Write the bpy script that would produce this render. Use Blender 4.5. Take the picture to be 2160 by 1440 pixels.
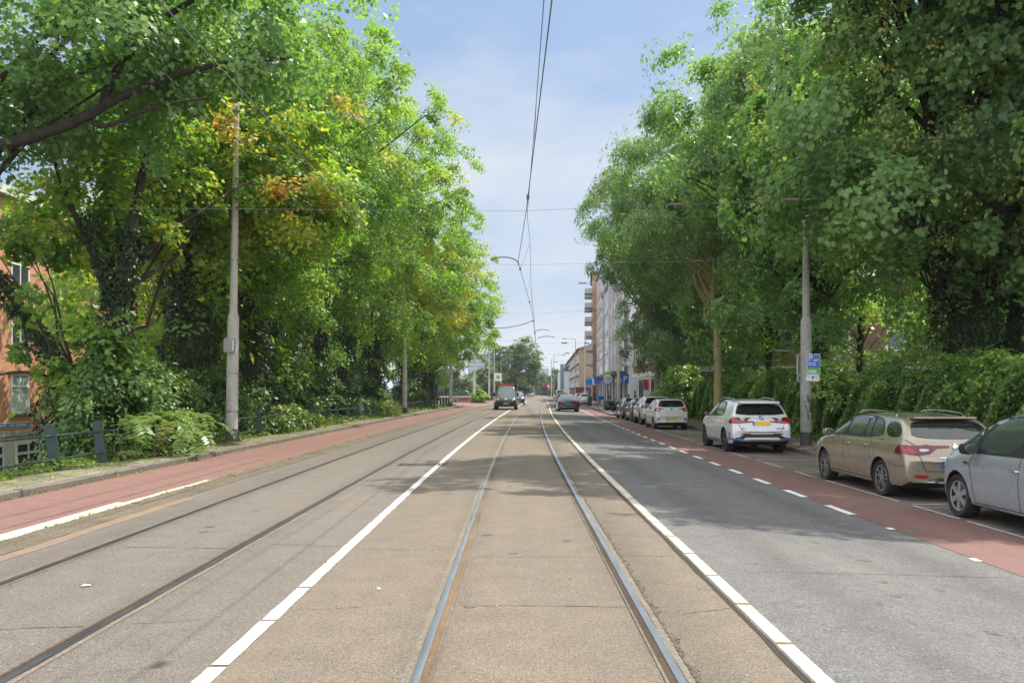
import bpy, bmesh, math, random
import numpy as np
from mathutils import Vector, Matrix, Euler
from mathutils.bvhtree import BVHTree
from mathutils.geometry import delaunay_2d_cdt

for o in list(bpy.data.objects):
    bpy.data.objects.remove(o)
SC = bpy.context.scene
COL = SC.collection
R = math.radians

# ------------------------------------------------------------------ camera
cam_data = bpy.data.cameras.new('camera')
cam = bpy.data.objects.new('camera', cam_data)
COL.objects.link(cam)
cam.location = (0, 0, 1.62)
cam.rotation_euler = (R(90), 0, 0)
cam_data.sensor_width = 36
cam_data.lens = 29.67
cam_data.shift_x = -11.5 / 2160
cam_data.shift_y = 106.0 / 2160
cam_data.clip_start = 0.1
cam_data.clip_end = 6000
SC.camera = cam

# ------------------------------------------------------------------ light
SUN_DIR = Vector((0.45, 0.36, 1.0)).normalized()
EL = math.asin(SUN_DIR.z)
AZ = math.atan2(SUN_DIR.x, SUN_DIR.y)
sl = bpy.data.lights.new('sun', 'SUN')
sl.energy = 4.2
sl.angle = R(0.55)
sl.color = (1.0, 0.93, 0.82)
sun = bpy.data.objects.new('sun', sl)
COL.objects.link(sun)
sun.rotation_euler = (-SUN_DIR).to_track_quat('-Z', 'Y').to_euler()

W = bpy.data.worlds.new('World')
SC.world = W
W.use_nodes = True
nt = W.node_tree
nt.nodes.clear()
def wn(t, **k):
    n = nt.nodes.new(t)
    for a, b in k.items():
        setattr(n, a, b)
    return n
sky = wn('ShaderNodeTexSky', sky_type='NISHITA', sun_disc=False, sun_elevation=EL, sun_rotation=AZ,
         air_density=1.0, dust_density=2.6, ozone_density=1.2)
tc = wn('ShaderNodeTexCoord')
mp = wn('ShaderNodeMapping')
mp.inputs['Scale'].default_value = (1.6, 1.6, 4.2)
nz = wn('ShaderNodeTexNoise')
nz.inputs['Scale'].default_value = 1.5
nz.inputs['Detail'].default_value = 7
nz.inputs['Roughness'].default_value = 0.55
sep = wn('ShaderNodeSeparateXYZ')
# more thin cloud low above the horizon than overhead
mr = wn('ShaderNodeMapRange')
mr.inputs[1].default_value = 0.05
mr.inputs[2].default_value = 0.42
mr.inputs[3].default_value = 0.31
mr.inputs[4].default_value = -0.05
ad = wn('ShaderNodeMath', operation='ADD')
cr = wn('ShaderNodeValToRGB')
cr.color_ramp.elements[0].position = 0.51
cr.color_ramp.elements[1].position = 0.80
cr.color_ramp.elements[0].color = (0, 0, 0, 1)
cr.color_ramp.elements[1].color = (.95, .95, .95, 1)
mx = wn('ShaderNodeMix', data_type='RGBA')
mx.inputs['B'].default_value = (5.4, 5.8, 6.3, 1)
hs = wn('ShaderNodeMix', data_type='RGBA', blend_type='MIX')
hs.inputs[0].default_value = 0.6
hs.inputs['B'].default_value = (2.6, 3.95, 6.05, 1)
bg = wn('ShaderNodeBackground')
bg.inputs[1].default_value = 0.094
wo = wn('ShaderNodeOutputWorld')
L_ = nt.links.new
L_(tc.outputs['Generated'], mp.inputs[0]); L_(mp.outputs[0], nz.inputs['Vector'])
L_(tc.outputs['Generated'], sep.inputs[0]); L_(sep.outputs['Z'], mr.inputs[0])
L_(nz.outputs['Fac'], ad.inputs[0]); L_(mr.outputs[0], ad.inputs[1]); L_(ad.outputs[0], cr.inputs[0])
L_(sky.outputs[0], hs.inputs['A']); L_(hs.outputs['Result'], mx.inputs['A'])
# unseen bright cloud added overhead and behind the camera to fill the shade
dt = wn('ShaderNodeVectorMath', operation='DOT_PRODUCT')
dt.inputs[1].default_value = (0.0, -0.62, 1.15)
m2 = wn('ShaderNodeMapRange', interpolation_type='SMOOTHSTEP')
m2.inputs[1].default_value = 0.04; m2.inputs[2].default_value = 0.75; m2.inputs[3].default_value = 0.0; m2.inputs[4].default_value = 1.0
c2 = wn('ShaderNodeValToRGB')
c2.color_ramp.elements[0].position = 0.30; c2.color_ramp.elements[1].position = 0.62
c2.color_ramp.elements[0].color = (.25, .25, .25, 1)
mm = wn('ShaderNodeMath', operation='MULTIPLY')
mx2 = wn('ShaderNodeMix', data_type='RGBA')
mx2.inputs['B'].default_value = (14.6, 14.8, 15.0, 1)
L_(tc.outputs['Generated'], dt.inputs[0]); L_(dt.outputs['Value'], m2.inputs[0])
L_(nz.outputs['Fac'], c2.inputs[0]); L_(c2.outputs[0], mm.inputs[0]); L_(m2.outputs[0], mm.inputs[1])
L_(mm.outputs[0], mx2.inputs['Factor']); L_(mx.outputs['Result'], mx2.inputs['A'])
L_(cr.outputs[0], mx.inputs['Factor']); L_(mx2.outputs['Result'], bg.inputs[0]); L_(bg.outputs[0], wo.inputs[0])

SC.view_settings.view_transform = 'Standard'
SC.view_settings.look = 'None'
SC.view_settings.exposure = 0.60
SC.view_settings.gamma = 1
SC.view_settings.use_curve_mapping = False
SC.render.engine = 'CYCLES'
cy = SC.cycles
cy.max_bounces = 9; cy.diffuse_bounces = 6; cy.glossy_bounces = 3; cy.transmission_bounces = 6
cy.transparent_max_bounces = 6; cy.volume_bounces = 0
cy.caustics_reflective = False; cy.caustics_refractive = False
cy.sample_clamp_indirect = 8
cy.use_denoising = True
try:
    cy.denoiser = 'OPENIMAGEDENOISE'
    cy.denoising_input_passes = 'RGB_ALBEDO_NORMAL'
    cy.denoising_prefilter = 'ACCURATE'
except Exception:
    pass

# ------------------------------------------------------------------ helpers
def tag(o, label=None, cat=None, group=None, kind=None):
    if label: o['label'] = label
    if cat: o['category'] = cat
    if group: o['group'] = group
    if kind: o['kind'] = kind
    return o

def empty(name, loc=(0, 0, 0), rz=0.0, label=None, cat=None, group=None):
    o = bpy.data.objects.new(name, None)
    o.empty_display_size = 0.2
    COL.objects.link(o)
    o.location = loc
    o.rotation_euler = (0, 0, rz)
    return tag(o, label, cat, group)

def link(name, me, mat=None, parent=None):
    o = bpy.data.objects.new(name, me)
    COL.objects.link(o)
    if mat is not None and len(me.materials) == 0:
        for m in (mat if isinstance(mat, (list, tuple)) else [mat]):
            me.materials.append(m)
    if parent: o.parent = parent
    return o

def copy_tree(o, parent=None):
    c = o.copy()
    COL.objects.link(c)
    if parent: c.parent = parent
    for ch in list(o.children):
        copy_tree(ch, c)
    return c

class MB:
    """collects simple shapes into one mesh"""
    def __init__(s):
        s.v = []; s.f = []; s.m = []; s.mi = 0
    def add(s, vs, fs):
        b = len(s.v)
        s.v += [tuple(v) for v in vs]
        s.f += [tuple(i + b for i in f) for f in fs]
        s.m += [s.mi] * len(fs)
        return s
    def mat(s, i):
        s.mi = i; return s
    def box(s, x0, x1, y0, y1, z0, z1, M=None):
        vs = [Vector(p) for p in ((x0,y0,z0),(x1,y0,z0),(x1,y1,z0),(x0,y1,z0),(x0,y0,z1),(x1,y0,z1),(x1,y1,z1),(x0,y1,z1))]
        if M is not None: vs = [M @ v for v in vs]
        return s.add(vs, [(0,3,2,1),(4,5,6,7),(0,1,5,4),(1,2,6,5),(2,3,7,6),(3,0,4,7)])
    def cbox(s, x0, x1, y0, y1, z0, z1, c=0.02, M=None):
        """box with chamfered edges"""
        bm = bmesh.new()
        bmesh.ops.create_cube(bm, size=1)
        for v in bm.verts:
            v.co = Vector(((x0+x1)/2 + v.co.x*(x1-x0), (y0+y1)/2 + v.co.y*(y1-y0), (z0+z1)/2 + v.co.z*(z1-z0)))
        bmesh.ops.bevel(bm, geom=list(bm.edges), offset=c, segments=2, affect='EDGES', profile=0.6)
        bm.verts.index_update()
        vs = [(M @ v.co if M is not None else v.co.copy()) for v in bm.verts]
        fs = [tuple(v.index for v in f.verts) for f in bm.faces]
        bm.free()
        return s.add(vs, fs)
    def tube(s, pts, rad, n=8, cap=True):
        pts = [Vector(p) for p in pts]
        if not isinstance(rad, (list, tuple)): rad = [rad] * len(pts)
        vs = []; fs = []
        up = None
        for i, p in enumerate(pts):
            d = (pts[min(i+1, len(pts)-1)] - pts[max(i-1, 0)]).normalized()
            if up is None:
                a = d.orthogonal().normalized()
            else:
                a = (up - d * up.dot(d))
                a = a.normalized() if a.length > 1e-6 else d.orthogonal().normalized()
            up = a
            b = d.cross(a)
            for k in range(n):
                t = 2 * math.pi * k / n
                vs.append(p + (a * math.cos(t) + b * math.sin(t)) * rad[i])
        for i in range(len(pts) - 1):
            for k in range(n):
                fs.append((i*n+k, i*n+(k+1) % n, (i+1)*n+(k+1) % n, (i+1)*n+k))
        if cap:
            fs.append(tuple(range(n-1, -1, -1)))
            fs.append(tuple((len(pts)-1)*n + k for k in range(n)))
        return s.add(vs, fs)
    def lathe(s, prof, n=24, M=None, axis='z', closed=False, cap=True):
        """prof: (r, h) pairs revolved round an axis"""
        vs = []; fs = []
        for (r, h) in prof:
            for k in range(n):
                t = 2 * math.pi * k / n
                c, q = r * math.cos(t), r * math.sin(t)
                p = Vector((c, q, h)) if axis == 'z' else (Vector((c, h, q)) if axis == 'y' else Vector((h, c, q)))
                vs.append(M @ p if M is not None else p)
        m = len(prof)
        for i in range(m - (0 if closed else 1)):
            j = (i + 1) % m
            for k in range(n):
                fs.append((i*n+k, i*n+(k+1) % n, j*n+(k+1) % n, j*n+k))
        if not closed and cap:
            if prof[0][0] > 1e-5: fs.append(tuple(range(n-1, -1, -1)))
            if prof[-1][0] > 1e-5: fs.append(tuple((m-1)*n+k for k in range(n)))
        return s.add(vs, fs)
    def prism(s, poly, axis, a, b, M=None):
        """2-D outline extruded along an axis from a to b"""
        def P(u, v, w):
            p = Vector((w, u, v)) if axis == 'x' else (Vector((u, w, v)) if axis == 'y' else Vector((u, v, w)))
            return M @ p if M is not None else p
        n = len(poly)
        vs = [P(u, v, a) for u, v in poly] + [P(u, v, b) for u, v in poly]
        fs = [tuple(range(n-1, -1, -1)), tuple(range(n, 2*n))] + [(i, (i+1) % n, (i+1) % n + n, i+n) for i in range(n)]
        return s.add(vs, fs)
    def build(s, name, mat, parent=None, smooth=False, fixn=True):
        me = bpy.data.meshes.new(name)
        me.from_pydata(s.v, [], s.f)
        if isinstance(mat, (list, tuple)):
            for m in mat: me.materials.append(m)
            me.polygons.foreach_set('material_index', s.m)
        else:
            me.materials.append(mat)
        if fixn:
            bm = bmesh.new(); bm.from_mesh(me)
            bmesh.ops.recalc_face_normals(bm, faces=bm.faces)
            bm.to_mesh(me); bm.free()
        if smooth:
            me.shade_smooth()
            if smooth != 'all':
                try: me.set_sharp_from_angle(angle=R(40))
                except Exception: pass
        me.update()
        return link(name, me, None, parent)

# ------------------------------------------------------------------ materials
def nmat(name):
    m = bpy.data.materials.new(name)
    m.use_nodes = True
    t = m.node_tree
    return m, t, t.nodes['Principled BSDF']

def N(t, typ, **k):
    n = t.nodes.new(typ)
    for a, b in k.items(): setattr(n, a, b)
    return n

def simple(name, col, rough=0.6, metal=0.0, coat=0.0, emit=None, spec=0.5):
    m, t, p = nmat(name)
    p.inputs['Base Color'].default_value = (*col, 1)
    p.inputs['Roughness'].default_value = rough
    p.inputs['Metallic'].default_value = metal
    p.inputs['Specular IOR Level'].default_value = spec
    if coat:
        p.inputs['Coat Weight'].default_value = coat
        p.inputs['Coat Roughness'].default_value = 0.04
    if emit:
        p.inputs['Emission Color'].default_value = (*emit[0], 1)
        p.inputs['Emission Strength'].default_value = emit[1]
    return m

def ramp(t, stops):
    r = N(t, 'ShaderNodeValToRGB')
    e = r.color_ramp.elements
    while len(e) < len(stops): e.new(0.5)
    for i, (p, c) in enumerate(stops):
        e[i].position = p
        e[i].color = (*c, 1) if len(c) == 3 else c
    return r

def mixc(t, a, b, f, mode='MIX'):
    m = N(t, 'ShaderNodeMix', data_type='RGBA', blend_type=mode)
    for s, v in (('A', a), ('B', b), (0, f)):
        if hasattr(v, 'links') or hasattr(v, 'is_linked'):
            t.links.new(v, m.inputs[s])
        elif isinstance(v, (int, float)):
            m.inputs[s].default_value = v
        else:
            m.inputs[s].default_value = (*v, 1) if len(v) == 3 else v
    return m.outputs['Result']

def noise(t, scale, detail=4, rough=0.55, vec=None, stretch=None, kind='ShaderNodeTexNoise'):
    n = N(t, kind)
    n.inputs['Scale'].default_value = scale
    if kind == 'ShaderNodeTexNoise':
        n.inputs['Detail'].default_value = detail
        n.inputs['Roughness'].default_value = rough
    if vec is None:
        vec = N(t, 'ShaderNodeTexCoord').outputs['Object']
    if stretch:
        mpn = N(t, 'ShaderNodeMapping')
        mpn.inputs['Scale'].default_value = stretch
        t.links.new(vec, mpn.inputs[0]); vec = mpn.outputs[0]
    t.links.new(vec, n.inputs['Vector'])
    return n

def bumpn(t, p, h, strength, dist=0.01):
    b = N(t, 'ShaderNodeBump')
    b.inputs['Strength'].default_value = strength
    b.inputs['Distance'].default_value = dist
    t.links.new(h, b.inputs['Height']); t.links.new(b.outputs[0], p.inputs['Normal'])

def speckled(name, a, b, big=0.35, fine=110, rough=0.85, bump=0.35, grit=0.35, stain=None, stretch=(1, 0.25, 1), k=0.66):
    """mineral surface: broad patches, grit, optional stains"""
    a = tuple(c * k for c in a); b = tuple(c * k for c in b)
    if stain: stain = (tuple(c * k for c in stain[0]),) + tuple(stain[1:])
    m, t, p = nmat(name)
    n1 = noise(t, big, 6, 0.6, stretch=stretch)
    r1 = ramp(t, [(0.33, a), (0.67, b)])
    t.links.new(n1.outputs['Fac'], r1.inputs[0])
    n2 = noise(t, fine, 3, 0.8)
    r2 = ramp(t, [(0.32, (1 - grit,) * 3), (0.5, (1.0,) * 3), (0.72, (1 + grit * 1.3,) * 3)])
    t.links.new(n2.outputs['Fac'], r2.inputs[0])
    c = mixc(t, r1.outputs[0], r2.outputs[0], 1.0, 'MULTIPLY')
    n4 = noise(t, fine * 0.35, 2, 0.6)
    r4 = ramp(t, [(0.35, (.86,) * 3), (0.65, (1.12,) * 3)])
    t.links.new(n4.outputs['Fac'], r4.inputs[0])
    c = mixc(t, c, r4.outputs[0], 1.0, 'MULTIPLY')
    n5 = noise(t, 3.2, 5, .6)
    r5 = ramp(t, [(0.32, (.90,) * 3), (0.68, (1.09,) * 3)])
    t.links.new(n5.outputs['Fac'], r5.inputs[0])
    c = mixc(t, c, r5.outputs[0], 1.0, 'MULTIPLY')
    if stain:
        n3 = noise(t, stain[1], 5, 0.62, stretch=stretch)
        r3 = ramp(t, [(stain[2], (0, 0, 0)), (stain[3], (1, 1, 1))])
        t.links.new(n3.outputs['Fac'], r3.inputs[0])
        c = mixc(t, c, stain[0], r3.outputs[0])
    t.links.new(c, p.inputs['Base Color'])
    p.inputs['Roughness'].default_value = rough
    p.inputs['Specular IOR Level'].default_value = 0.3
    bumpn(t, p, n2.outputs['Fac'], bump, 0.006)
    return m

def bricks(name, a, b, mortar, w, h, msize=0.012, rough=0.85, axes='yz', bump=0.4, offset=0.5, dirt=0.25):
    """brick or paver courses; axes picks which object axes run along and across"""
    m, t, p = nmat(name)
    tcn = N(t, 'ShaderNodeTexCoord')
    se = N(t, 'ShaderNodeSeparateXYZ'); t.links.new(tcn.outputs['Object'], se.inputs[0])
    co = N(t, 'ShaderNodeCombineXYZ')
    i = {'x': 0, 'y': 1, 'z': 2}
    t.links.new(se.outputs[i[axes[0]]], co.inputs[0]); t.links.new(se.outputs[i[axes[1]]], co.inputs[1])
    br = N(t, 'ShaderNodeTexBrick')
    br.offset = offset
    br.inputs['Color1'].default_value = (*a, 1); br.inputs['Color2'].default_value = (*b, 1)
    br.inputs['Mortar'].default_value = (*mortar, 1)
    br.inputs['Scale'].default_value = 1
    br.inputs['Brick Width'].default_value = w; br.inputs['Row Height'].default_value = h
    br.inputs['Mortar Size'].default_value = msize
    br.inputs['Mortar Smooth'].default_value = 0.3
    br.inputs['Bias'].default_value = 0.0
    t.links.new(co.outputs[0], br.inputs['Vector'])
    n = noise(t, 1.1, 6, 0.65)
    r = ramp(t, [(0.3, (1 - dirt,) * 3), (0.7, (1 + dirt * 0.6,) * 3)])
    t.links.new(n.outputs['Fac'], r.inputs[0])
    c = mixc(t, br.outputs['Color'], r.outputs[0], 1.0, 'MULTIPLY')
    n2 = noise(t, 45, 3, 0.7)
    r2 = ramp(t, [(0.3, (.8,) * 3), (0.7, (1.18,) * 3)])
    t.links.new(n2.outputs['Fac'], r2.inputs[0])
    c = mixc(t, c, r2.outputs[0], 1.0, 'MULTIPLY')
    t.links.new(c, p.inputs['Base Color'])
    p.inputs['Roughness'].default_value = rough
    p.inputs['Specular IOR Level'].default_value = 0.25
    inv = N(t, 'ShaderNodeMath', operation='SUBTRACT'); inv.inputs[0].default_value = 1
    t.links.new(br.outputs['Fac'], inv.inputs[1])
    bumpn(t, p, inv.outputs[0], bump, 0.01)
    return m

def weathered(name, a, b, scale=6, rough=0.7, metal=0.0, stretch=(1, 1, 0.25), dark=None, bump=0.15, coat=0.0):
    m, t, p = nmat(name)
    n = noise(t, scale, 6, 0.62, stretch=stretch)
    r = ramp(t, [(0.32, a), (0.66, b)])
    t.links.new(n.outputs['Fac'], r.inputs[0])
    c = r.outputs[0]
    if dark:
        n2 = noise(t, scale * 4, 4, 0.7)
        r2 = ramp(t, [(dark[1], (1, 1, 1)), (dark[1] + 0.1, (0, 0, 0))])
        t.links.new(n2.outputs['Fac'], r2.inputs[0])
        c = mixc(t, c, dark[0], r2.outputs[0])
    t.links.new(c, p.inputs['Base Color'])
    p.inputs['Roughness'].default_value = rough
    p.inputs['Metallic'].default_value = metal
    if coat: p.inputs['Coat Weight'].default_value = coat
    bumpn(t, p, n.outputs['Fac'], bump, 0.01)
    return m

def leafmat(name, stops, trans=0.42, rough=0.42, spec=0.35, tcol=1.25):
    """leaf colour runs along the per-leaf tint; light passes through the blade"""
    m, t, p = nmat(name)
    at = N(t, 'ShaderNodeAttribute', attribute_name='tint')
    r = ramp(t, stops)
    t.links.new(at.outputs['Fac'], r.inputs[0])
    t.links.new(r.outputs[0], p.inputs['Base Color'])
    p.inputs['Roughness'].default_value = rough
    p.inputs['Specular IOR Level'].default_value = spec
    tr = N(t, 'ShaderNodeBsdfTranslucent')
    tcx = mixc(t, r.outputs[0], (tcol * 1.05, tcol * 1.15, tcol * 0.5), 1.0, 'MULTIPLY')
    t.links.new(tcx, tr.inputs['Color'])
    ms = N(t, 'ShaderNodeMixShader'); ms.inputs[0].default_value = trans
    out = t.nodes['Material Output']
    t.links.new(p.outputs[0], ms.inputs[1]); t.links.new(tr.outputs[0], ms.inputs[2])
    t.links.new(ms.outputs[0], out.inputs['Surface'])
    return m

# ------------------------------------------------------------------ the street's gentle bend
_ck = [(-60, 0), (18, 0), (27.7, .09), (35.6, .2), (53, .53), (72, 1.07), (99, 2.0), (131, 3.0), (160, 3.7), (192, 4.4),
       (250, 5.6), (400, 8.7), (1500, 30)]
_cy = np.arange(-60, 1200, 1.0)
_cv = np.interp(_cy, [k[0] for k in _ck], [k[1] for k in _ck])
_kern = np.ones(13) / 13
_cv = np.concatenate([_cv[:6], np.convolve(_cv, _kern, 'valid'), _cv[-6:]])
def C(y):
    return float(np.interp(y, _cy, _cv))
def zroad(s):
    return float(np.interp(s, [-5.2, 1.7, 4.8, 6.25, 8.3], [0, -0.0, -0.13, -0.19, -0.21]))
# ================================================================== GROUND, ROAD, TRACKS
M_tram = speckled('tram bed asphalt', (.272, .222, .168), (.226, .194, .158), big=.42, fine=70, grit=.66, bump=.5,
                  stain=((.33, .245, .16), .5, .54, .82))
M_traml = speckled('left tram bed asphalt', (.246, .214, .180), (.210, .190, .166), big=.42, fine=70, grit=.66, bump=.5,
                  stain=((.30, .235, .165), .5, .60, .84))
M_lane = speckled('grey lane asphalt', (.218, .212, .205), (.186, .184, .182), big=.3, fine=75, grit=.62, bump=.5,
                  stain=((.30, .28, .25), .35, .56, .85))
def wheelpaths(m, xs, width, amt):
    t = m.node_tree; p = t.nodes['Principled BSDF']
    src = p.inputs['Base Color'].links[0].from_socket
    se = N(t, 'ShaderNodeSeparateXYZ'); t.links.new(N(t, 'ShaderNodeTexCoord').outputs['Object'], se.inputs[0])
    nn = noise(t, .8, 4, .6, stretch=(1, .12, 1))
    tot = None
    for x in xs:
        d = N(t, 'ShaderNodeMath', operation='SUBTRACT'); t.links.new(se.outputs[0], d.inputs[0]); d.inputs[1].default_value = x
        a = N(t, 'ShaderNodeMath', operation='ABSOLUTE'); t.links.new(d.outputs[0], a.inputs[0])
        r = N(t, 'ShaderNodeMapRange', interpolation_type='SMOOTHSTEP'); t.links.new(a.outputs[0], r.inputs[0])
        r.inputs[1].default_value = 0; r.inputs[2].default_value = width; r.inputs[3].default_value = 1; r.inputs[4].default_value = 0
        if tot is None: tot = r.outputs[0]
        else:
            q = N(t, 'ShaderNodeMath', operation='ADD'); t.links.new(tot, q.inputs[0]); t.links.new(r.outputs[0], q.inputs[1]); tot = q.outputs[0]
    q = N(t, 'ShaderNodeMath', operation='MULTIPLY'); t.links.new(tot, q.inputs[0]); t.links.new(nn.outputs['Fac'], q.inputs[1])
    q2 = N(t, 'ShaderNodeMath', operation='MULTIPLY'); t.links.new(q.outputs[0], q2.inputs[0]); q2.inputs[1].default_value = amt * 2
    c = mixc(t, src, (.45, .44, .43), q2.outputs[0], 'MULTIPLY')
    t.links.new(c, p.inputs['Base Color'])
wheelpaths(M_lane, (2.55, 4.15), .42, .30)
wheelpaths(M_tram, (-.55, .9, 1.15), .35, .26)
wheelpaths(M_traml, (-4.35, -2.9, -4.7), .38, .26)
M_red = speckled('red cycle asphalt', (.335, .185, .155), (.275, .160, .138), big=.5, fine=110, grit=.35, bump=.3,
                 stain=((.33, .21, .18), .8, .55, .8))
M_redr = speckled('dull red cycle asphalt', (.30, .168, .145), (.25, .148, .130), big=.5, fine=110, grit=.35, bump=.3,
                  stain=((.27, .17, .14), .8, .55, .8))
M_kerb = speckled('kerb concrete', (.27, .245, .21), (.20, .18, .155), big=1.2, fine=60, grit=.3, bump=.3, stretch=(1, 1, 1))
M_moss = speckled('mossy gutter', (.235, .195, .145), (.165, .135, .095), big=1.5, fine=50, grit=.5, bump=.8, stain=((.12, .12, .055), 2.6, .58, .72), stretch=(1, .5, 1))
M_rust = speckled('rusty dust', (.34, .25, .165), (.29, .225, .165), big=1.2, fine=90, grit=.3, stretch=(1, .4, 1))
M_walkl = bricks('weedy paving', (.26, .225, .165), (.20, .18, .135), (.11, .12, .05), .30, .30, .014, axes='yx', bump=.6, dirt=.4)
M_bay = bricks('bay pavers', (.225, .185, .15), (.165, .14, .12), (.09, .08, .06), .20, .10, .008, axes='xy', bump=.5, dirt=.4)
M_walkr = bricks('brown paving', (.215, .165, .135), (.16, .13, .11), (.09, .08, .06), .21, .07, .007, axes='yx', bump=.5, dirt=.4)
M_tile = bricks('grey paving tiles', (.33, .33, .325), (.28, .28, .28), (.14, .135, .12), .30, .30, .008, axes='yx', bump=.3, dirt=.25)
M_white = speckled('white road paint', (.80, .79, .75), (.68, .66, .61), big=1.8, fine=60, grit=.14, bump=.15, stain=((.42, .38, .32), 5, .57, .74), k=.95)
M_cream = speckled('cream kerb paint', (.66, .61, .48), (.50, .455, .36), big=2.0, fine=60, grit=.2, bump=.2, stain=((.32, .27, .20), 4.0, .52, .72), k=.95)
M_worn = speckled('worn white paint', (.52, .50, .46), (.34, .31, .27), big=3.0, fine=60, grit=.3, bump=.2, stretch=(1, 1, 1), k=.95)
M_soil = speckled('bank soil', (.10, .085, .05), (.07, .06, .035), big=.8, fine=25, grit=.5, bump=.8, stain=((.06, .075, .025), .8, .45, .6), stretch=(1, 1, 1))
M_lower = speckled('lower street paving', (.20, .19, .18), (.16, .15, .14), big=.6, fine=30, grit=.3)
M_crackshadow = simple('crack and wire shadow', (.035, .03, .025), .95)  # also colours the painted wire shadow lines
m, t, p = nmat('polished rail')
n = noise(t, 3, 5, .6, stretch=(6, .5, 6)); r = ramp(t, [(.3, (.23, .25, .285)), (.7, (.36, .385, .42))])
t.links.new(n.outputs['Fac'], r.inputs[0]); t.links.new(r.outputs[0], p.inputs['Base Color'])
p.inputs['Metallic'].default_value = .75; p.inputs['Roughness'].default_value = .38
M_rail = m
M_railold = weathered('dull rail', (.060, .062, .068), (.115, .12, .13), 5, .45, .6, (4, .4, 4))
M_groove = speckled('rail groove dirt', (.10, .07, .045), (.06, .045, .035), big=3, fine=90, grit=.4)
M_groover = speckled('rusty groove', (.30, .19, .10), (.20, .13, .075), big=3, fine=80, grit=.35)
M_lip = speckled('rail lip', (.26, .22, .17), (.17, .14, .11), big=3, fine=60, grit=.3)
M_joint = speckled('rail sealing joint', (.29, .255, .20), (.23, .20, .155), big=2, fine=60, grit=.35)

def ys(y0, y1, step=1.5):
    n_ = max(1, int(math.ceil((y1 - y0) / step)))
    return [y0 + (y1 - y0) * i / n_ for i in range(n_ + 1)]

def strip(mb, prof, y0, y1, step=1.5, wob=0.0, seed=0, close=False):
    """sweep a cross profile [(s, z), ...] along the street"""
    rn = random.Random(seed)
    Y = ys(y0, y1, step)
    n_ = len(prof)
    vs = []
    for y in Y:
        c = C(y)
        for (s, z) in prof:
            vs.append((s + c + (rn.uniform(-wob, wob) if wob else 0), y, z))
    fs = []
    for i in range(len(Y) - 1):
        for k in range(n_ - 1):
            fs.append((i*n_+k, i*n_+k+1, (i+1)*n_+k+1, (i+1)*n_+k))
    if close:
        fs.append(tuple(range(n_))); fs.append(tuple((len(Y)-1)*n_ + k for k in reversed(range(n_))))
    mb.add(vs, fs)
    return mb

def surf(name, prof, y0, y1, mat, step=1.5, **k):
    o = strip(MB(), prof, y0, y1, step, **k).build(name, mat, fixn=False)
    return tag(o, kind='structure')

def zl(lst, off=0.0):
    return [(s, zroad(s) + off) for s in lst]

# --- terrain: one sheet to the horizon; the street runs on a low embankment on the left
tm = MB()
Yt = [-80, -30, 0, 15, 30, 45, 60, 75, 88, 94, 100, 112, 130, 160, 200, 260, 340, 450, 600, 900, 1500, 3000]
St = [-2500, -500, -120, -60, -32, -24, -18, -13.5, -10.6, -9.35, -7.9, -5, 0, 5, 8.4, 10, 12, 20, 60, 200, 700, 2500]
vs = []
for y in Yt:
    d = np.interp(y, [88, 112], [1, 0])
    for s in St:
        zb = np.interp(s, [-18, -13.5, -10.6, -9.35], [-3.6, -2.6, -0.75, -0.02]) * d + (-.3 if s > -9.2 else -0.12 * (1 - d))
        if s > 9: zb = -.16
        vs.append((s + C(y), y, float(zb)))
fs = []
k_ = len(St)
for i in range(len(Yt) - 1):
    for j in range(k_ - 1):
        fs.append((i*k_+j, i*k_+j+1, (i+1)*k_+j+1, (i+1)*k_+j))
tag(tm.add(vs, fs).build('ground', M_soil, fixn=False), kind='structure')
# lower street on the left
tag(MB().box(-60, -17.5, -30, 90, -3.58, -3.54).build('lower_street', M_lower), kind='structure')

# --- carriageway sheets
surf('tram_road', zl([-5.22, -3.6, -1.76]), -30, 420, M_traml)
surf('tram_road', zl([-1.76, 0, 1.66]), -30, 420, M_tram)
surf('traffic_lane', zl([1.74, 3.2, 4.84]), -30, 420, M_lane)
surf('cycle_lane', zl([4.78, 5.6, 6.24], .004), -30, 420, M_redr)
surf('cycle_path', [(-7.64, 0.0), (-6.6, .01), (-5.5, .004)], -30, 420, M_red)
surf('red_plaza', [(-24, .012), (-16, .012), (-7.6, .012)], 93, 150, M_red)
surf('parking_bay', zl([6.2, 7.2, 8.34], -.003), -30, 64.5, M_bay)
surf('parking_bay', zl([6.2, 7.2, 8.34], -.003), 102, 135, M_bay)
# --- pavements
surf('pavement', [(-9.45, .06), (-8.6, .10), (-7.80, .105)], -30, 93, M_walkl)
surf('pavement', [(8.46, -.088), (9.4, -.075), (10.9, -.06)], -30, 64.5, M_walkr)
surf('pavement', [(6.38, -.075), (9, -.06), (14.5, -.05)], 64.5, 102, M_tile)
surf('pavement', [(8.46, -.075), (11, -.06), (16, -.05)], 102, 420, M_tile)
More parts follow.
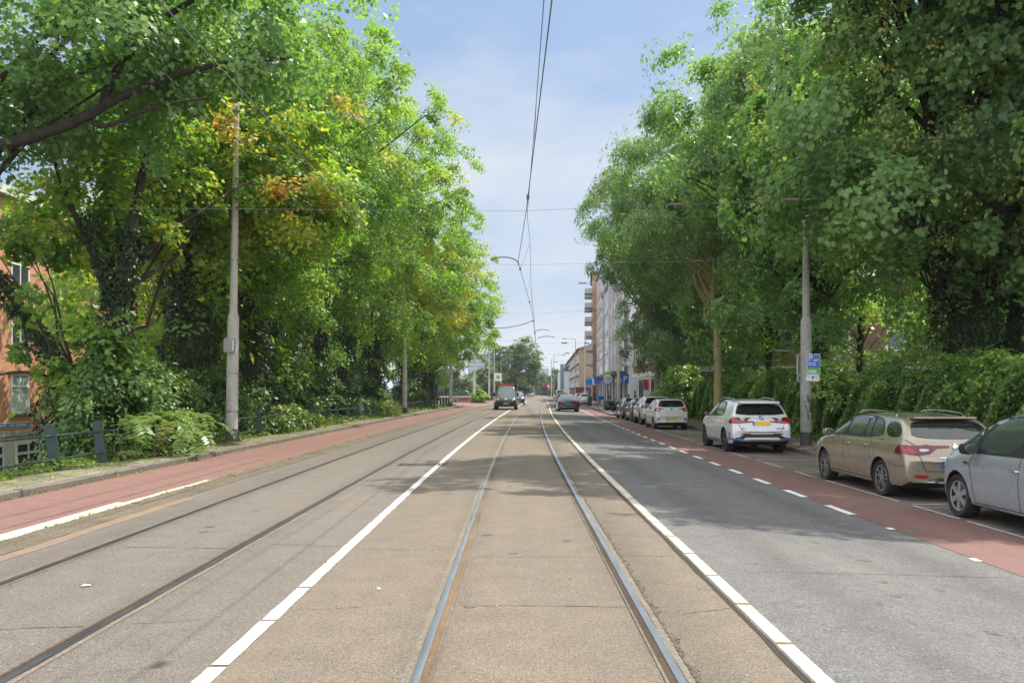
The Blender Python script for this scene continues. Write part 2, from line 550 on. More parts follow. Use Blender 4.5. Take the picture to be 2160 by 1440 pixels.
# --- kerbs (real steps, laid as metre stones with narrow joints)
def kerb(name, s0, s1, ztop, zbot, y0, y1, stone=1.0, mat=M_kerb, seed=1, gap=.012):
    mb = MB(); rn = random.Random(seed)
    y = y0
    while y < y1:
        a, b = y + gap/2, min(y + stone, y1) - gap/2
        dz = rn.uniform(-.008, .008); dx = rn.uniform(-.008, .008)
        c0, c1 = C(a) + dx, C(b) + dx
        ch = .02
        prof = [(s0, zbot), (s0, ztop - ch + dz), (s0 + ch, ztop + dz), (s1 - ch, ztop + dz), (s1, ztop - ch + dz), (s1, zbot)]
        n_ = len(prof)
        v = [(s + c0, a, z) for s, z in prof] + [(s + c1, b, z) for s, z in prof]
        f = [(i, i+1, i+1+n_, i+n_) for i in range(n_-1)] + [tuple(range(n_)), tuple(range(2*n_-1, n_-1, -1))]
        mb.add(v, f)
        y += stone
    return tag(mb.build(name, mat), kind='structure')
kerb('kerb', -7.80, -7.63, .115, -.12, -20, 93, seed=3)
kerb('kerb', 8.33, 8.47, -.085, -.35, -20, 64.5, seed=5)
kerb('kerb', 6.25, 6.39, -.07, -.35, 64.5, 102, seed=6)
kerb('kerb', 8.33, 8.47, -.072, -.35, 102, 250, stone=3, seed=7)
kerb('kerb', -5.52, -5.36, .035, -.1, -20, 160, stone=2.0, mat=M_moss, seed=8, gap=.004)
surf('gutter', [(-5.37, .012), (-5.28, .005), (-5.10, .005)], -30, 120, M_moss, wob=.02, seed=4, step=.5)
surf('rust_stain', [(-5.105, .0035), (-4.93, .0035)], -30, 13, M_rust, wob=.04, seed=5, step=.5)
# --- painted markings
mb = MB()
strip(mb, [(-5.84, .011), (-5.58, .011)], -10, 12.3, .5, wob=.012, seed=2)
strip(mb, [(-5.72, .0112), (-5.58, .011)], 12.3, 15.5, .5, wob=.03, seed=3)
tag(mb.build('edge_line', M_cream, fixn=False), kind='structure')
mb = MB()
y = -6.0
while y < 150:
    strip(mb, [(-1.815, .005), (-1.71, .005)], y, y + .955, .12 if y < 20 else 1.2, wob=.004 if y < 20 else 0, seed=int(y * 3 + 50))
    y += 1.0
    if y > 25: y += 0
tag(mb.build('lane_marking', M_white, fixn=False), kind='structure')
mb = MB()
rn = random.Random(9)
y = -5.6
while y < 160:
    a = rn.uniform(-.006, .006)
    c0, c1 = C(y), C(y + .95)
    pr = [(1.645 + a, 0), (1.65 + a, .022), (1.755 + a, .020), (1.765 + a, -.02)]
    v = [(s + c0, y, z) for s, z in pr] + [(s + c1, y + .95, z) for s, z in pr]
    mb.add(v, [(0, 1, 5, 4), (1, 2, 6, 5), (2, 3, 7, 6), (0, 1, 2, 3), (7, 6, 5, 4)])
    y += 1.0
tag(mb.build('tram_bed_edging', M_cream), kind='structure')
surf('edging_joint', [(1.60, .004), (1.645, .004)], -30, 120, M_crackshadow, wob=.008, seed=6, step=.4)
mb = MB()
y = -4.0
while y < 110:
    if y > 10.2:
        strip(mb, [(4.705, zroad(4.7) + .004), (4.825, zroad(4.82) + .008)], y, y + 1.0, .5, wob=.004, seed=int(y * 7))
    else:
        strip(mb, [(4.72, zroad(4.7) + .004), (4.80, zroad(4.82) + .008)], y + .7, y + .85, .1, wob=.01, seed=int(y * 7 + 90))
    y += 2.0
tag(mb.build('cycle_lane_dashes', M_white, fixn=False), kind='structure')
mb = MB()
for (a, b, sd) in ((-10, 11.8, 1), (12.0, 13.4, 2), (13.9, 17.3, 3), (17.8, 19.2, 4), (20.2, 22.3, 5), (23, 30, 6), (30.6, 64, 7)):
    strip(mb, [(6.255, zroad(6.25) + .006), (6.325, zroad(6.3) + .006)], a, b, .4, wob=.008, seed=sd)
for yb in (6.6, 13.55, 22.6, 31.5, 38.6, 45.0):
    strip(mb, [(6.35, zroad(6.35) + .006), (8.2, zroad(8.2) + .006)], yb, yb + .075, .4, wob=.0)
tag(mb.build('bay_marking', M_worn, fixn=False), kind='structure')
# --- cracks across the tram bed, and wire shadows drawn as thin dark lines
def crack(mb, x0, y0, x1, y1, w=.011, seed=0, z=.0035, amp=.05):
    rn = random.Random(seed)
    n_ = int(math.hypot(x1-x0, y1-y0) / .06) + 2
    off = 0; P = []
    for i in range(n_):
        f = i / (n_ - 1)
        off = off * .93 + rn.uniform(-1, 1) * amp * .22
        P.append((x0 + (x1-x0)*f, y0 + (y1-y0)*f + off, w * rn.uniform(.25, 1.0)))
    vs = []
    for (x, y, q) in P:
        vs += [(x, y - q/2, z), (x, y + q/2, z)]
    mb.add(vs, [(2*i, 2*i+1, 2*i+3, 2*i+2) for i in range(n_-1)])
mb = MB()
crack(mb, -.45, 8.25, .80, 8.30, seed=1); crack(mb, 1.04, 8.33, 1.58, 8.28, seed=2)
crack(mb, -.42, 6.42, .82, 6.33, seed=3); crack(mb, -1.65, 8.72, -.70, 8.62, seed=4)
crack(mb, -4.1, 8.80, -3.0, 8.73, seed=5, w=.014); crack(mb, -2.7, 9.0, -1.87, 8.84, seed=6)
crack(mb, -1.66, 6.25, -.95, 6.45, seed=7, w=.008); crack(mb, -3.6, 5.75, -3.0, 5.86, seed=8, w=.014)
crack(mb, -2.7, 5.9, -2.25, 6.0, seed=9, w=.008); crack(mb, 1.2, 6.15, 1.6, 6.3, seed=10)
crack(mb, -4.1, 16.2, -3.05, 16.35, seed=11); crack(mb, -2.7, 17.0, -1.9, 17.1, seed=12)
crack(mb, 1.15, 7.2, 1.6, 6.9, seed=13, w=.008); crack(mb, 1.08, 9.6, 1.58, 9.4, seed=14)
for yy, x0, x1, sd in ((19.6, 1.8, 4.7, 31), (12.4, 1.8, 4.7, 32), (31.5, 1.8, 4.7, 33), (7.7, 2.2, 4.6, 34)):
    crack(mb, x0, yy, x1, yy + .2, seed=sd, w=.012, z=-.10, amp=.04)
    for i_ in range(len(mb.v) - 2 * (int(math.hypot(x1-x0, .2) / .06) + 2), len(mb.v)):
        vx = mb.v[i_]; mb.v[i_] = (vx[0], vx[1], zroad(vx[0]) + .004)
for sx, ya, yb, sd in ((-6.55, 5, 60, 41), (-6.05, 9, 80, 42)):  # shadows of the left track's wires, painted as lines along the cycle path
    yy = ya
    vs_ = []; rn_ = random.Random(sd); off_ = 0
    while yy < yb:
        off_ = off_ * .95 + rn_.uniform(-.006, .006)
        q_ = .004 * rn_.uniform(.4, 1.3)
        zz_ = .013 if sx < -5 else zroad(sx) + .004
        vs_ += [(sx + off_ - q_ + C(yy), yy, zz_), (sx + off_ + q_ + C(yy), yy, zz_)]
        yy += .15
    mb.add(vs_, [(2*i, 2*i+1, 2*i+3, 2*i+2) for i in range(len(vs_)//2 - 1)])
tag(mb.build('cracks_and_wire_shadows', M_crackshadow, fixn=False), kind='structure')

# --- tram tracks: head, groove and lip of a grooved rail, each rail a part
def rail_parts(root, s_in, side, mats, y0, y1):
    """s_in: inner (gauge) face of the head; side = -1 left rail, +1 right rail"""
    hd, gv, lp = mats
    o = side
    def S(a): return s_in + o * a
    def prof(l):
        l = [(S(a), z) for a, z in l]
        return l if o > 0 else l[::-1]
    h = strip(MB(), prof([(0, .0015), (.003, .0105), (.012, .012), (.046, .012), (.055, .0105), (.058, .004)]), y0, y1, 1.0).build('rail', hd, root, smooth=True, fixn=False)
    g = strip(MB(), prof([(-.044, .0025), (0, .0025)]), y0, y1, 1.0).build('groove', gv, h, fixn=False)
    l = strip(MB(), prof([(-.066, .003), (-.062, .009), (-.046, .009), (-.043, .0026)]), y0, y1, 1.0).build('rail_lip', lp, h, fixn=False)
    j = strip(MB(), prof([(.0585, .0042), (.105, .0038)]), y0, y1, .5, wob=.006, seed=int(abs(s_in*100))).build('sealing_joint', M_joint, h, fixn=False)
    return h
rt = empty('tram_track', (0, 0, 0), 0, 'tram track with bright polished rails running straight away under the camera', 'tram track')
rail_parts(rt, -.545, -1, (M_rail, M_groover, M_lip), -20, 300)
rail_parts(rt, .89, 1, (M_rail, M_groove, M_lip), -20, 300)
rl = empty('tram_track', (0, 0, 0), 0, 'tram track with dull dark rails beside the red cycle path', 'tram track')
rail_parts(rl, -4.34, -1, (M_railold, M_groove, M_lip), -20, 300)
rail_parts(rl, -2.905, 1, (M_railold, M_groove, M_lip), -20, 300)
# ragged broken joint beside the right rail: a dark, uneven strip of crumbled asphalt
rn = random.Random(4); mb = MB()
for (ya, yb, w0) in ((4.5, 9.8, .055), (9.8, 14, .03), (14, 26, .018)):
    yy = ya; vs = []; fs = []
    while yy < yb:
        wv = w0 * (.55 + .45 * math.sin(yy * 5.3) * math.sin(yy * 13.1 + 1)) * rn.uniform(.5, 1.3)
        s0 = 1.0 + rn.uniform(-.006, .012)
        vs += [(s0 + C(yy), yy, .0044), (s0 + max(.006, wv) + C(yy), yy, .0044)]
        yy += .025
    mb.add(vs, [(2*i, 2*i+1, 2*i+3, 2*i+2) for i in range(len(vs)//2 - 1)])
tag(mb.build('crumbled_joint', speckled('crumbled asphalt', (.20, .17, .135), (.11, .09, .07), big=6, fine=70, grit=.66, bump=1.2, stretch=(1, 1, 1)), fixn=False), kind='structure')
rn = random.Random(21); mb = MB(); md = MB()
for i in range(900):
    y = 4 + 30 * rn.random() ** 2.2; x = rn.uniform(-7.4, 6.0); r_ = rn.uniform(.003, .009)
    z = zroad(x) + .004
    mb.add([(x + C(y) + r_ * math.cos(a) * rn.uniform(.6, 1.2), y + r_ * math.sin(a) * rn.uniform(.6, 1.2), z) for a in (0, 1.05, 2.1, 3.14, 4.2, 5.25)], [(0, 1, 2, 3, 4, 5)])
for i in range(70):
    y = 4.5 + 40 * rn.random() ** 1.7; x = rn.choice((-3.6, .15, 3.3)) + rn.gauss(0, .35); r_ = rn.uniform(.015, .06)
    z = zroad(x) + .0038
    md.add([(x + C(y) + r_ * math.cos(k * .7) * rn.uniform(.6, 1.2), y + r_ * 1.4 * math.sin(k * .7) * rn.uniform(.6, 1.2), z) for k in range(9)], [tuple(range(9))])
tag(mb.build('loose_stones', M_worn, fixn=False), kind='stuff')
tag(md.build('oil_drips', speckled('oil stain', (.17, .155, .135), (.14, .13, .115), big=4, fine=70, grit=.6, k=.8), fixn=False), kind='stuff')
# drain grating in the tram bed
g = MB()
for i in range(11):
    g.box(-2.62 + i*.095, -2.57 + i*.095, 18.55, 18.95, .003, .010)
g.box(-2.66, -1.56, 18.5, 18.55, .003, .011); g.box(-2.66, -1.56, 18.95, 19.0, .003, .011)
tag(g.build('drain_grate', M_railold), 'dark slotted drain grate set in the asphalt across the white centre line', 'drain grate')
# litter
for nme, x, y, lab in (('paper_scrap', -3.60, 7.05, 'white paper scrap lying between the dull rails of the left tram track'),
                 ('litter_dot', -1.14, 6.93, 'small white bottle cap on asphalt between white line and bright rail')):
    b = MB()
    if nme == 'paper_scrap': b.add([(-.04,-.02,.004),(.045,-.015,.010),(.035,.02,.006),(-.03,.025,.012)], [(0,1,2,3)])
    else: b.lathe([(.0,.012),(.014,.012),(.017,.008),(.017,.003)], 12)
    o = b.build('paper_scrap' if nme == 'paper_scrap' else 'bottle_cap', M_white, fixn=False); o.location = (x, y, 0)
    tag(o, lab, 'litter')
# ================================================================== VEGETATION
KITE = np.array([(0, 0, 0), (.42, .30, .07), (1, 0, -.06), (.42, -.30, .07)], float)
SLIM = np.array([(0, 0, 0), (.45, .17, .04), (1, 0, -.08), (.45, -.17, .04)], float)
_h = [(.10, .16), (-.10, .34), (.16, .36), (.22, .62), (.42, .40), (.60, .46), (.62, .20)]
MAPLE = np.array([(0, 0, 0)] + [(x, y, .10 * y - .10 * x * x) for x, y in _h] + [(1, 0, -.12)] +
                 [(x, -y, .10 * y - .10 * x * x) for x, y in _h[::-1]], float)

def norm(a):
    return a / np.maximum(np.linalg.norm(a, axis=-1, keepdims=True), 1e-9)

def leaf_object(name, parts, tmpl, mat, parent=None, origin=(0, 0, 0)):
    P, Nn, D, S, T = [np.concatenate([p[i] for p in parts]) for i in range(5)]
    Nn = norm(Nn)
    Tn = norm(D - Nn * np.sum(D * Nn, axis=1, keepdims=True))
    B = np.cross(Nn, Tn)
    n, k = len(P), len(tmpl)
    V = (P[:, None, :] - np.array(origin) + S[:, None, None] * (tmpl[None, :, 0, None] * Tn[:, None, :] + tmpl[None, :, 1, None] * B[:, None, :]
         + tmpl[None, :, 2, None] * Nn[:, None, :]))
    me = bpy.data.meshes.new(name)
    me.vertices.add(n * k)
    me.vertices.foreach_set('co', V.reshape(-1).astype(np.float32))
    me.loops.add(n * k)
    me.loops.foreach_set('vertex_index', np.arange(n * k, dtype=np.int32))
    me.polygons.add(n)
    me.polygons.foreach_set('loop_start', np.arange(0, n * k, k, dtype=np.int32))
    a = me.attributes.new('tint', 'FLOAT', 'FACE')
    a.data.foreach_set('value', np.clip(T, 0, 1).astype(np.float32))
    me.update(calc_edges=True)
    me.materials.append(mat)
    o = link(name, me, None, parent)
    return o

def crown(seed, ells, ncl, rc=1.0, spr=9, lps=24, size=.2, shell=.55, tint=.3, tv=.16, auto=None, droop=.35, up=.8, sizev=.3, flat=.07, jit=.42, noisy=.22, outw=.45):
    """leaves in sprays, sprays in clumps, clumps through the crown's volume; auto=(cx,cy,cz,r,amount) turns a patch yellow"""
    g = np.random.default_rng(seed)
    ells = np.array([tuple(q) + (1.0,) * (7 - len(q)) for q in ells], float)
    vol = ells[:, 3] * ells[:, 4] * ells[:, 5]
    vol = vol * ells[:, 6]
    e = ells[g.choice(len(ells), ncl, p=vol / vol.sum())]
    u = norm(g.normal(size=(ncl, 3)))
    # uneven outline: push the shell in and out by direction
    ph = g.uniform(0, 6.28, (4, 3)); fr = g.uniform(1.5, 4.0, (4, 3))
    w = sum(np.sin(u[:, 0] * fr[i, 0] * 2 + ph[i, 0]) * np.sin(u[:, 1] * fr[i, 1] * 2 + ph[i, 1]) * np.sin(u[:, 2] * fr[i, 2] * 1.5 + ph[i, 2]) for i in range(4))
    rr = (shell ** 3 + (1 - shell ** 3) * g.uniform(size=ncl)) ** (1 / 3) * (1 + noisy * w + g.normal(0, .05, ncl))
    c = e[:, :3] + u * rr[:, None] * e[:, 3:6]
    out = norm((c - e[:, :3]) / e[:, 3:6])
    ctint = tint + g.normal(0, tv, ncl)
    crr = rc * g.uniform(.65, 1.35, ncl)
    # sprays
    sc = np.repeat(np.arange(ncl), spr); ns = len(sc)
    so = norm(out[sc] + g.normal(0, .7, (ns, 3)))
    sp = c[sc] + so * (crr[sc] * g.uniform(.15, 1.0, ns))[:, None] * np.array([1, 1, .75])
    sn = norm(np.array([0, 0, up]) + out[sc] * outw + so * .35 + g.normal(0, .22, (ns, 3)))
    sr = crr[sc] * g.uniform(.38, .72, ns)
    st = ctint[sc] + g.normal(0, tv * .5, ns)
    # leaves
    lc = np.repeat(np.arange(ns), lps); nl = len(lc)
    a = norm(np.cross(sn, g.normal(size=(ns, 3)))); b = np.cross(sn, a)
    th = g.uniform(0, 2 * np.pi, nl); q = np.sqrt(g.uniform(size=nl))
    rad = (a[lc] * np.cos(th)[:, None] + b[lc] * np.sin(th)[:, None])
    p = sp[lc] + rad * (sr[lc] * q)[:, None] + sn[lc] * g.normal(0, flat, nl)[:, None]
    p[:, 2] -= droop * sr[lc] * q ** 2
    nn = norm(sn[lc] + rad * .35 * droop * 2 + g.normal(0, jit, (nl, 3)))
    d = rad + g.normal(0, .5, (nl, 3)) + np.array([0, 0, -.35])
    s = size * (1 + g.normal(0, sizev, nl)).clip(.45, 1.7)
    tt = st[lc] + g.normal(0, .09, nl)
    if auto:
        for (ax, ay, az, ar, am) in (auto if isinstance(auto, list) else [auto]):
            dd = np.linalg.norm((p - np.array([ax, ay, az])), axis=1) / ar
            mk = np.clip(1.15 - dd, 0, 1)
            cl = np.clip(g.normal(.55, .35, ncl), 0, 1)[sc][lc]
            tt = tt + mk * am * cl * (1 + g.normal(0, .35, nl))
    return (p, nn, d, s, tt), c

def bark_tube(mb, pts, radii, g, n=9, rough=.06, sub=6):
    """an uneven tapering limb through the points"""
    P = [np.array(q, float) for q in pts]
    out = []; rad = []
    m = len(P)
    for i in range(m - 1):
        p0, p1, p2, p3 = P[max(i-1, 0)], P[i], P[i+1], P[min(i+2, m-1)]
        for k in range(sub):
            f = k / sub
            q = .5 * ((2*p1) + (-p0+p2)*f + (2*p0-5*p1+4*p2-p3)*f*f + (-p0+3*p1-3*p2+p3)*f**3)
            out.append(q + g.normal(0, rough * .25, 3) * radii[i]); rad.append((radii[i]*(1-f) + radii[i+1]*f) * (1 + g.normal(0, rough)))
    out.append(P[-1]); rad.append(radii[-1])
    mb.tube(out, rad, n)
    return out

def limbs(mb, g, trunk, clumps, r0, frac=.6, zmin=.3):
    """limbs rise from the trunk into every other clump"""
    T = np.array(trunk, float)
    zs = T[:, 2]
    idx = g.permutation(len(clumps))[:int(len(clumps) * frac * .7)]
    for i in idx:
        c = clumps[i]
        want = zs[0] + (c[2] - zs[0]) * g.uniform(.45, .8)
        j = int(np.argmin(np.abs(zs - want) + (zs < zs[0] + zmin * (zs[-1] - zs[0])) * 50))
        a = T[j]; L = np.linalg.norm(c - a)
        mid = a * .5 + c * .5 + g.normal(0, .06 * L, 3) + np.array([0, 0, .10 * L])
        q = a * .78 + c * .22 + g.normal(0, .03 * L, 3)
        r = min(r0 * .34, .012 + .0075 * L)
        mb.tube([a, q, mid, c * .8 + mid * .2, c + g.normal(0, .2, 3)], [r, r * .8, r * .55, r * .3, .008], 5, cap=False)

def ivy_sheath(seed, path, rad, size=.11, dens=60, tint=.3, tv=.2, r_out=.25):
    """leaves standing off a trunk all round it"""
    g = np.random.default_rng(seed)
    P = np.array(path, float)
    seg = np.linalg.norm(np.diff(P, axis=0), axis=1); L = seg.sum()
    n = int(L * dens * 6.28 * (np.mean(rad) + r_out))
    cum = np.concatenate([[0], np.cumsum(seg)]) / L
    f = g.uniform(size=n)
    x = np.stack([np.interp(f, cum, P[:, i]) for i in range(3)], 1)
    rb = np.interp(f, np.linspace(0, 1, len(rad)), rad)
    th = g.uniform(0, 6.283, n)
    u = np.stack([np.cos(th), np.sin(th), np.zeros(n)], 1)
    lump = .5 + .5 * np.sin(th * 2 + f * 9 + seed) * np.sin(f * 23 + th + seed * 2)
    r = rb + r_out * (lump * .9 + g.uniform(0, .45, n))
    p = x + u * r[:, None]
    nn = norm(u * 1.0 + np.array([0, 0, .45]) + g.normal(0, .4, (n, 3)))
    d = np.array([0, 0, -1]) + g.normal(0, .6, (n, 3))
    s = size * g.uniform(.6, 1.35, n)
    return (p, nn, d, s, tint + g.normal(0, tv, n))

# leaf colours: tint 0 dark green .. .5 mid/light green .. .75 yellow .. 1 orange
GREEN = [(0, (0.099, 0.181, 0.053)), (.28, (0.175, 0.298, 0.070)), (.52, (0.275, 0.415, 0.088)), (.70, (0.538, 0.562, 0.088)), (.84, (0.700, 0.538, 0.082)), (1, (0.700, 0.351, 0.082))]
BRIGHT = [(0, (.095, .190, .046)), (.28, (.165, .305, .062)), (.52, (.265, .405, .075)), (.70, (.47, .49, .075)), (.84, (.60, .45, .08)), (1, (.60, .32, .09))]
BLUISH = [(0, (0.111, 0.199, 0.105)), (.3, (0.181, 0.298, 0.146)), (.55, (0.263, 0.392, 0.164)), (.78, (0.421, 0.503, 0.187)), (1, (0.585, 0.585, 0.222))]
MAPLEC = [(0, (0.123, 0.222, 0.094)), (.3, (0.193, 0.333, 0.123)), (.55, (0.292, 0.439, 0.135)), (.78, (0.503, 0.585, 0.152)), (1, (0.667, 0.655, 0.222))]
M_leafb = leafmat('bright leaves', BRIGHT, .55)
M_leafg = leafmat('green leaves', GREEN, .52)
M_leafblue = leafmat('ash leaves', BLUISH, .45, .36, .65)
M_leafm = leafmat('maple leaves', MAPLEC, .52, .38, .6)
M_ivyd = leafmat('dark ivy leaves', [(0, (.016, .038, .014)), (.4, (.035, .075, .022)), (.75, (.075, .135, .036)), (1, (.17, .23, .07))], .2, .4, .35)
M_ivy = leafmat('ivy leaves', [(0, (.046, .095, .032)), (.4, (.090, .175, .050)), (.75, (.165, .27, .075)), (1, (.30, .38, .13))], .28, .45, .32)
M_hedge = leafmat('hedge leaves', [(0, (.07, .14, .045)), (.4, (.14, .26, .068)), (.7, (.25, .38, .085)), (1, (.40, .49, .14))], .4, .33, .6)
M_cover = leafmat('ground cover leaves', [(0, (.055, .105, .022)), (.4, (.12, .20, .036)), (.75, (.24, .30, .055)), (1, (.40, .33, .11))], .35, .4, .4)
M_frond = leafmat('frond leaves', [(0, (.08, .16, .04)), (.5, (.17, .27, .07)), (.8, (.28, .34, .11)), (1, (.40, .22, .13))], .4, .38, .5)
M_seed = leafmat('seed bunches', [(0, (.22, .26, .06)), (1, (.42, .38, .14))], .4, .5, .3)
M_bark = weathered('grey brown bark', (.055, .045, .033), (.12, .10, .075), 9, .9, bump=.8, stretch=(1, 1, .2))
M_barkd = weathered('dark bark', (.022, .018, .013), (.055, .045, .032), 9, .9, bump=.8, stretch=(1, 1, .25))
M_barkp = weathered('pale bark', (.36, .33, .27), (.25, .23, .18), 7, .9, bump=.6, stretch=(1, 1, .35), dark=((.10, .09, .07), .34))
M_barky = weathered('yellowish bark', (.46, .38, .17), (.30, .25, .12), 7, .9, bump=.6, stretch=(1, 1, .35), dark=((.06, .055, .04), .36))

def tree(name, label, base, trunk, r0, r1, ells, ncl, seed, mat, tmpl=KITE, bark=None, ivy=None, extra_limbs=(), group=None, cat='tree', fr=.6, **k):
    g = np.random.default_rng(seed + 900)
    root = empty(name, base, 0, label, cat, group)
    b = np.array(base, float)
    mb = MB()
    rr = list(np.linspace(r0, r1, len(trunk)))
    rr[0] *= 1.25
    tp = bark_tube(mb, [np.array(q) - b for q in trunk], rr, g)
    leaves, cl = crown(seed, ells, ncl, **k)
    for (pts, ra) in extra_limbs:
        bark_tube(mb, [np.array(q) - b for q in pts], list(np.linspace(ra[0], ra[1], len(pts))), g)
    limbs(mb, g, tp, cl - b, r0, fr)
    mb.build('trunk', bark or M_bark, root, smooth=True, fixn=False)
    leaf_object('crown', [leaves], tmpl, mat, root, b)
    if ivy:
        L = []
        for i, (path, rad, ro) in enumerate(ivy):
            L.append(ivy_sheath(seed + 31 * i, path, rad, r_out=ro, size=.12 if base[1] < 45 else .17, dens=210 if base[1] < 45 else 90))
        leaf_object('ivy', L, KITE, M_ivyd, root, b)
    return root

GL = 'trees on the bank along the left side'
GR = 'trees along the right side'
# --- left side, nearest first
tree('maple_tree', 'dark green tree reaching in at top left with one thick bare limb', (-14.6, 18.6, -3.3),
     [(-14.6, 18.6, -3.3), (-14.7, 18.7, 1), (-14.9, 18.8, 5), (-14.6, 19, 9), (-14, 19.3, 13)], .42, .12,
     [(-10.9, 20.2, 10.3, 4.2, 3.4, 2.5), (-7.0, 20.6, 10.9, 2.9, 2.6, 1.7), (-13, 19.5, 8.6, 2.0, 2.5, 1.6)], 215, 11, M_leafm, MAPLE, M_barkd,
     extra_limbs=[([(-14.8, 18.8, 5.2), (-13.2, 19, 6.7), (-11.6, 19.1, 7.2), (-10.2, 19.2, 7.7), (-9.1, 19.3, 8.35), (-8.0, 19.5, 8.9), (-6.7, 19.8, 9.35), (-5.4, 20.2, 9.6)], (.18, .04)),
                  ([(-9.5, 19.3, 8.1), (-9.2, 19.4, 9.0), (-8.3, 19.6, 10.2), (-7.2, 19.9, 11.1)], (.12, .05)),
                  ([(-9.9, 19.3, 7.9), (-9.4, 19.3, 7.7), (-8.2, 19.2, 8.1), (-7.0, 19.2, 8.3)], (.07, .02))],
     rc=.85, spr=9, lps=31, size=.108, tint=.27, tv=.12, group=GL, fr=.05)
tree('sycamore_tree', 'ivy-clad sycamore with yellow and orange leaves in front of the nearest left pole', (-10.75, 22.3, -.8),
     [(-10.75, 22.3, -.8), (-10.7, 22.3, 2), (-10.5, 22.3, 4.2), (-10.2, 22.4, 6.2), (-9.8, 22.5, 8.3)], .34, .07,
     [(-9.4, 27.6, 8.6, 3.4, 2.2, 2.5), (-6.9, 27.2, 7.6, 1.5, 1.2, 1.2, .8), (-11.4, 23.8, 7.0, 2.3, 1.6, 1.9, .8), (-11.2, 24.4, 7.8, 1.5, 1.3, 1.5), ], 175, 12, M_leafb, MAPLE, M_barkd,
     ivy=[([(-10.75, 22.3, -.6), (-10.7, 22.3, 2), (-10.5, 22.3, 4.2), (-10.25, 22.4, 6.0)], [.33, .29, .23, .16], .24),
          ([(-10.6, 22.3, 4.0), (-10.9, 22.1, 5.2), (-11.2, 22, 6.3)], [.14, .12, .1], .16)],
     extra_limbs=[([(-10.6, 22.3, 3.6), (-11.1, 22.1, 5.2), (-11.7, 22, 6.6), (-12.2, 22, 8.0)], (.13, .04)),
                  ([(-10.4, 22.3, 4.8), (-9.9, 24.0, 6.2), (-9.2, 25.9, 7.3), (-8.0, 27.0, 8.3)], (.08, .02))],
     rc=.8, spr=9, lps=27, size=.122, tint=.42, tv=.12, auto=[(-8.2, 26.4, 10.0, 3.6, .36), (-6.6, 26.4, 7.9, 2.2, .26)], group=GL, fr=.1)
tree('maple_tree', 'small sycamore with an ivy-wrapped limb leaning over the red brick house', (-10.9, 20.9, -1.4),
     [(-10.9, 20.9, -1.4), (-10.95, 20.9, .6), (-11.0, 20.9, 2.2)], .3, .17,
     [(-12.3, 20.6, 4.7, 1.1, 1.0, 1.3), (-10.4, 20.4, 2.6, .7, .6, .8), (-12.6, 20.3, 2.3, .5, .5, .5, .5)], 16, 13, M_leafg, MAPLE, M_barkd,
     ivy=[([(-10.9, 20.9, -1.2), (-10.95, 20.9, .6), (-11.0, 20.9, 2.2)], [.5, .45, .32], .5),
          ([(-11.0, 20.9, 1.9), (-11.6, 20.8, 2.7), (-12.2, 20.7, 3.6), (-12.8, 20.6, 4.6)], [.18, .15, .12, .1], .2)],
     extra_limbs=[([(-11.0, 20.9, 1.6), (-11.6, 20.8, 2.6), (-12.2, 20.7, 3.6), (-13.0, 20.6, 5.0)], (.18, .07)),
                  ([(-11.2, 20.8, 1.9), (-12.0, 20.4, 2.1), (-12.9, 20.2, 1.9)], (.05, .015))],
     rc=.6, spr=7, lps=16, size=.135, tint=.36, tv=.12, group=GL)
LT = [  # base x, y, ells, clumps, tint, auto, label
 (-11.6, 31, [(-10.3, 32, 13.2, 5.0, 4.6, 4.8), (-9.5, 31, 7.5, 3.2, 3, 2.6, .4)], 150, .38, None, 'bright green ivy-trunked tree just behind the nearest left pole'),
 (-11.4, 37, [(-10.2, 37, 6.0, 2.6, 2.6, 3.0), (-10.4, 38, 11.5, 3.5, 3.5, 3.5)], 85, .36, None, 'slender ivy-wrapped tree between the two tallest bright green trees'),
 (-11.5, 42, [(-8.9, 42, 13.6, 4.7, 4.8, 6.0), (-8.6, 41, 8, 3.2, 3, 2.6, .4)], 175, .40, None, 'tallest bright green tree on the left with its top spiking into the sky'),
 (-11, 52.5, [(-7.8, 52.5, 13.2, 4.9, 5.2, 5.4), (-8.6, 51, 7.2, 3.6, 3, 2.8, .4)], 165, .40, (-5.5, 51, 8.5, 3, .25), 'bright green tree whose long side branches reach furthest toward the wires'),
 (-10.6, 64, [(-7.5, 64, 12.0, 4.6, 5.2, 5.6), (-8.4, 63, 6.6, 3.6, 3, 2.8, .4)], 150, .39, (-5.5, 61, 10, 5, .32), 'yellowing tree with orange patches before the second left pole'),
 (-9.8, 77, [(-6.7, 77, 10.6, 4.5, 5, 4.9), (-7.8, 76, 6, 3.4, 3, 2.6, .4)], 135, .42, (-4.8, 74, 10.5, 5, .42), 'autumn-tinted tree with the most orange leaves, second from the row end'),
 (-9.2, 90, [(-6.3, 90, 9.2, 4.0, 5, 4.2), (-7.6, 89, 5.4, 3.2, 3, 2.6, .4)], 120, .40, (-4.6, 87, 9, 3.5, .25), 'last large green tree of the left row where the railing ends'),
]
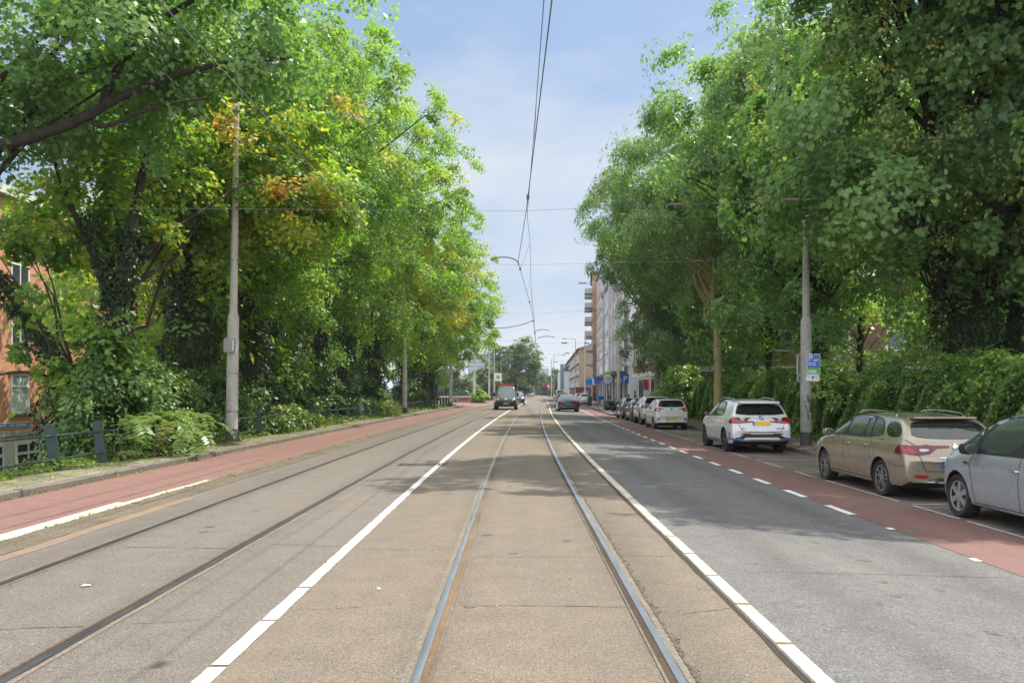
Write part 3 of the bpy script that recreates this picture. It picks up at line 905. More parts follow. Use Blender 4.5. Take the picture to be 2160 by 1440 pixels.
for i, (bx, by, el, n, ti, au, lab) in enumerate(LT):
    h = max(e[2] + .4 * e[5] for e in el)
    rn = random.Random(i * 7 + 3)
    lean = rn.uniform(-.3, .5)
    tk = [(bx, by, -1.0), (bx + lean * .2, by, 2), (bx + lean * .5 + .2, by, 5), (bx * .75 + el[0][0] * .25, by, 8), (bx * .5 + el[0][0] * .5, by, h * .75), (el[0][0], by, h)]
    big = 1.0 if by < 60 else 1.2
    tree('sycamore_tree', lab, (bx, by, -1.0), tk, .36, .06, el, int(n * 1.45), 40 + i, M_leafb, KITE, M_barkd,
         ivy=[([tk[0], tk[1], tk[2], ((tk[2][0]+tk[3][0])/2, by, 6.8)], [.36, .34, .30, .20], .46)],
         rc=.80, spr=9, lps=int(27 / big), size=.155 * big, tint=ti, tv=.12, auto=au, group=GL, shell=.45, fr=.2)
# thinner ivy columns between them, the dark wood behind
for i, (bx, by, rad, zt, lab) in enumerate([
        (-10.9, 27.2, .30, 7.0, 'dark ivy column right of the yellow sycamore, left of the nearest pole'),
        (-10.6, 33.8, .36, 6.6, 'thick dark ivy column just right of the nearest left pole'),
        (-11.2, 46.5, .34, 6.5, 'dark ivy column over the middle of the long railing'),
        (-10.2, 57.5, .32, 6.0, 'leaning ivy column left of the second left pole'),
        (-9.7, 70.5, .32, 5.8, 'ivy column just beyond the second left pole'),
        (-9.3, 83, .32, 5.5, 'ivy column near the far end of the railing')]):
    tk = [(bx, by, -1), (bx + .1, by, 2), (bx + .15, by, zt * .65), (bx + .35, by, zt + 2)]
    tree('ivy_tree', lab, (bx, by, -1), tk, rad * .8, .06, [(bx + .6, by, zt + 1.2, 2.2, 2.4, 2.2), (bx, by, 3.2, 1.3, 1.2, 2.2, .6)], 46, 80 + i, M_leafg, KITE, M_barkd,
         ivy=[(tk[:3] + [(bx + .2, by, zt)], [rad, rad, rad * .9, rad * .6], .45)], rc=.9, spr=8, lps=18, size=.21, tint=.34, tv=.13, group=GL)
for i, (cx, cyy, cz, rx, ry, rz, n, lab) in enumerate([
        (-14.6, 34, 3.5, 2.9, 4, 5.6, 85, 'shaded tree deep in the bank behind the yellow sycamore'),
        (-18.5, 47, 6.5, 5.5, 6, 7.5, 110, 'shaded tree deep in the bank behind the tall bright green trees'),
        (-17.5, 62, 7, 5.5, 7, 8, 105, 'shaded tree deep in the bank behind the second left pole'),
        (-15.5, 79, 6.5, 5, 7, 7.5, 95, 'shaded tree deep in the bank behind the last stretch of railing')]):
    tree('bank_tree', lab, (cx, cyy, -3.4), [(cx, cyy, -3.4), (cx, cyy, 1), (cx + .3, cyy, 5), (cx, cyy, cz + 3)], .3, .08, [(cx, cyy, cz, rx, ry, rz)], n, 100 + i,
         M_leafg, KITE, M_barkd, rc=1.3, spr=9, lps=24, size=.26, tint=.42, tv=.12, shell=.5, group='shaded trees down the bank', fr=.4)

# --- right side
tree('maple_tree', 'large sycamore spreading over the beige estate car, two dark ivied trunks', (14.4, 27.2, -.1),
     [(14.4, 27.2, -.1), (14.3, 27.1, 2.5), (14.0, 27, 5), (13.7, 26.8, 8), (13.2, 26.5, 12)], .50, .12,
     [(13.0, 25.6, 9.8, 5.9, 4.6, 4.6), (16.2, 23.4, 11.5, 5.5, 4.2, 5.4), (9.6, 22.9, 7.0, 2.7, 2.4, 1.5), (15.6, 23.3, 6.6, 3.6, 2.6, 1.9), (10.9, 23.4, 16.3, 6.0, 5.0, 2.8, 1.4)], 690, 21, M_leafm, MAPLE, M_barkd,
     ivy=[([(14.4, 27.2, 0), (14.3, 27.1, 2.5), (14.0, 27, 5), (13.8, 26.9, 7.5)], [.55, .5, .45, .3], .38),
          ([(16.1, 27.5, 0), (16.3, 27.4, 3), (16.6, 27.3, 6), (16.8, 27, 9.5)], [.75, .7, .6, .35], .45)],
     extra_limbs=[([(16.1, 27.5, -.1), (16.3, 27.4, 3), (16.6, 27.3, 6), (16.8, 27, 9), (16.6, 26.5, 13)], (.6, .12)),
                  ([(14.1, 27, 4.6), (12.8, 26, 6.3), (11.4, 25, 7.0), (9.4, 23.6, 7.2)], (.15, .03)),
                  ([(16.4, 27.2, 4.6), (15.4, 25.2, 5.6), (14.1, 23.8, 6.4), (12.4, 22.8, 6.9)], (.14, .03)),
                  ([(16.6, 27, 7), (15.6, 24.6, 8.4), (14.2, 22.6, 9.6), (13.2, 21.4, 10.4)], (.14, .03))],
     rc=.95, spr=9, lps=27, size=.145, tint=.33, tv=.11, shell=.42, group=GR, up=.5, outw=.85, droop=.5, fr=.45)
# pale winged seeds hanging in it
(sd, _) = crown(77, [(12.8, 24.6, 9.6, 5.8, 4.4, 4.4), (9.6, 22.7, 7.1, 2.7, 2.3, 1.4), (16, 22.6, 10.5, 5, 4, 4.6)], 300, rc=.7, spr=5, lps=10, size=.10, shell=.7, tint=.5, tv=.3, droop=1.2, flat=.1)
leaf_object('seed_bunches', [sd], KITE, M_seed, bpy.data.objects['maple_tree.002'], (14.4, 27.2, -.1))
tree('maple_tree', 'tree leaning in from beyond the top right corner above the silver car', (18.2, 17.0, -.1),
     [(18.2, 17.0, -.1), (18.1, 17, 4), (17.8, 17, 8), (17.4, 17, 12)], .45, .12,
     [(18.6, 17.0, 11.8, 4.6, 3.2, 4.2), (12.7, 18.2, 13.8, 4.6, 2.8, 3.0, 2.2)], 290, 22, M_leafm, MAPLE, M_barkd, rc=1.0, spr=9, lps=24, size=.145, tint=.33, tv=.11, group=GR, up=.5, outw=.85, droop=.5)
tree('lime_tree', 'broad dark green tree directly behind the parking sign pole', (13.2, 37.5, -.1),
     [(13.2, 37.5, -.1), (13.1, 37.4, 3), (12.8, 37, 7), (12, 36.6, 11), (11.6, 36.4, 16)], .34, .07,
     [(12.4, 36.2, 12.6, 5.5, 5.4, 6.4), (12.6, 35, 6.2, 3.6, 3, 2.4, .7)], 350, 23, M_leafm, KITE, M_barkd,
     ivy=[([(13.2, 37.5, 0), (13.1, 37.4, 3), (12.8, 37, 6)], [.35, .3, .22], .3)], rc=.95, spr=10, lps=26, size=.175, tint=.35, tv=.12, shell=.42, group=GR, up=.5, outw=.85, droop=.5)
tree('ash_tree', 'slim street tree with a yellowish bare trunk behind the white electric car', (9.55, 40.2, -.1),
     [(9.55, 40.2, -.1), (9.55, 40.2, 2), (9.5, 40.2, 4.2), (9.3, 40.3, 6.2), (9.35, 40.4, 8), (8.9, 40.5, 12)], .21, .05,
     [(8.5, 41, 11.2, 4.2, 4.2, 4.6), (9.8, 40.5, 6.6, 2.2, 2.2, 1.6, .6)], 200, 24, M_leafblue, SLIM, M_barky,
     extra_limbs=[([(9.3, 40.3, 6.0), (8.7, 40.4, 7.2), (8.3, 40.5, 9)], (.10, .03))],
     rc=.9, spr=11, lps=32, size=.18, tint=.42, tv=.12, shell=.4, fr=.3, group=GR, up=.5, outw=.85, droop=.45)
tree('ash_tree', 'bluish green ash at the end of the hedge, nearest the white facades', (9.9, 60, -.1),
     [(9.9, 60, -.1), (9.95, 60, 2), (9.9, 60, 4.5), (9.7, 60, 8), (9.5, 60, 13)], .27, .06,
     [(10.2, 60, 12.5, 4.7, 5.2, 4.6), (11.1, 60.5, 7.6, 3.2, 3.6, 2.5, .9), (11.0, 60.2, 5.2, 2.9, 2.6, 2.0, 1.1)], 330, 25, M_leafblue, SLIM, M_barkp,
     rc=1.0, spr=11, lps=27, size=.23, fr=.35, tint=.34, tv=.11, shell=.4, group=GR, up=.5, outw=.85, droop=.45)
for i, (bx, by, el, n, lab) in enumerate([
        (14.6, 49, [(13.8, 49, 11.5, 5.2, 5.6, 7.2), (12.6, 50, 5.6, 2.8, 3.4, 2.4, .9)], 200, 'dark tree filling the gap between the two slim ash trees'),
        (20.5, 36, [(20.2, 36, 9.0, 5.0, 5.0, 5.2), (20, 36, 5, 3, 3, 1.8, .5)], 120, 'shaded tree inside the garden behind the tall hedge'),
        (21.5, 53, [(21, 53, 9.5, 6, 6, 7)], 100, 'distant garden tree seen through the branches over the hedge')]):
    tree('garden_tree', lab, (bx, by, -.1), [(bx, by, -.1), (bx, by, 3), (bx, by, 7), (el[0][0], by, el[0][2] + 2)], .28, .07, el, n, 120 + i, M_leafm, KITE, M_barkd,
         rc=1.35, spr=9, lps=22, size=.27, tint=.36, tv=.14, shell=.45, group=GR, up=.5, outw=.85, fr=.4)

# --- hedge along the right pavement
hroot = empty('hedge', (11.9, 40, -.1), 0, 'tall evergreen hedge with uneven top behind the parked cars on the right', 'hedge')
g = np.random.default_rng(5)
def hedge_leaves(n, y0, y1, x0, x1, zt, size, seed):
    g = np.random.default_rng(seed)
    out = []
    # front face, top and near end, thick with lumps
    for face, m in (('f', n), ('t', int(n * .75)), ('e', int(n * .12))):
        y = g.uniform(y0, y1, m) if face != 'e' else np.full(m, y0) + g.normal(0, .15, m)
        a = g.uniform(0, 1, m)
        lump = .26 * np.sin(y * 2.3 + a * 5) * np.sin(y * .9 + 1) + .16 * np.sin(y * 5.1 + a * 9)
        zt_ = zt - .1 + .2 * np.sin(y * .55) + .2 * np.sin(y * 1.7 + 2) + .1 * np.sin(y * 4.3)
        dep = np.abs(g.normal(0, .13, m))
        if face == 'f':
            x = x0 - .1 + dep - lump + .25 * np.clip(a - .75, 0, 1); z = -.05 + a * zt_
            nn = np.array([-1, 0, .5])
        elif face == 't':
            x = x0 + a * (x1 - x0); z = zt_ - dep + lump * 1.2
            nn = np.array([-.25, 0, 1])
        else:
            x = x0 + a * (x1 - x0); z = g.uniform(0, 1, m) * zt_
            nn = np.array([-.3, -1, .3])
        x = x + C(40) * 0 + np.interp(y, [20, 64], [0, .35])
        p = np.stack([x, y, z], 1)
        nv = norm(nn + g.normal(0, .55, (m, 3)))
        d = np.array([-.5, 0, .1]) + g.normal(0, .7, (m, 3))
        s = size * g.uniform(.6, 1.4, m)
        ti = .38 + g.normal(0, .15, m) + lump * .55 - dep * .3 + (.22 * (g.uniform(size=m) > .82))
        out.append((p, nv, d, s, ti))
    return out
leaf_object('foliage', hedge_leaves(76000, 17.5, 36, 10.85, 13.2, 2.06, .088, 1) + hedge_leaves(42000, 36, 63, 10.95, 13.2, 2.2, .135, 2), KITE, M_hedge, hroot, (11.9, 40, -.1))
mb = MB()
strip(mb, [(11.25, -.1), (11.2, 1.5), (11.5, 1.72), (12.9, 1.72), (13.0, -.1)], 17.9, 62, 1.0, wob=.05, seed=3, close=True)
o = mb.build('light_block_core', M_barkd, None, fixn=False); o.parent = hroot; o.location = (-11.9, -40, .1)  # solid dark core added inside the hedge to block light
# lighter bushes that stand proud of it
def bush(name, label, c, r, n, seed, mat, size=.12, tint=.4, group=None, tmpl=KITE, **k):
    root = empty(name, (c[0], c[1], c[2] - r[2]), 0, label, 'bush', group)
    kk = dict(rc=.35, spr=7, lps=16, shell=.62, tv=.14); kk.update(k)
    lv, cl = crown(seed, [(*c, *r)], n, size=size, tint=tint, **kk)
    o = (c[0], c[1], c[2] - r[2])
    mb = MB(); gg = np.random.default_rng(seed)
    for q in cl[::2]:
        mb.tube([(gg.normal(0, .08), gg.normal(0, .08), 0), (np.array(q) - np.array(o)) * .5 + gg.normal(0, .06, 3), np.array(q) - np.array(o)], [.022, .014, .005], 5, cap=False)
    mb.build('stem', M_barkd, root, fixn=False)
    leaf_object('foliage', [lv], tmpl, mat, root, o)
    return root
bush('bush', 'light green bush bulging from the hedge behind the white hatchback', (10.9, 56, 1.7), (1.2, 3.2, 1.85), 125, 201, M_hedge, .17, .62)
bush('bush', 'pale glossy laurel bush on the hedge just left of the parking sign', (10.95, 29.5, 1.75), (.5, 1.0, .8), 40, 202, M_hedge, .13, .72)
bush('bush', 'tall bush growing out of the hedge top above the beige estate car', (12.2, 22.6, 1.75), (.8, 1.2, .7), 50, 203, M_hedge, .12, .5)
bush('bush', 'bush rising from the hedge top below the dark ivied trunks', (13.4, 24.5, 1.85), (.9, 1.2, .8), 50, 204, M_hedge, .13, .45)
for i, (bx_, by_, lab) in enumerate([(11.6, 19.6, 'loose leafy bush in the hedge right of the beige car roof'), (11.7, 33.5, 'loose leafy bush in the hedge behind the white electric car'), (12.0, 43.5, 'loose leafy bush in the hedge right of the yellowish trunk')]):
    bush('bush', lab, (bx_, by_, 1.75), (.8, 1.3, .75), 42, 206 + i, M_hedge, .13, .56)
# ivy round the foot of the hedge
def cover(name, s0, s1, y0, y1, n, size, seed, z0, mat=M_cover, hump=.14, tint=.42, yp=1.0, edge=.25):
    g = np.random.default_rng(seed)
    y = y0 + (y1 - y0) * g.uniform(size=n) ** yp
    a = g.uniform(size=n)
    s = s0 + (s1 - s0) * a + edge * np.sin(y * 2.1 + seed) * (.5 + .5 * np.sin(y * .83)) * np.where(s1 > s0, a, 1 - a)
    cc = np.interp(y, _cy, _cv)
    h = hump * (.5 + .5 * np.sin(y * 3.7 + a * 5) * np.sin(y * 1.3 + 2 + a * 3)) * np.sin(np.pi * np.clip(a, .04, .96)) ** .6
    p = np.stack([s + cc, y, z0(s) + h * g.uniform(.3, 1.15, n) + .01], 1)
    nv = norm(np.array([0, -.15, 1]) + g.normal(0, .42, (n, 3)))
    o = leaf_object(name, [(p, nv, g.normal(0, 1, (n, 3)), size * g.uniform(.55, 1.4, n), tint + g.normal(0, .16, n))], KITE, mat)
    return tag(o, kind='stuff')
cover('ground_ivy', 10.15, 11.1, 17, 40, 9000, .09, 31, lambda s: s * 0 - .06, M_hedge, .22, .36)
bz = lambda s: np.interp(s, [-13.5, -10.6, -9.35, -8.9], [-2.6, -.75, 0.0, .09])
cover('ground_ivy', -8.85, -10.6, 10, 34, 26000, .085, 32, bz, M_cover, .42, .46, 1.2, -.35)
cover('ground_ivy', -8.75, -10.8, 33, 95, 22000, .14, 33, bz, M_cover, .5, .44, 1.1, -.4)
cover('ground_ivy', -10.2, -15.5, 9, 90, 26000, .19, 34, bz, M_ivy, .7, .4, 1.1)
cover('weeds', -5.58, -5.38, 5, 40, 2600, .035, 35, lambda s: s * 0 + .0, M_cover, .07, .55, 1.3, .05)
cover('weeds', -7.66, -7.56, 8, 40, 1300, .04, 36, lambda s: s * 0 + .0, M_cover, .05, .55, 1.4, .05)
cover('weeds', -8.75, -7.85, 9, 60, 5200, .038, 37, lambda s: s * 0 + .10, M_cover, .03, .62, 1.3, .2)
cover('fallen_leaves', 8.5, 10.4, 14, 40, 900, .06, 38, lambda s: s * 0 - .075, leafmat('dry leaves', [(0, (.16, .10, .05)), (1, (.36, .26, .12))], .1, .7, .2), .01, .5)

# --- evergreen ivy thicket behind the railing
for i, (cx, cyy, cz, rx, ry, rz, n, ti, lab) in enumerate([
        (-10.1, 21.0, .85, .9, 1.5, 1.8, 115, .46, 'large dark ivy thicket behind the railing nearest the camera'),
        (-10.2, 23.4, .8, 1.0, 1.7, 1.6, 85, .62, 'pale glossy ivy thicket left of the nearest pole'),
        (-10.6, 29.5, .7, 1.0, 2.6, 1.7, 90, .40, 'ivy thicket at the foot of the dark column beyond the nearest pole'),
        (-10.7, 36.5, .8, 1.2, 3.2, 1.9, 95, .40, 'long ivy thicket behind the low overgrown stretch of railing'),
        (-10.8, 46, .8, 1.2, 4.0, 1.9, 90, .38, 'ivy thicket behind the middle of the railing'),
        (-10.3, 58, .8, 1.1, 5.0, 1.8, 85, .40, 'ivy thicket behind the second left pole'),
        (-9.6, 74, .8, 1.1, 6.5, 1.8, 85, .42, 'ivy thicket behind the far stretch of railing')]):
    bush('ivy_thicket', lab, (cx, cyy, cz), (rx, ry, rz), n, 220 + i, M_ivy, .12 if cyy < 34 else .19, ti, 'ivy thickets behind the railing', rc=.5, spr=8, lps=24, shell=.6)
bush('bush', 'feathery yellow-green weed clump at the kerbside short of the second left pole', (-7.9, 51.5, .52), (.55, 1.6, .5), 46, 240, M_cover, .10, .58, tmpl=SLIM)
bush('bush', 'low green bramble clump over the railing between pole and middle fence', (-8.9, 33.5, .42), (.55, 3.4, .45), 60, 241, M_cover, .13, .38)
bush('bush', 'bright yellow-green shrub at the foot of the third left pole', (-5.5, 121, .8), (1.0, 1.6, 1.0), 40, 242, M_leafb, .24, .36)

# --- tree of heaven seedling over the railing: long feathered fronds
fr = empty('fern_plant', (-8.7, 20.2, .08), 0, 'feathery tree-of-heaven seedling with long fronds arching over the railing', 'plant')
g = np.random.default_rng(8)
PP = []; st = MB()
for i in range(60):
    az = g.uniform(0, 6.283); L = g.uniform(.75, 1.2); h0 = g.uniform(.1, .95)
    bx, byy = g.normal(0, .35), g.normal(0, .75)
    dr = np.array([math.cos(az), math.sin(az), 0])
    if g.uniform() < .6: dr = norm(np.array([dr[0] + .6, dr[1] - .5, 0]))
    pts = []
    for k in range(13):
        f = k / 12
        pts.append(np.array([bx, byy, h0]) + dr * L * f * (1 - .15 * f) + np.array([0, 0, L * (.62 * f - .85 * f * f)]))
    st.tube([(bx * .4, byy * .6, -.2), (bx, byy, h0 * .6), pts[0]], [.016, .012, .008], 5, cap=False)
    st.tube(pts, [.008 * (1 - .7 * k / 12) for k in range(13)], 4, cap=False)
    red = g.uniform() < .14
    for k in range(1, 13):
        t_ = norm(pts[k] - pts[k-1]); sd_ = norm(np.cross(t_, [0, 0, 1])); up_ = np.cross(sd_, t_)
        for sgn in (-1, 1):
            d = norm(sd_ * sgn + t_ * .35 - np.array([0, 0, .3]))
            PP.append((pts[k], norm(up_ + g.normal(0, .15, 3)), d, 0.25 * (1 - .45 * abs(k/12 - .45)) * g.uniform(.85, 1.15), (.95 if red and k > 5 else .45 + g.normal(0, .12))))
arr = [np.array([q[j] for q in PP]) for j in range(5)]
leaf_object('fronds', [tuple(arr)], SLIM * np.array([1, 1.15, 1]), M_frond, fr)
st.build('stem', weathered('green stem', (.12, .14, .05), (.16, .15, .07), 8), fr, fixn=False)

# --- far trees
M_leaff = leafmat('far leaves', [(0, (.075, .125, .060)), (.4, (.12, .19, .075)), (.8, (.19, .26, .085)), (1, (.28, .33, .12))], .4)
for i, (x, y, zc, rx, ry, rz, n, sz, lab) in enumerate([
        (-.6, 215, 8.2, 6.2, 6.2, 6.4, 120, .52, 'round dark street tree standing alone left of the far wires'),
        (-12.5, 168, 3.6, 4.2, 5, 3.9, 70, .42, 'bushy tree behind the low pink kiosk at the end of the bank'),
        (-7.5, 190, 4.0, 3.6, 5, 3.8, 60, .42, 'dark tree just right of the low pink kiosk, behind a concrete pole'),
        (-19, 185, 4.4, 5.5, 6, 4.6, 60, .5, 'tree at the left end of the far square behind the railing'),
        (14.5, 380, 5.6, 6, 8, 6, 55, .85, 'pale far tree behind the tram'),
        (24.5, 330, 6.5, 4.5, 6, 6, 55, .75, 'far dark tree beside the teal scaffolding'),
        (6.5, 420, 5.4, 7, 8, 6, 55, .95, 'far tree at the end of the street left of the tram'),
        (34, 480, 7, 10, 8, 9, 60, 1.1, 'farthest hazy tree closing the street beyond the tram')]):
    tree('street_tree', lab, (x, y, -.2), [(x, y, -.2), (x, y, 2), (x, y, zc), (x, y, zc + rz * .5)], .32, .08, [(x, y, zc, rx, ry, rz)], n, 300 + i, M_leaff, KITE, M_barkd,
         rc=rx * .26, spr=9, lps=18, size=sz, tint=.42, tv=.16, shell=.5, group='trees at the far end of the street', fr=.4)
# ================================================================== FENCE, POLES, WIRES, SIGNS
M_fence = weathered('dark green fence paint', (.020, .046, .040), (.036, .066, .058), 7, .5, bump=.2, dark=((.09, .10, .09), .30))
M_rust2 = weathered('worn rail bar', (.10, .115, .105), (.22, .225, .20), 6, .5, .3)
M_conc = weathered('pole concrete', (.60, .575, .53), (.46, .435, .39), 5, .85, bump=.5, stretch=(1, 1, .3), dark=((.22, .20, .17), .34))
M_concd = weathered('lichened pole concrete', (.46, .445, .41), (.34, .325, .29), 7, .85, bump=.6, stretch=(1, 1, .4), dark=((.16, .155, .135), .38))
M_galv = weathered('galvanised steel', (.42, .43, .43), (.30, .31, .32), 8, .45, .6)
M_tarband = weathered('dark pole foot', (.11, .105, .10), (.07, .065, .06), 8, .8)
M_wire = simple('wire', (.17, .165, .175), .5, .5)
M_wirefar = simple('far wire', (.20, .20, .22), .6, .3)
M_box = weathered('grey steel box', (.36, .37, .37), (.27, .28, .28), 7, .5)
M_black = simple('black', (.012, .012, .013), .5)
M_blue = simple('sign blue', (.02, .11, .52), .35, coat=.3)
M_blue2 = simple('plate blue', (.03, .22, .62), .35, coat=.3)
M_green = simple('sign green', (.07, .42, .05), .35, coat=.3)
M_signw = simple('sign white', (.78, .79, .80), .4)
M_signb = weathered('sign back grey', (.30, .31, .33), (.24, .25, .27), 8, .5, .3)
M_red = simple('sign red', (.55, .03, .04), .4)
M_teal = simple('mark teal', (.02, .30, .28), .5)

def text_mesh(txt, size, M, mat, name, parent=None, ext=.002, align='LEFT'):
    cu = bpy.data.curves.new(name, 'FONT')
    cu.body = txt; cu.size = size; cu.extrude = ext; cu.align_x = align
    ob = bpy.data.objects.new(name, cu); COL.objects.link(ob)
    dg = bpy.context.evaluated_depsgraph_get()
    me = bpy.data.meshes.new_from_object(ob.evaluated_get(dg))
    bpy.data.objects.remove(ob); bpy.data.curves.remove(cu)
    me.transform(M); me.name = name; me.materials.clear()
    return link(name, me, mat, parent)
FACE_CAM = Matrix.Rotation(R(90), 4, 'X')          # text reads towards -Y

# ---- railing of flat-topped posts and two bars
fe = empty('railing', (-9.0, 16.5, 0), 0, 'dark green railing of flat leaning posts and two round bars along the left bank', 'railing')
def fence_s(y): return -9.0
ypos = [12.2, 14.3, 16.5, 18.35, 20.4, 22.5, 24.5, 26.9, 29.1]
while ypos[-1] < 91: ypos.append(ypos[-1] + 2.35)
rn = random.Random(2)
tops = []
for i, y in enumerate(ypos):
    mb = MB()
    # a plank-like steel post, wide across the walk, leaning a little, rounded top
    hgt = .90
    lean = -.15 if y < 27 else -.05
    w0, w1, t_ = .112, .094, .04
    P = []
    for k in range(9):
        a = math.pi * k / 8
        P.append((lean * 1.0 + w1 * math.cos(a), hgt - .09 + .09 * math.sin(a)))
    P = [(w0, -.25)] + P + [(-w0, -.25)]
    M = Matrix.Translation((C(y), y - 16.5, .10)) @ Matrix.Rotation(R(rn.uniform(-2, 2)), 4, 'X') @ Matrix.Rotation(R(14), 4, 'Z')
    mb.prism(P, 'y', -t_, t_, M)
    mb.build('post', M_fence, fe)
for (hz, wl) in ((.66, 'top_bar'), (.20, 'lower_bar')):
    pts = [(C(y) - (.13 if y < 27 else .05) * hz, y - 16.5, .10 + hz) for y in np.arange(10, 91.3, 1.0)]
    MB().tube(pts, .024, 8).build(wl, M_fence, fe, smooth=True)
M_b = MB().tube([(-.055, -4.0, .785), (-.055, -1.75, .785)], .027, 8).build('worn_sleeve', M_rust2, fe, smooth=True)

# ---- concrete tram poles
def pole(name, label, x, y, z, h, mat, r=.17, r2=.115, hs=3.9, group='concrete poles carrying the tram wires', lean=.0, foot=True):
    root = empty(name, (x, y, z), 0, label, 'pole', group)
    if lean: root.rotation_euler = (0, lean, 0)
    MB().lathe([(r, -.4), (r, 1.5), (r * .95, hs - z - .06), (r * .9, hs - z + .02), (r2 * 1.05, hs - z + .10)], 20).build('lower_shaft', mat, root, smooth=True)
    MB().lathe([(r2 * 1.04, hs - z + .08), (r2 * .85, (h + hs) / 2), (r2 * .62, h - z)], 18).build('upper_shaft', mat, root, smooth=True)
    for zz in (h - z - .25, h - z - 1.1, 5.6 - z, 2.1, .95):
        rr = r2 * .9 if zz > hs - z else r
        MB().lathe([(rr - .03, zz - .03), (rr + .010, zz - .028), (rr + .010, zz + .028), (rr - .03, zz + .03)], 18).build('clamp_band', M_galv, root, smooth=True)
    if foot:
        MB().lathe([(r + .004, -.1), (r + .006, .40), (r + .002, .42)], 20).build('foot', M_tarband, root, smooth=True)
    return root
PL = [(-8.75, 25.6, 'tall concrete pole with a grey switch box, nearest on the left'),
      (-8.75, 60, 'concrete pole at the railing, second from the left front'),
      (-8.75, 89.5, 'concrete pole half hidden by leaves near the end of the railing'),
      (-8.75, 120, 'concrete pole with a bracket arm beside the low pink kiosk'),
      (-8.6, 152, 'concrete pole just left of the black tow truck')]
poles = []
for i, (s, y, lab) in enumerate(PL):
    poles.append(pole('concrete_pole', lab, s + C(y), y, .08, 10.3 if i else 10.4, M_conc, r=.175, lean=R(.9) if i == 0 else 0))
bx = MB().cbox(-.19, .13, -.29, -.155, 2.72, 3.14, .015).build('switch_box', M_box, poles[0], smooth=True)
MB().box(.085, .125, -.305, -.289, 2.78, 3.08).build('box_hinge', M_signw, bx)
MB().tube([(-.06, -.19, 2.72), (-.05, -.2, 2.60), (.0, -.19, 2.56), (.03, -.18, 2.66)], .012, 6).build('cable_loop', M_conc, bx)
pr = pole('concrete_pole', 'lichened concrete pole carrying the blue parking sign, between the white and beige cars', 9.2, 26.9, -.08, 10.3, M_concd, r=.175, foot=True)
# graffiti tag: black marker strokes that follow the round shaft
gf = MB()
def gz(u, v): # u across (-1..1), v height above pole foot
    a = math.asin(max(-.98, min(.98, u * .95)))
    return (math.sin(a) * .1785, -math.cos(a) * .1785, v)
strokes = [[(.15, 1.62), (-.1, 1.60), (-.25, 1.48), (-.1, 1.40)], [(-.1, 1.55), (.1, 1.36)], [(.25, 1.56), (-.05, 1.38)], [(.1, 1.47), (.3, 1.44)], [(.45, 1.52), (.2, 1.34), (.55, 1.44), (.4, 1.28)],
           [(-.6, 1.42), (-.3, 1.20), (.0, 1.05), (.1, .92)], [(.75, 1.30), (.45, 1.02), (.2, .95)], [(.6, 1.34), (.25, 1.05)], [(.85, 1.22), (.6, 1.05)], [(-.5, 1.28), (-.35, 1.18)],
           [(-.4, 1.12), (-.1, .98), (.02, .80), (.1, .98)], [(-.2, 1.05), (.05, .84)], [(.3, 1.2), (.55, 1.3), (.35, 1.1), (.6, 1.2)], [(-.75, 1.52), (-.7, 1.50)], [(-.8, 1.36), (-.65, 1.40)]]
for s in strokes:
    pts = []
    for i in range(len(s) - 1):
        for k in range(5):
            f = k / 5
            pts.append(gz(s[i][0] * (1-f) + s[i+1][0] * f, s[i][1] * (1-f) + s[i+1][1] * f))
    pts.append(gz(*s[-1]))
    gf.tube(pts, .0085, 4)
gf.build('graffiti', M_black, pr)
st_ = MB()
st_.add([gz(.30, .95), gz(.62, .95), gz(.62, 1.05), gz(.30, 1.05)], [(0, 1, 2, 3)])
st_.build('sticker', M_signw, pr)
# parking zone sign: blue and green panel on brackets with a second one seen from behind
sg = empty('parking_sign', (9.2, 26.9, -.08), 0, 'blue and green parking zone sign with white letters on the right pole', 'sign')
z0 = 2.27
yb = -.215
MB().cbox(-.055, .365, yb - .02, yb, z0, z0 + .63, .006).build('sign_panel', M_signw, sg)
MB().box(-.04, .35, yb - .026, yb - .0195, z0 + .19, z0 + .615).build('blue_field', M_blue, sg)
MB().box(-.04, .35, yb - .0262, yb - .0193, z0 + .015, z0 + .186).build('green_field', M_green, sg)
T = lambda x, z: Matrix.Translation((x, yb - .0275, z)) @ FACE_CAM
text_mesh('P', .27, T(-.015, z0 + .405), M_signw, 'letter', sg)
text_mesh('1609', .095, T(.115, z0 + .395), M_signw, 'number', sg)
b = MB()
for zz in (z0 + .325, z0 + .265):
    for (xa, xb) in ((-.012, .03), (.04, .085), (.125, .165), (.172, .215)):
        b.box(xa, xb, yb - .0275, yb - .0255, zz, zz + .024)
b.build('small_text', M_signw, sg)
b = MB(); b.mat(0)
for k in range(3):
    b.cbox(-.015 + k * .088, .066 + k * .088, yb - .031, yb - .026, z0 + .03, z0 + .115, .003)
b.build('pictogram', M_signw, sg)
b = MB()
b.lathe([(.0, -.033 + yb), (.022, -.0325 + yb), (.022, -.0305 + yb)], 14, Matrix.Translation((.025, 0, z0 + .075)), 'y')
b.box(.103, .115, yb - .033, yb - .0305, z0 + .045, z0 + .10); b.box(.19, .212, yb - .033, yb - .0305, z0 + .06, z0 + .09)
b.build('pictogram', M_black, sg)
lowp = MB().cbox(-.07, .345, yb - .018, yb, z0 - .235, z0 - .012, .005).build('lower_panel', M_signw, sg)
b = MB()
b.lathe([(.0, yb - .022), (.045, yb - .0215), (.045, yb - .0175)], 18, Matrix.Translation((.135, 0, z0 - .105)), 'y')
b.box(.10, .19, yb - .0212, yb - .0175, z0 - .115, z0 - .10); b.box(.118, .138, yb - .0212, yb - .0175, z0 - .205, z0 - .16)
b.build('mark', M_teal, lowp)
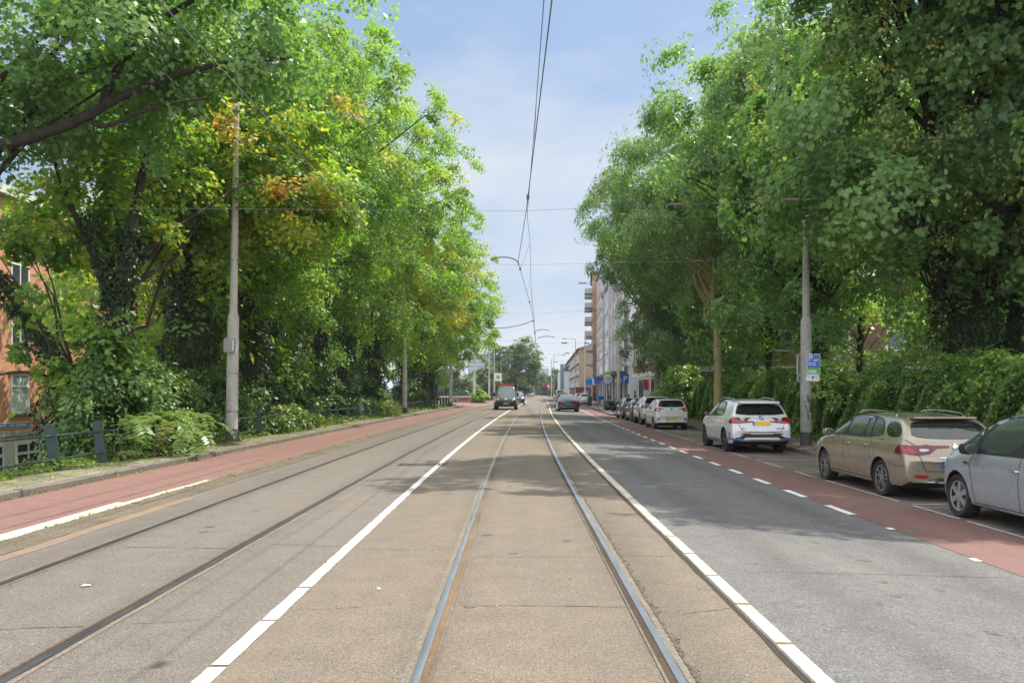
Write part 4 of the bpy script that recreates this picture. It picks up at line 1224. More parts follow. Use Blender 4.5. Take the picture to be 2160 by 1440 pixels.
MB().prism([(-.045, z0 - .03), (-.01, z0 - .055), (.0, z0 - .09), (-.03, z0 - .07)], 'y', yb - .021, yb - .0175).build('mark', M_blue, lowp)
b = MB()
for k in range(4): b.box(.22, .32, yb - .0205, yb - .0175, z0 - .06 - k * .035, z0 - .05 - k * .035)
b.build('small_text', M_signb, lowp)
MB().cbox(-.225, -.03, .18, .195, z0 - .02, z0 + .61, .006).build('rear_panel', M_signb, sg)
b = MB()
for (xa, xb, za, zb_) in ((-.235, -.218, z0 - .03, z0 + .62), (-.235, -.03, z0 + .605, z0 + .62), (-.235, -.03, z0 - .03, z0 - .015), (-.225, -.21, z0 - .24, z0 - .045), (-.225, -.03, z0 - .24, z0 - .225), (-.225, -.03, z0 - .06, z0 - .045)):
    b.box(xa, xb, .165, .181, za, zb_)
b.build('rear_frame', M_signw, sg)
MB().cbox(-.215, -.03, .181, .193, z0 - .235, z0 - .05, .005).build('rear_panel', M_signb, sg)
for zz in (z0 + .1, z0 + .5, z0 - .13):
    b = MB()
    b.lathe([(.182, zz - .02), (.186, zz - .018), (.186, zz + .018), (.182, zz + .02)], 20); b.box(-.02, .02, -.21, -.18, zz - .015, zz + .015); b.box(-.09, -.06, .15, .17, zz - .015, zz + .015)
    b.build('bracket', M_galv, sg)

# right-hand poles further on
for (s, y, h, lab) in ((7.9, 76, 10.3, 'concrete pole beside the parked motorbikes, right side'), (6.9, 118, 10.2, 'slim concrete pole before the orange building, right side')):
    pole('concrete_pole', lab, s + C(y), y, -.07, h, M_conc, r=.16)
# ---- street lamps
def lamp(label, x, y, h, arm, z=-.06, side=-1):
    root = empty('street_lamp', (x, y, z), 0, label, 'street lamp', 'street lamps along both pavements')
    MB().lathe([(.11, -.3), (.11, 1.2), (.085, 1.35), (.05, h)], 14).build('mast', M_galv, root, smooth=True)
    MB().tube([(0, 0, h - .02), (side * arm * .5, 0, h + .10), (side * arm, 0, h + .12)], [.045, .035, .03], 8).build('arm', M_galv, root, smooth=True)
    a = side * arm
    mb = MB().cbox(min(a, a + side * .75), max(a, a + side * .75), -.13, .13, h + .06, h + .18, .03)
    hd = mb.build('lamp_head', M_box, root, smooth=True)
    MB().box(min(a + side * .1, a + side * .65), max(a + side * .1, a + side * .65), -.1, .1, h + .045, h + .062).build('lens', M_signw, hd)
for (px, yy, h, arm, sd, lab) in ((1273.5, 78, 11.6, 1.6, -1, 'tall street lamp whose arm reaches out over the white facade, beside the motorbikes'),
                             (1214, 150, 11.0, 1.6, -1, 'street lamp in front of the brown apartment block'),
                             (1168, 178, 9.3, 1.7, 1, 'street lamp left of the teal scaffolding'),
                             (1057, 205, 10.6, 2.2, 1, 'street lamp against the round dark tree, left of centre'),
                             (1084, 230, 8.2, 1.4, -1, 'short street lamp right of the row of far poles'),
                             (1071, 245, 8.2, 1.8, -1, 'far thin street lamp between two taller ones, against the dark tree')):
    lamp(lab, (px - 1091.5) / 1780 * yy, yy, h, arm, side=sd)
for (px, yy, h, lab) in ((1042.5, 172, 10.2, 'concrete pole with a small square notice, left of the tow truck roof'), (1066, 225, 9.6, 'far concrete pole against the round dark tree'),
                    (1163, 215, 10, 'far pole right of the tram'), (1112, 300, 9, 'first of two far poles left of the tram'), (1118, 330, 9, 'second of two far poles left of the tram')):
    pole('concrete_pole', lab, (px - 1091.5) / 1780 * yy, yy, 0, h, M_conc, r=.16, foot=False)
nb = MB().cbox(-.75, .75, -.06, 0, 5.4, 7.0, .03).build('notice_board', M_signw, None)
nb.location = (-3.95, 171.8, -1.6)
MB().lathe([(0, -.07), (.42, -.069), (.42, -.061)], 18, Matrix.Translation((0, 0, 6.2)), 'y').build('round_mark', simple('ochre', (.5, .33, .05), .5), nb)
tag(nb, 'small square white notice with an ochre disc on a far pole', 'sign')

# ---- overhead wires
def sag(a, b, s=.1, n=9):
    a, b = Vector(a), Vector(b)
    return [a.lerp(b, i / n) + Vector((0, 0, -s * 4 * (i / n) * (1 - i / n))) for i in range(n + 1)]
def wire(name, lab, ptl, r=.012, s=0.0, mat=M_wire, grp='overhead tram wires', cat='wire'):
    mb = MB()
    for i in range(len(ptl) - 1):
        pts = sag(ptl[i], ptl[i+1], s)
        d = (Vector(ptl[i])[1] + Vector(ptl[i+1])[1]) / 2
        mb.tube(pts, r * (1 if d < 45 else 1.5 if d < 110 else 2.1), 5, cap=False)
    return tag(mb.build(name, mat), lab, cat, grp)
cw = [(.45, -20, 5.6), (.35, 8.6, 5.6), (.19, 18.1, 5.5), (.02, 25.3, 5.5), (.69, 40.4, 5.5), (1.12, 55, 5.5), (1.66, 76, 5.5), (2.5, 105, 5.5), (3.6, 135, 5.5), (4.6, 175, 5.5), (5.6, 220, 5.5)]
CW = wire('contact_wire', 'lower tram wire zigzagging over the bright track', cw, .0078)
ms = [(.5, -20, 6.7), (.33, 10.5, 6.5), (.26, 22.5, 6.35), (.38, 26, 6.4), (.62, 38, 6.3), (1.1, 55, 6.45), (1.66, 76, 6.3), (2.5, 105, 6.4), (3.6, 135, 6.3), (4.6, 175, 6.4)]
wire('carrier_wire', 'upper carrier wire above the bright track', ms, .006, .08)
cl = [(-3.7, -20, 5.6), (-3.55, 16.8, 5.5), (-3.75, 25.6, 5.5), (-3.3, 43, 5.5), (-2.9, 60, 5.5), (-2.2, 90, 5.5), (-1.2, 120, 5.5), (-.2, 160, 5.5), (1.2, 220, 5.5)]
wire('contact_wire', 'lower tram wire over the dull left track, partly behind leaves', cl, .0085)
wire('carrier_wire', 'upper carrier wire over the dull left track, partly behind leaves', [(a, b, 6.55) for a, b, c in cl[::2]], .006, .1)
# droppers and clamps
rn = random.Random(12)
for k in range(26):
    y = 7 + k * 3.3
    x0 = np.interp(y, [q[1] for q in cw], [q[0] for q in cw]); x1 = np.interp(y, [q[1] for q in ms], [q[0] for q in ms])
    z1 = np.interp(y, [q[1] for q in ms], [q[2] for q in ms]) - .06
    if k % 2 == 0: MB().tube([(x0, y, 5.53), (x1, y + .1, z1)], .005, 4).build('dropper', M_wire, CW)
    if k % 3 == 0: MB().cbox(x0 - .03, x0 + .03, y - .06, y + .06, 5.48, 5.56, .01).build('clamp', M_wire, CW)
# cross-span wires with insulators, pole to pole
M_ins = simple('insulator brown', (.10, .07, .06), .35)
for i, (yl, yr, zl_, zr_, xl, xr, lab) in enumerate([
        (18.4, 18.4, 5.62, 5.95, -9.2, 9.5, 'cross wire above the road, nearest span with a clamp in the middle'),
        (25.6, 26.9, 5.75, 5.85, -8.7, 9.2, 'cross wire between the nearest left pole and the parking sign pole'),
        (42.5, 43, 5.7, 6.1, -8.6, 9.6, 'cross wire between the trees over the middle of the street'),
        (60, 76, 5.8, 6.0, -8.0, 8.9, 'cross wire from the second left pole to the motorbike pole'),
        (89.5, 92, 6.1, 6.2, -6.9, 11.5, 'cross wire level with the end of the railing'),
        (120, 118, 6.2, 6.3, -5.7, 9.8, 'cross wire over the tow truck roof'),
        (152, 150, 6.2, 6.4, -4.9, 11, 'far cross wire before the orange building'),
        (190, 185, 6.3, 6.4, -5, 12, 'farthest cross wire near the brown block')]):
    xc = float(np.interp(yl, [q[1] for q in cw], [q[0] for q in cw]))
    w_ = wire('span_wire', lab, [(xl, yl, zl_), (xc, (yl + yr) / 2, 5.56), (xr, yr, zr_)], .0036, .0, mat=M_wirefar, grp='cross wires')
    q = 1 if yl < 60 else 1.6
    for f in (.35, .62):
        mb = MB()
        p = Vector((xc, (yl+yr)/2, 5.56)).lerp(Vector((xr, yr, zr_)), f)
        mb.lathe([(.0, -.16*q), (.025*q, -.15*q), (.035*q, -.05*q), (.02*q, 0), (.035*q, .05*q), (.025*q, .15*q), (.0, .16*q)], 8, Matrix.Translation(p), 'x')
        mb.build('insulator', M_ins, w_, smooth=True)
# curved registration arms
def arm(lab, x0, x1, y, z, r=.02, hook=.12):
    n = 12
    pts = [(x0 + (x1 - x0) * k / n, y, z + hook * 2.2 * (1 - (2 * k / n - 1) ** 2) * .5 - (.10 * (k / n) ** 6)) for k in range(n + 1)]
    mb = MB().tube([(x0, y, z - .06)] + pts + [(x1 + (.02 if x1 > x0 else -.02), y, z - .2)], r, 7)
    return tag(mb.build('pull_off_arm', M_wire, smooth=True), lab, 'wire arm', 'curved arms holding the wires')
arm('curved arm hanging from the nearest cross wires left of the contact wire', -.78, .02, 25.3, 5.60, .019, .05)
arm('curved arm right of the wires below the second cross wire', 2.0, 1.12, 55, 5.62, .022, .05)
arm('curved bracket arm on the pole beside the low pink kiosk', -5.6, -2.9, 120, 8.5, .05, .16)
arm('curved arm right of the far contact wire over the tow truck', 5.2, 2.9, 118, 9.2, .05, .16)
arm('farthest curved arm over the tram', 8.6, 6.0, 235, 8.5, .06, .16)
wire('slack_cable', 'slack black cable drooping between the leaves and the wires', [(-4.2, 70, 7.4), (1.3, 66, 7.2)], .02, .55)

# ---- street name plate on the brick house is built with the house; small street signs here
def sign_post(name, label, px, y, zc, w, h, shape='rect', field=M_blue, txt=None, cat='sign', zt=None, group=None):
    x = (px - 1091.5) / 1780 * y
    root = empty(name, (x, y, -.06), 0, label, cat, group)
    MB().tube([(0, .04, -.2), (0, .04, zc + h / 2 + .05)], .03, 8).build('post', M_galv, root, smooth=True)
    if shape == 'rect':
        a = MB().cbox(-w/2, w/2, -.012, .01, zc - h/2, zc + h/2, .006).build('panel', field, root)
    else:
        a = MB().lathe([(0, -.012), (w/2, -.012), (w/2, .01), (0, .01)], 24, Matrix.Translation((0, 0, zc)), 'y').build('panel', field, root)
    if txt: text_mesh(txt, h * .8, Matrix.Translation((0, -.016, zc - h * .28)) @ FACE_CAM, M_signw, 'letter', a, align='CENTER')
    return root
sign_post('parking_sign', 'dark blue parking sign on a post before the white building', 1318.5, 70, 2.75, .62, .85, txt='P')
MB().box(-.26, .26, -.03, -.012, 2.36, 2.50).build('arrow_panel', M_blue2, bpy.data.objects['parking_sign.001'])
sign_post('street_sign', 'small blue street sign left of the motorbike pole', 1259, 92, 2.95, .62, .8, field=M_blue)
sign_post('street_sign', 'light blue street sign on a post beyond the silver hatchback', 1242.5, 108, 2.9, .85, .75, field=M_blue2)
r_ = sign_post('warning_sign', 'round red road works sign near the tram', 1157, 200, 3.1, 1.15, 1.15, 'round', field=M_red)
MB().prism([(-.28, 2.75), (.28, 2.75), (.1, 3.2), (0, 3.5), (-.1, 3.2)], 'y', -.03, -.011).build('symbol', M_signw, r_)
# ================================================================== VEHICLES
def paint(name, col, metal=.35, rough=.32, fl=.12, coat=1.0):
    m, t, p = nmat(name)
    n = noise(t, 2.2, 4, .55)
    r = ramp(t, [(.3, tuple(c * (1 - fl) for c in col)), (.7, tuple(c * (1 + fl) for c in col))])
    t.links.new(n.outputs['Fac'], r.inputs[0]); t.links.new(r.outputs[0], p.inputs['Base Color'])
    # road film: slightly rougher low down
    n2 = noise(t, 9, 5, .65)
    r2 = ramp(t, [(.3, (rough * .8,) * 3), (.75, (rough * 1.35,) * 3)])
    t.links.new(n2.outputs['Fac'], r2.inputs[0]); t.links.new(r2.outputs[0], p.inputs['Roughness'])
    p.inputs['Metallic'].default_value = metal
    p.inputs['Coat Weight'].default_value = coat; p.inputs['Coat Roughness'].default_value = .05
    return m
M_glass = simple('car glass', (.012, .016, .016), .03, 0, 0, spec=.9)
M_glassl = simple('clear car glass', (.05, .065, .06), .04, 0, 0, spec=.9)
M_wind = simple('windscreen glass', (.10, .13, .14), .05, 0, 0, spec=1.0)
M_tyre = weathered('tyre rubber', (.018, .018, .018), (.035, .034, .032), 12, .85, bump=.2)
M_rim = simple('alloy rim', (.52, .53, .55), .3, .85)
M_rimd = simple('dark alloy rim', (.16, .165, .175), .3, .85)
M_hub = simple('wheel shadow disc', (.02, .02, .021), .7)  # near-black colour for the shade behind the spokes
M_plast = weathered('black plastic trim', (.016, .016, .017), (.028, .028, .028), 14, .6)
M_seam = simple('panel gap', (.012, .012, .012), .9)
M_tail = simple('tail lamp red', (.36, .010, .014), .12, 0, .8)
M_taild = simple('dark tail lamp red', (.15, .008, .012), .12, 0, .8)
M_lampw = simple('clear lamp', (.55, .55, .56), .1, .3, .8)
M_amber = simple('amber lamp', (.65, .25, .03), .2, 0, .5)
M_chrome = simple('chrome', (.62, .63, .65), .12, 1.0)
M_plate = simple('yellow plate', (.78, .46, .02), .4)
M_eu = simple('plate blue band', (.02, .10, .50), .4)
M_bluetrim = simple('blue trim', (.03, .25, .62), .3, .2, .6)

def chaikin(P, n=2):
    for _ in range(n):
        Q = []
        for i in range(len(P)):
            a, b = P[i], P[(i + 1) % len(P)]
            Q += [(a[0]*.75 + b[0]*.25, a[1]*.75 + b[1]*.25), (a[0]*.25 + b[0]*.75, a[1]*.25 + b[1]*.75)]
        P = Q
    return P

class Car:
    def __init__(s, name, label, cat, W_, top, belt, plan, zb, wheels, body, tumble=(.90, .70), group=None, levels=2, arch=1.16, rear_bulge=.06):
        s.W = W_; s.top = top; s.belt = belt; s.plan = plan
        s.root = empty(name, (0, 0, 0), 0, label, cat, group)
        xs = sorted(set([round(q[0], 3) for q in top] + [round(q[0], 3) for q in plan] + [round(q[0], 3) for q in belt] + [round(q[0], 3) for q in zb]))
        L = xs[-1]; s.L = L
        ip = lambda x, l: float(np.interp(x, [q[0] for q in l], [q[1] for q in l]))
        s.ip = ip
        H = max(q[1] for q in top)
        rings = []
        for x in xs:
            zt = ip(x, top); zbl = min(ip(x, belt), zt - .03); w = ip(x, plan) * W_ / 2; b = ip(x, zb)
            hr = zt - zbl; c = max(0, min(1, hr / (H - ip(x, belt)) * 1.02)) if H > zbl else 0
            wr = w * (tumble[0] + (tumble[1] - tumble[0]) * c)
            hb = zbl - b
            pts = [(0, b), (w * .55, b), (w * .92, b), (w * .978, b + min(.07, hb * .3)), (w * .996, b + .32 * hb), (w, b + .62 * hb), (w * .990, zbl - min(.07, hb * .25)),
                   (w * .955, zbl), (w * .945 * (1-c*.01), zbl + .08 * hr), ((w * .945 + wr) / 2 + .012 * c, zbl + .52 * hr), (wr + .004, zt - .13 * hr - .012), (wr * .93, zt - .035 * hr - .004), (wr * .6, zt - .004 * c), (0, zt + .012 * c)]
            rings.append((x, pts))
        n = len(rings[0][1])
        vs = []; fs = []
        # grid across the car: each ring is closed, 2n-2 points
        m = 2 * n - 2
        def ringpts(x, pts, bulge):
            out = []
            for i in range(n): out.append((x, pts[i][0], pts[i][1]))
            for i in range(n - 2, 0, -1): out.append((x, -pts[i][0], pts[i][1]))
            if bulge:
                out = [(px + bulge * (abs(py) / (W_ / 2)) ** 2.2, py, pz) for px, py, pz in out]
            return out
        for k, (x, pts) in enumerate(rings):
            # ends bow in towards the corners
            fx = (x / .5) if x < .5 else ((L - x) / .55 if x > L - .55 else 1)
            fx = max(0, 1 - fx)
            bl = rear_bulge * fx if x < 1 else -rear_bulge * 2.0 * fx
            vs += ringpts(x, pts, bl)
        for k in range(len(rings) - 1):
            for i in range(m):
                fs.append((k*m+i, (k+1)*m+i, (k+1)*m+(i+1) % m, k*m+(i+1) % m))
        for k, flip in ((0, False), (len(rings) - 1, True)):
            for i in range(n - 1):
                a, b_ = k*m + i, k*m + i + 1
                a2 = k*m + (m - i) % m; b2 = k*m + (m - i - 1)
                f = [a, b_, b2, a2]
                f = list(dict.fromkeys(f))
                fs.append(tuple(f if not flip else f[::-1]))
        me = bpy.data.meshes.new('tmp'); me.from_pydata(vs, [], fs)
        bm = bmesh.new(); bm.from_mesh(me)
        bmesh.ops.recalc_face_normals(bm, faces=bm.faces)
        bm.to_mesh(me); bm.free()
        ob = bpy.data.objects.new('tmp', me); COL.objects.link(ob)
        md = ob.modifiers.new('s', 'SUBSURF'); md.levels = levels; md.render_levels = levels
        dg = bpy.context.evaluated_depsgraph_get()
        sm = bpy.data.meshes.new_from_object(ob.evaluated_get(dg))
        s.bvh = BVHTree.FromPolygons([v.co.copy() for v in sm.vertices], [tuple(p.vertices) for p in sm.polygons])
        ob.modifiers.clear(); ob.data = sm
        # wheel arches
        cutters = []
        for (wx, r) in wheels:
            for sd in (1, -1):
                cm = MB()
                cm.lathe([(r * arch, 0), (r * arch, .34)], 40, Matrix.Translation((wx, sd * (W_/2 - .26) - (.34 if sd < 0 else 0) + (0 if sd > 0 else 0), r * 1.0)), 'y')
                co = cm.build('cut', M_plast); cutters.append(co)
                bo = ob.modifiers.new('b', 'BOOLEAN'); bo.operation = 'DIFFERENCE'; bo.object = co; bo.solver = 'EXACT'
        dg = bpy.context.evaluated_depsgraph_get(); dg.update()
        fm = bpy.data.meshes.new_from_object(ob.evaluated_get(dg))
        bpy.data.objects.remove(ob)
        for co in cutters: bpy.data.objects.remove(co)
        fm.materials.clear(); fm.materials.append(body); fm.materials.append(M_plast)
        mi = np.zeros(len(fm.polygons), np.int32)
        for p in fm.polygons:
            c = p.center
            for (wx, r) in wheels:
                if (c.x - wx) ** 2 + (c.z - r) ** 2 < (r * arch + .004) ** 2: mi[p.index] = 1
            if p.normal.z < -.8 and c.z < .35: mi[p.index] = 1
        fm.polygons.foreach_set('material_index', mi)
        fm.shade_smooth()
        try: fm.set_sharp_from_angle(angle=R(38))
        except Exception: pass
        fm.name = 'body'
        s.body = link('body', fm, None, s.root)
        s.paint = body
        s.wheels_spec = wheels
    def ray(s, kind, u, v, off):
        if kind == 'left': o, d = Vector((u, 3, v)), Vector((0, -1, 0))
        elif kind == 'right': o, d = Vector((u, -3, v)), Vector((0, 1, 0))
        elif kind == 'rear': o, d = Vector((-3, u, v)), Vector((1, 0, 0))
        elif kind == 'front': o, d = Vector((s.L + 3, u, v)), Vector((-1, 0, 0))
        else: o, d = Vector((u, v, 4)), Vector((0, 0, -1))
        h = s.bvh.ray_cast(o, d)
        if h[0] is None:
            h = s.bvh.find_nearest(o + d * 2.6)
            return h[0] + h[1] * off
        nn = h[1] if h[1].dot(d) < 0 else -h[1]
        return h[0] + nn * off - d * off * .3
    def patch(s, name, kind, poly, mat, off=.005, rnd=2, grid=.09, parent=None, thick=0):
        P = chaikin(poly, rnd) if rnd else list(poly)
        # densify the outline
        Q = []
        for i in range(len(P)):
            a, b = Vector(P[i]), Vector(P[(i+1) % len(P)])
            k = max(1, int((b - a).length / grid))
            for j in range(k): Q.append(a.lerp(b, j / k))
        n = len(Q)
        x0, x1 = min(q.x for q in Q), max(q.x for q in Q); y0, y1 = min(q.y for q in Q), max(q.y for q in Q)
        pts = list(Q)
        yy = y0 + grid * .5
        while yy < y1:
            xx = x0 + grid * .5
            while xx < x1:
                pts.append(Vector((xx, yy))); xx += grid
            yy += grid
        vo, ed, fc, *_ = delaunay_2d_cdt(pts, [], [list(range(n))], 1, 1e-5)
        used = sorted(set(i for f in fc for i in f)); mp_ = {u: i for i, u in enumerate(used)}
        V = [s.ray(kind, vo[u].x, vo[u].y, off) for u in used]
        mb = MB().add(V, [tuple(mp_[i] for i in f) for f in fc])
        o = mb.build(name, mat, parent or s.root, smooth='all', fixn=False)
        return o
    def both(s, name, poly, mat, **k):
        return [s.patch(name, sd, poly, mat, **k) for sd in ('left', 'right')]
    def mirror_rear(s, name, poly, mat, kind='rear', **k):
        return [s.patch(name, kind, poly, mat, **k), s.patch(name, kind, [(-a, b) for a, b in poly], mat, **k)]
    def seam(s, kind, pts, w=.007, off=.003, mb=None, sub=14):
        mb = mb if mb is not None else MB()
        P = []
        for i in range(len(pts) - 1):
            for k in range(sub): 
                f = k / sub; P.append((pts[i][0]*(1-f)+pts[i+1][0]*f, pts[i][1]*(1-f)+pts[i+1][1]*f))
        P.append(pts[-1])
        V = []
        for i, p in enumerate(P):
            a, b = P[max(0, i-1)], P[min(len(P)-1, i+1)]
            d = Vector((b[0]-a[0], b[1]-a[1])); d = d.normalized() if d.length > 0 else Vector((1, 0)); nrm = Vector((-d.y, d.x)) * w / 2
            V += [s.ray(kind, p[0]+nrm.x, p[1]+nrm.y, off), s.ray(kind, p[0]-nrm.x, p[1]-nrm.y, off)]
        mb.add(V, [(2*i, 2*i+1, 2*i+3, 2*i+2) for i in range(len(P)-1)])
        return mb
    def wheels(s, r, tw=.21, spokes=5, style='double', rim=None, rr=.70, inset=.03, track=None):
        rim = rim or M_rim
        tm_ = None
        for (wx, r_) in s.wheels_spec:
            for sd in (1, -1):
                y = sd * (s.W / 2 - inset - tw / 2)
                if tm_ is None:
                    t_ = MB().lathe([(r*rr, -tw/2+.02), (r*.93, -tw/2), (r*.985, -tw/2+.025), (r, -tw/2+.06), (r, tw/2-.06), (r*.985, tw/2-.025), (r*.93, tw/2), (r*.80, tw/2-.002), (r*rr, tw/2-.02)], 36, None, 'y', cap=False)
                    t_.lathe([(r*rr, -tw/2+.02), (r*rr*.9, -tw/2+.02), (r*rr*.9, tw/2-.05), (r*rr, tw/2-.02)], 36, None, 'y', cap=False)
                    wo_ = t_.build('wheel', M_tyre, s.root, smooth=True)
                    mb = MB()
                    h = tw / 2
                    mb.lathe([(r*rr*.90, h-.022), (r*rr*.985, h-.014), (r*rr*1.0, h-.022), (r*rr*.93, h-.06)], 36, None, 'y', cap=False)
                    for k in range(spokes):
                        a0 = 2 * math.pi * k / spokes
                        offs = (-.16, .16) if style == 'double' else (0,)
                        for da in offs:
                            a = a0 + da * (1.5 if style == 'double' else 1)
                            wsp = r * (.040 if style == 'double' else .105)
                            M = Matrix.Rotation(-a, 4, 'Y')
                            ri, ro = r * .10, r * rr * .95
                            vsx = [(ri, h-.02, wsp), (ro, h-.026, wsp*(.9 if style == 'double' else 1.25)), (ro, h-.026, -wsp*(.9 if style == 'double' else 1.25)), (ri, h-.02, -wsp),
                                   (ri, h-.06, wsp), (ro, h-.06, wsp*1.1), (ro, h-.06, -wsp*1.1), (ri, h-.06, -wsp)]
                            mb.add([M @ Vector(v) for v in vsx], [(0,1,2,3),(4,7,6,5),(0,4,5,1),(1,5,6,2),(2,6,7,3),(3,7,4,0)])
                    mb.lathe([(0, h-.008), (r*.10, h-.010), (r*.17, h-.022), (r*.17, h-.06)], 20, None, 'y')
                    ro_ = mb.build('rim', rim, wo_, smooth=True)
                    dk = MB().lathe([(0, h-.075), (r*rr*.93, h-.07)], 24, None, 'y').build('brake_disc', M_hub, wo_)  # flat dark disc standing in for the shade inside the wheel
                    tm_ = wo_
                    o = wo_
                else:
                    o = copy_tree(tm_, s.root)
                o.location = (wx, y, r)
                o.rotation_euler = (0, R(17 * wx + 30 * sd), 0 if sd > 0 else R(180))
        return s
    def mirrors(s, x, z, mat, y=None, sc=1.0):
        for sd in (1, -1):
            yy = (y or s.W / 2 * .93)
            mb = MB()
            prof = [(0, -.10), (.06, -.085), (.075, -.02), (.07, .05), (.045, .10), (0, .115)]
            M = Matrix.Translation((x, sd * (yy + .13 * sc), z)) @ Matrix.Rotation(R(90), 4, 'X') @ Matrix.Diagonal((1.2 * sc, 1.0 * sc, 1.0 * sc, 1))
            mb.lathe(prof, 16, M, 'z')
            mb.tube([(x, sd * (yy - .06), z - .05), (x, sd * (yy + .06), z - .035)], .022 * sc, 8)
            o = mb.build('door_mirror', mat, s.root, smooth=True)
            M2 = Matrix.Translation((x - .088 * sc, sd * (yy + .13 * sc), z))
            MB().lathe([(0, 0), (.052 * sc, .001), (.062 * sc, .008)], 16, M2 @ Matrix.Diagonal((1, 1.35, 1, 1)), 'x').build('mirror_glass', M_glassl, o)
    def handles(s, lst, mat, w=.17):
        for (x, z) in lst:
            for sd in ('left', 'right'):
                p = s.ray(sd, x, z, .012); p2 = s.ray(sd, x - w, z, .012)
                sg_ = 1 if sd == 'left' else -1
                MB().tube([p - Vector((0, sg_*.02, 0)), p + Vector((-.02, sg_*.012, 0)), p2 + Vector((.02, sg_*.012, 0)), p2 - Vector((0, sg_*.02, 0))], [.010, .014, .014, .010], 8).build('door_handle', mat, s.root, smooth=True)
    def plate(s, z, kind='rear', y=0, w=.52, h=.11, mat=None, off=.012, band=True):
        o = s.patch('number_plate', kind, [(y-w/2, z-h/2), (y+w/2, z-h/2), (y+w/2, z+h/2), (y-w/2, z+h/2)], mat or M_plate, off=off, rnd=0, grid=.13)
        if band:
            sgn = 1 if kind == 'rear' else -1
            s.patch('country_band', kind, [(y+sgn*w/2, z-h/2), (y+sgn*(w/2-.05), z-h/2), (y+sgn*(w/2-.05), z+h/2), (y+sgn*w/2, z+h/2)], M_eu, off=off+.004, rnd=0, parent=o)
        return o
    def place(s, x_left, y_rear_wheel, z, heading=90, rearx=None, lanes=True):
        """put the car so its left flank is at x_left and its rear axle at y (heading +Y)"""
        rx = s.wheels_spec[0][0]
        if heading == 90:
            s.root.location = (x_left + s.W / 2, y_rear_wheel - rx, z)
        else:
            s.root.location = (x_left, y_rear_wheel, z)
        s.root.rotation_euler = (0, 0, R(heading))
        return s

# ---------------------------------------------------------------- beige estate
M_beige = paint('champagne beige metallic', (.36, .305, .225), .45, .28, .03)
c = Car('parked_car', 'champagne beige estate car with roof rails parked behind the silver car', 'car', 1.81,
        top=[(0, .66), (.05, .74), (.12, .93), (.20, 1.06), (.38, 1.24), (.56, 1.375), (.75, 1.41), (1.3, 1.45), (2.0, 1.46), (2.55, 1.42), (2.85, 1.33), (3.45, 1.02), (3.6, .985), (4.2, .86), (4.5, .72), (4.60, .58), (4.63, .50)],
        belt=[(0, .70), (.2, .98), (1, .98), (3.4, .95), (4.0, .88), (4.63, .6)],
        plan=[(0, .88), (.06, .93), (.25, .97), (.9, 1.0), (2.2, .985), (3.7, 1.0), (4.3, .93), (4.55, .80), (4.63, .70)],
        zb=[(0, .34), (.3, .22), (1, .19), (3.7, .19), (4.4, .22), (4.63, .30)], wheels=[(.97, .325), (3.68, .325)], body=M_beige, tumble=(.90, .735))
c.both('side_window', [(2.62, 1.02), (3.36, 1.01), (3.28, 1.07), (2.80, 1.30), (2.64, 1.345)], M_glassl)
c.both('side_window', [(1.74, 1.03), (2.53, 1.02), (2.55, 1.35), (2.2, 1.375), (1.80, 1.375)], M_glassl)
c.both('side_window', [(1.46, 1.035), (1.69, 1.03), (1.74, 1.375), (1.55, 1.37)], M_glassl, grid=.06)
c.both('side_window', [(.98, 1.06), (1.40, 1.035), (1.49, 1.365), (1.30, 1.35), (1.10, 1.27)], M_glassl, grid=.06)
c.both('window_trim', [(.92, 1.01), (3.46, .985), (3.30, 1.10), (2.82, 1.325), (2.55, 1.385), (2.2, 1.405), (1.7, 1.40), (1.25, 1.36), (1.02, 1.24)], M_plast, off=.0022)
c.both('window_trim', [(.86, 1.0), (3.5, .972), (3.5, .984), (.86, 1.014)], M_chrome, off=.004, rnd=0)
rw = c.patch('rear_window', 'rear', [(-.66, 1.045), (.66, 1.045), (.63, 1.20), (.54, 1.345), (-.54, 1.345), (-.63, 1.20)], M_glass, off=.006)
c.both('side_window', [(.30, 1.06), (.82, 1.06), (.98, 1.28), (.75, 1.33), (.52, 1.27)], M_glass, off=.004)
c.patch('brake_lamp', 'rear', [(-.17, 1.352), (.17, 1.352), (.17, 1.378), (-.17, 1.378)], M_tail, off=.012, rnd=1)
for sgn in (1, -1):
    q = lambda P: [(sgn * a, b) for a, b in P]
    tl = c.patch('tail_lamp', 'rear', q([(.835, .80), (.62, .78), (.44, .80), (.30, .895), (.10, .905), (.10, .935), (.835, .945)]), M_taild, off=.009, rnd=0, grid=.06)
    c.patch('lamp_lens', 'rear', q([(.60, .835), (.47, .84), (.42, .88), (.60, .888)]), M_lampw, off=.013, rnd=1, grid=.06, parent=tl)
    c.patch('lamp_lens', 'rear', q([(.825, .81), (.66, .79), (.64, .865), (.83, .90)]), M_tail, off=.013, rnd=1, grid=.06, parent=tl)
    c.patch('reflector', 'rear', q([(.70, .415), (.46, .405), (.48, .455), (.72, .465)]), M_tail, off=.008, rnd=1)
    ex = c.patch('exhaust_tip', 'rear', q([(.16, .335), (.38, .335), (.36, .41), (.18, .41)]), M_chrome, off=.012, rnd=2)
    c.patch('exhaust_bore', 'rear', q([(.19, .350), (.35, .350), (.335, .398), (.205, .398)]), M_black, off=.016, rnd=2, parent=ex)
c.both('tail_lamp', [(.10, .80), (.36, .79), (.40, .84), (.30, .95), (.10, .95)], M_taild, off=.007, rnd=1, grid=.05)
c.patch('diffuser', 'rear', [(-.55, .26), (.55, .26), (.45, .425), (-.45, .425)], M_plast, off=.006, rnd=1)
c.plate(.63, off=.008, mat=simple('pale plate', (.62, .63, .66), .4))
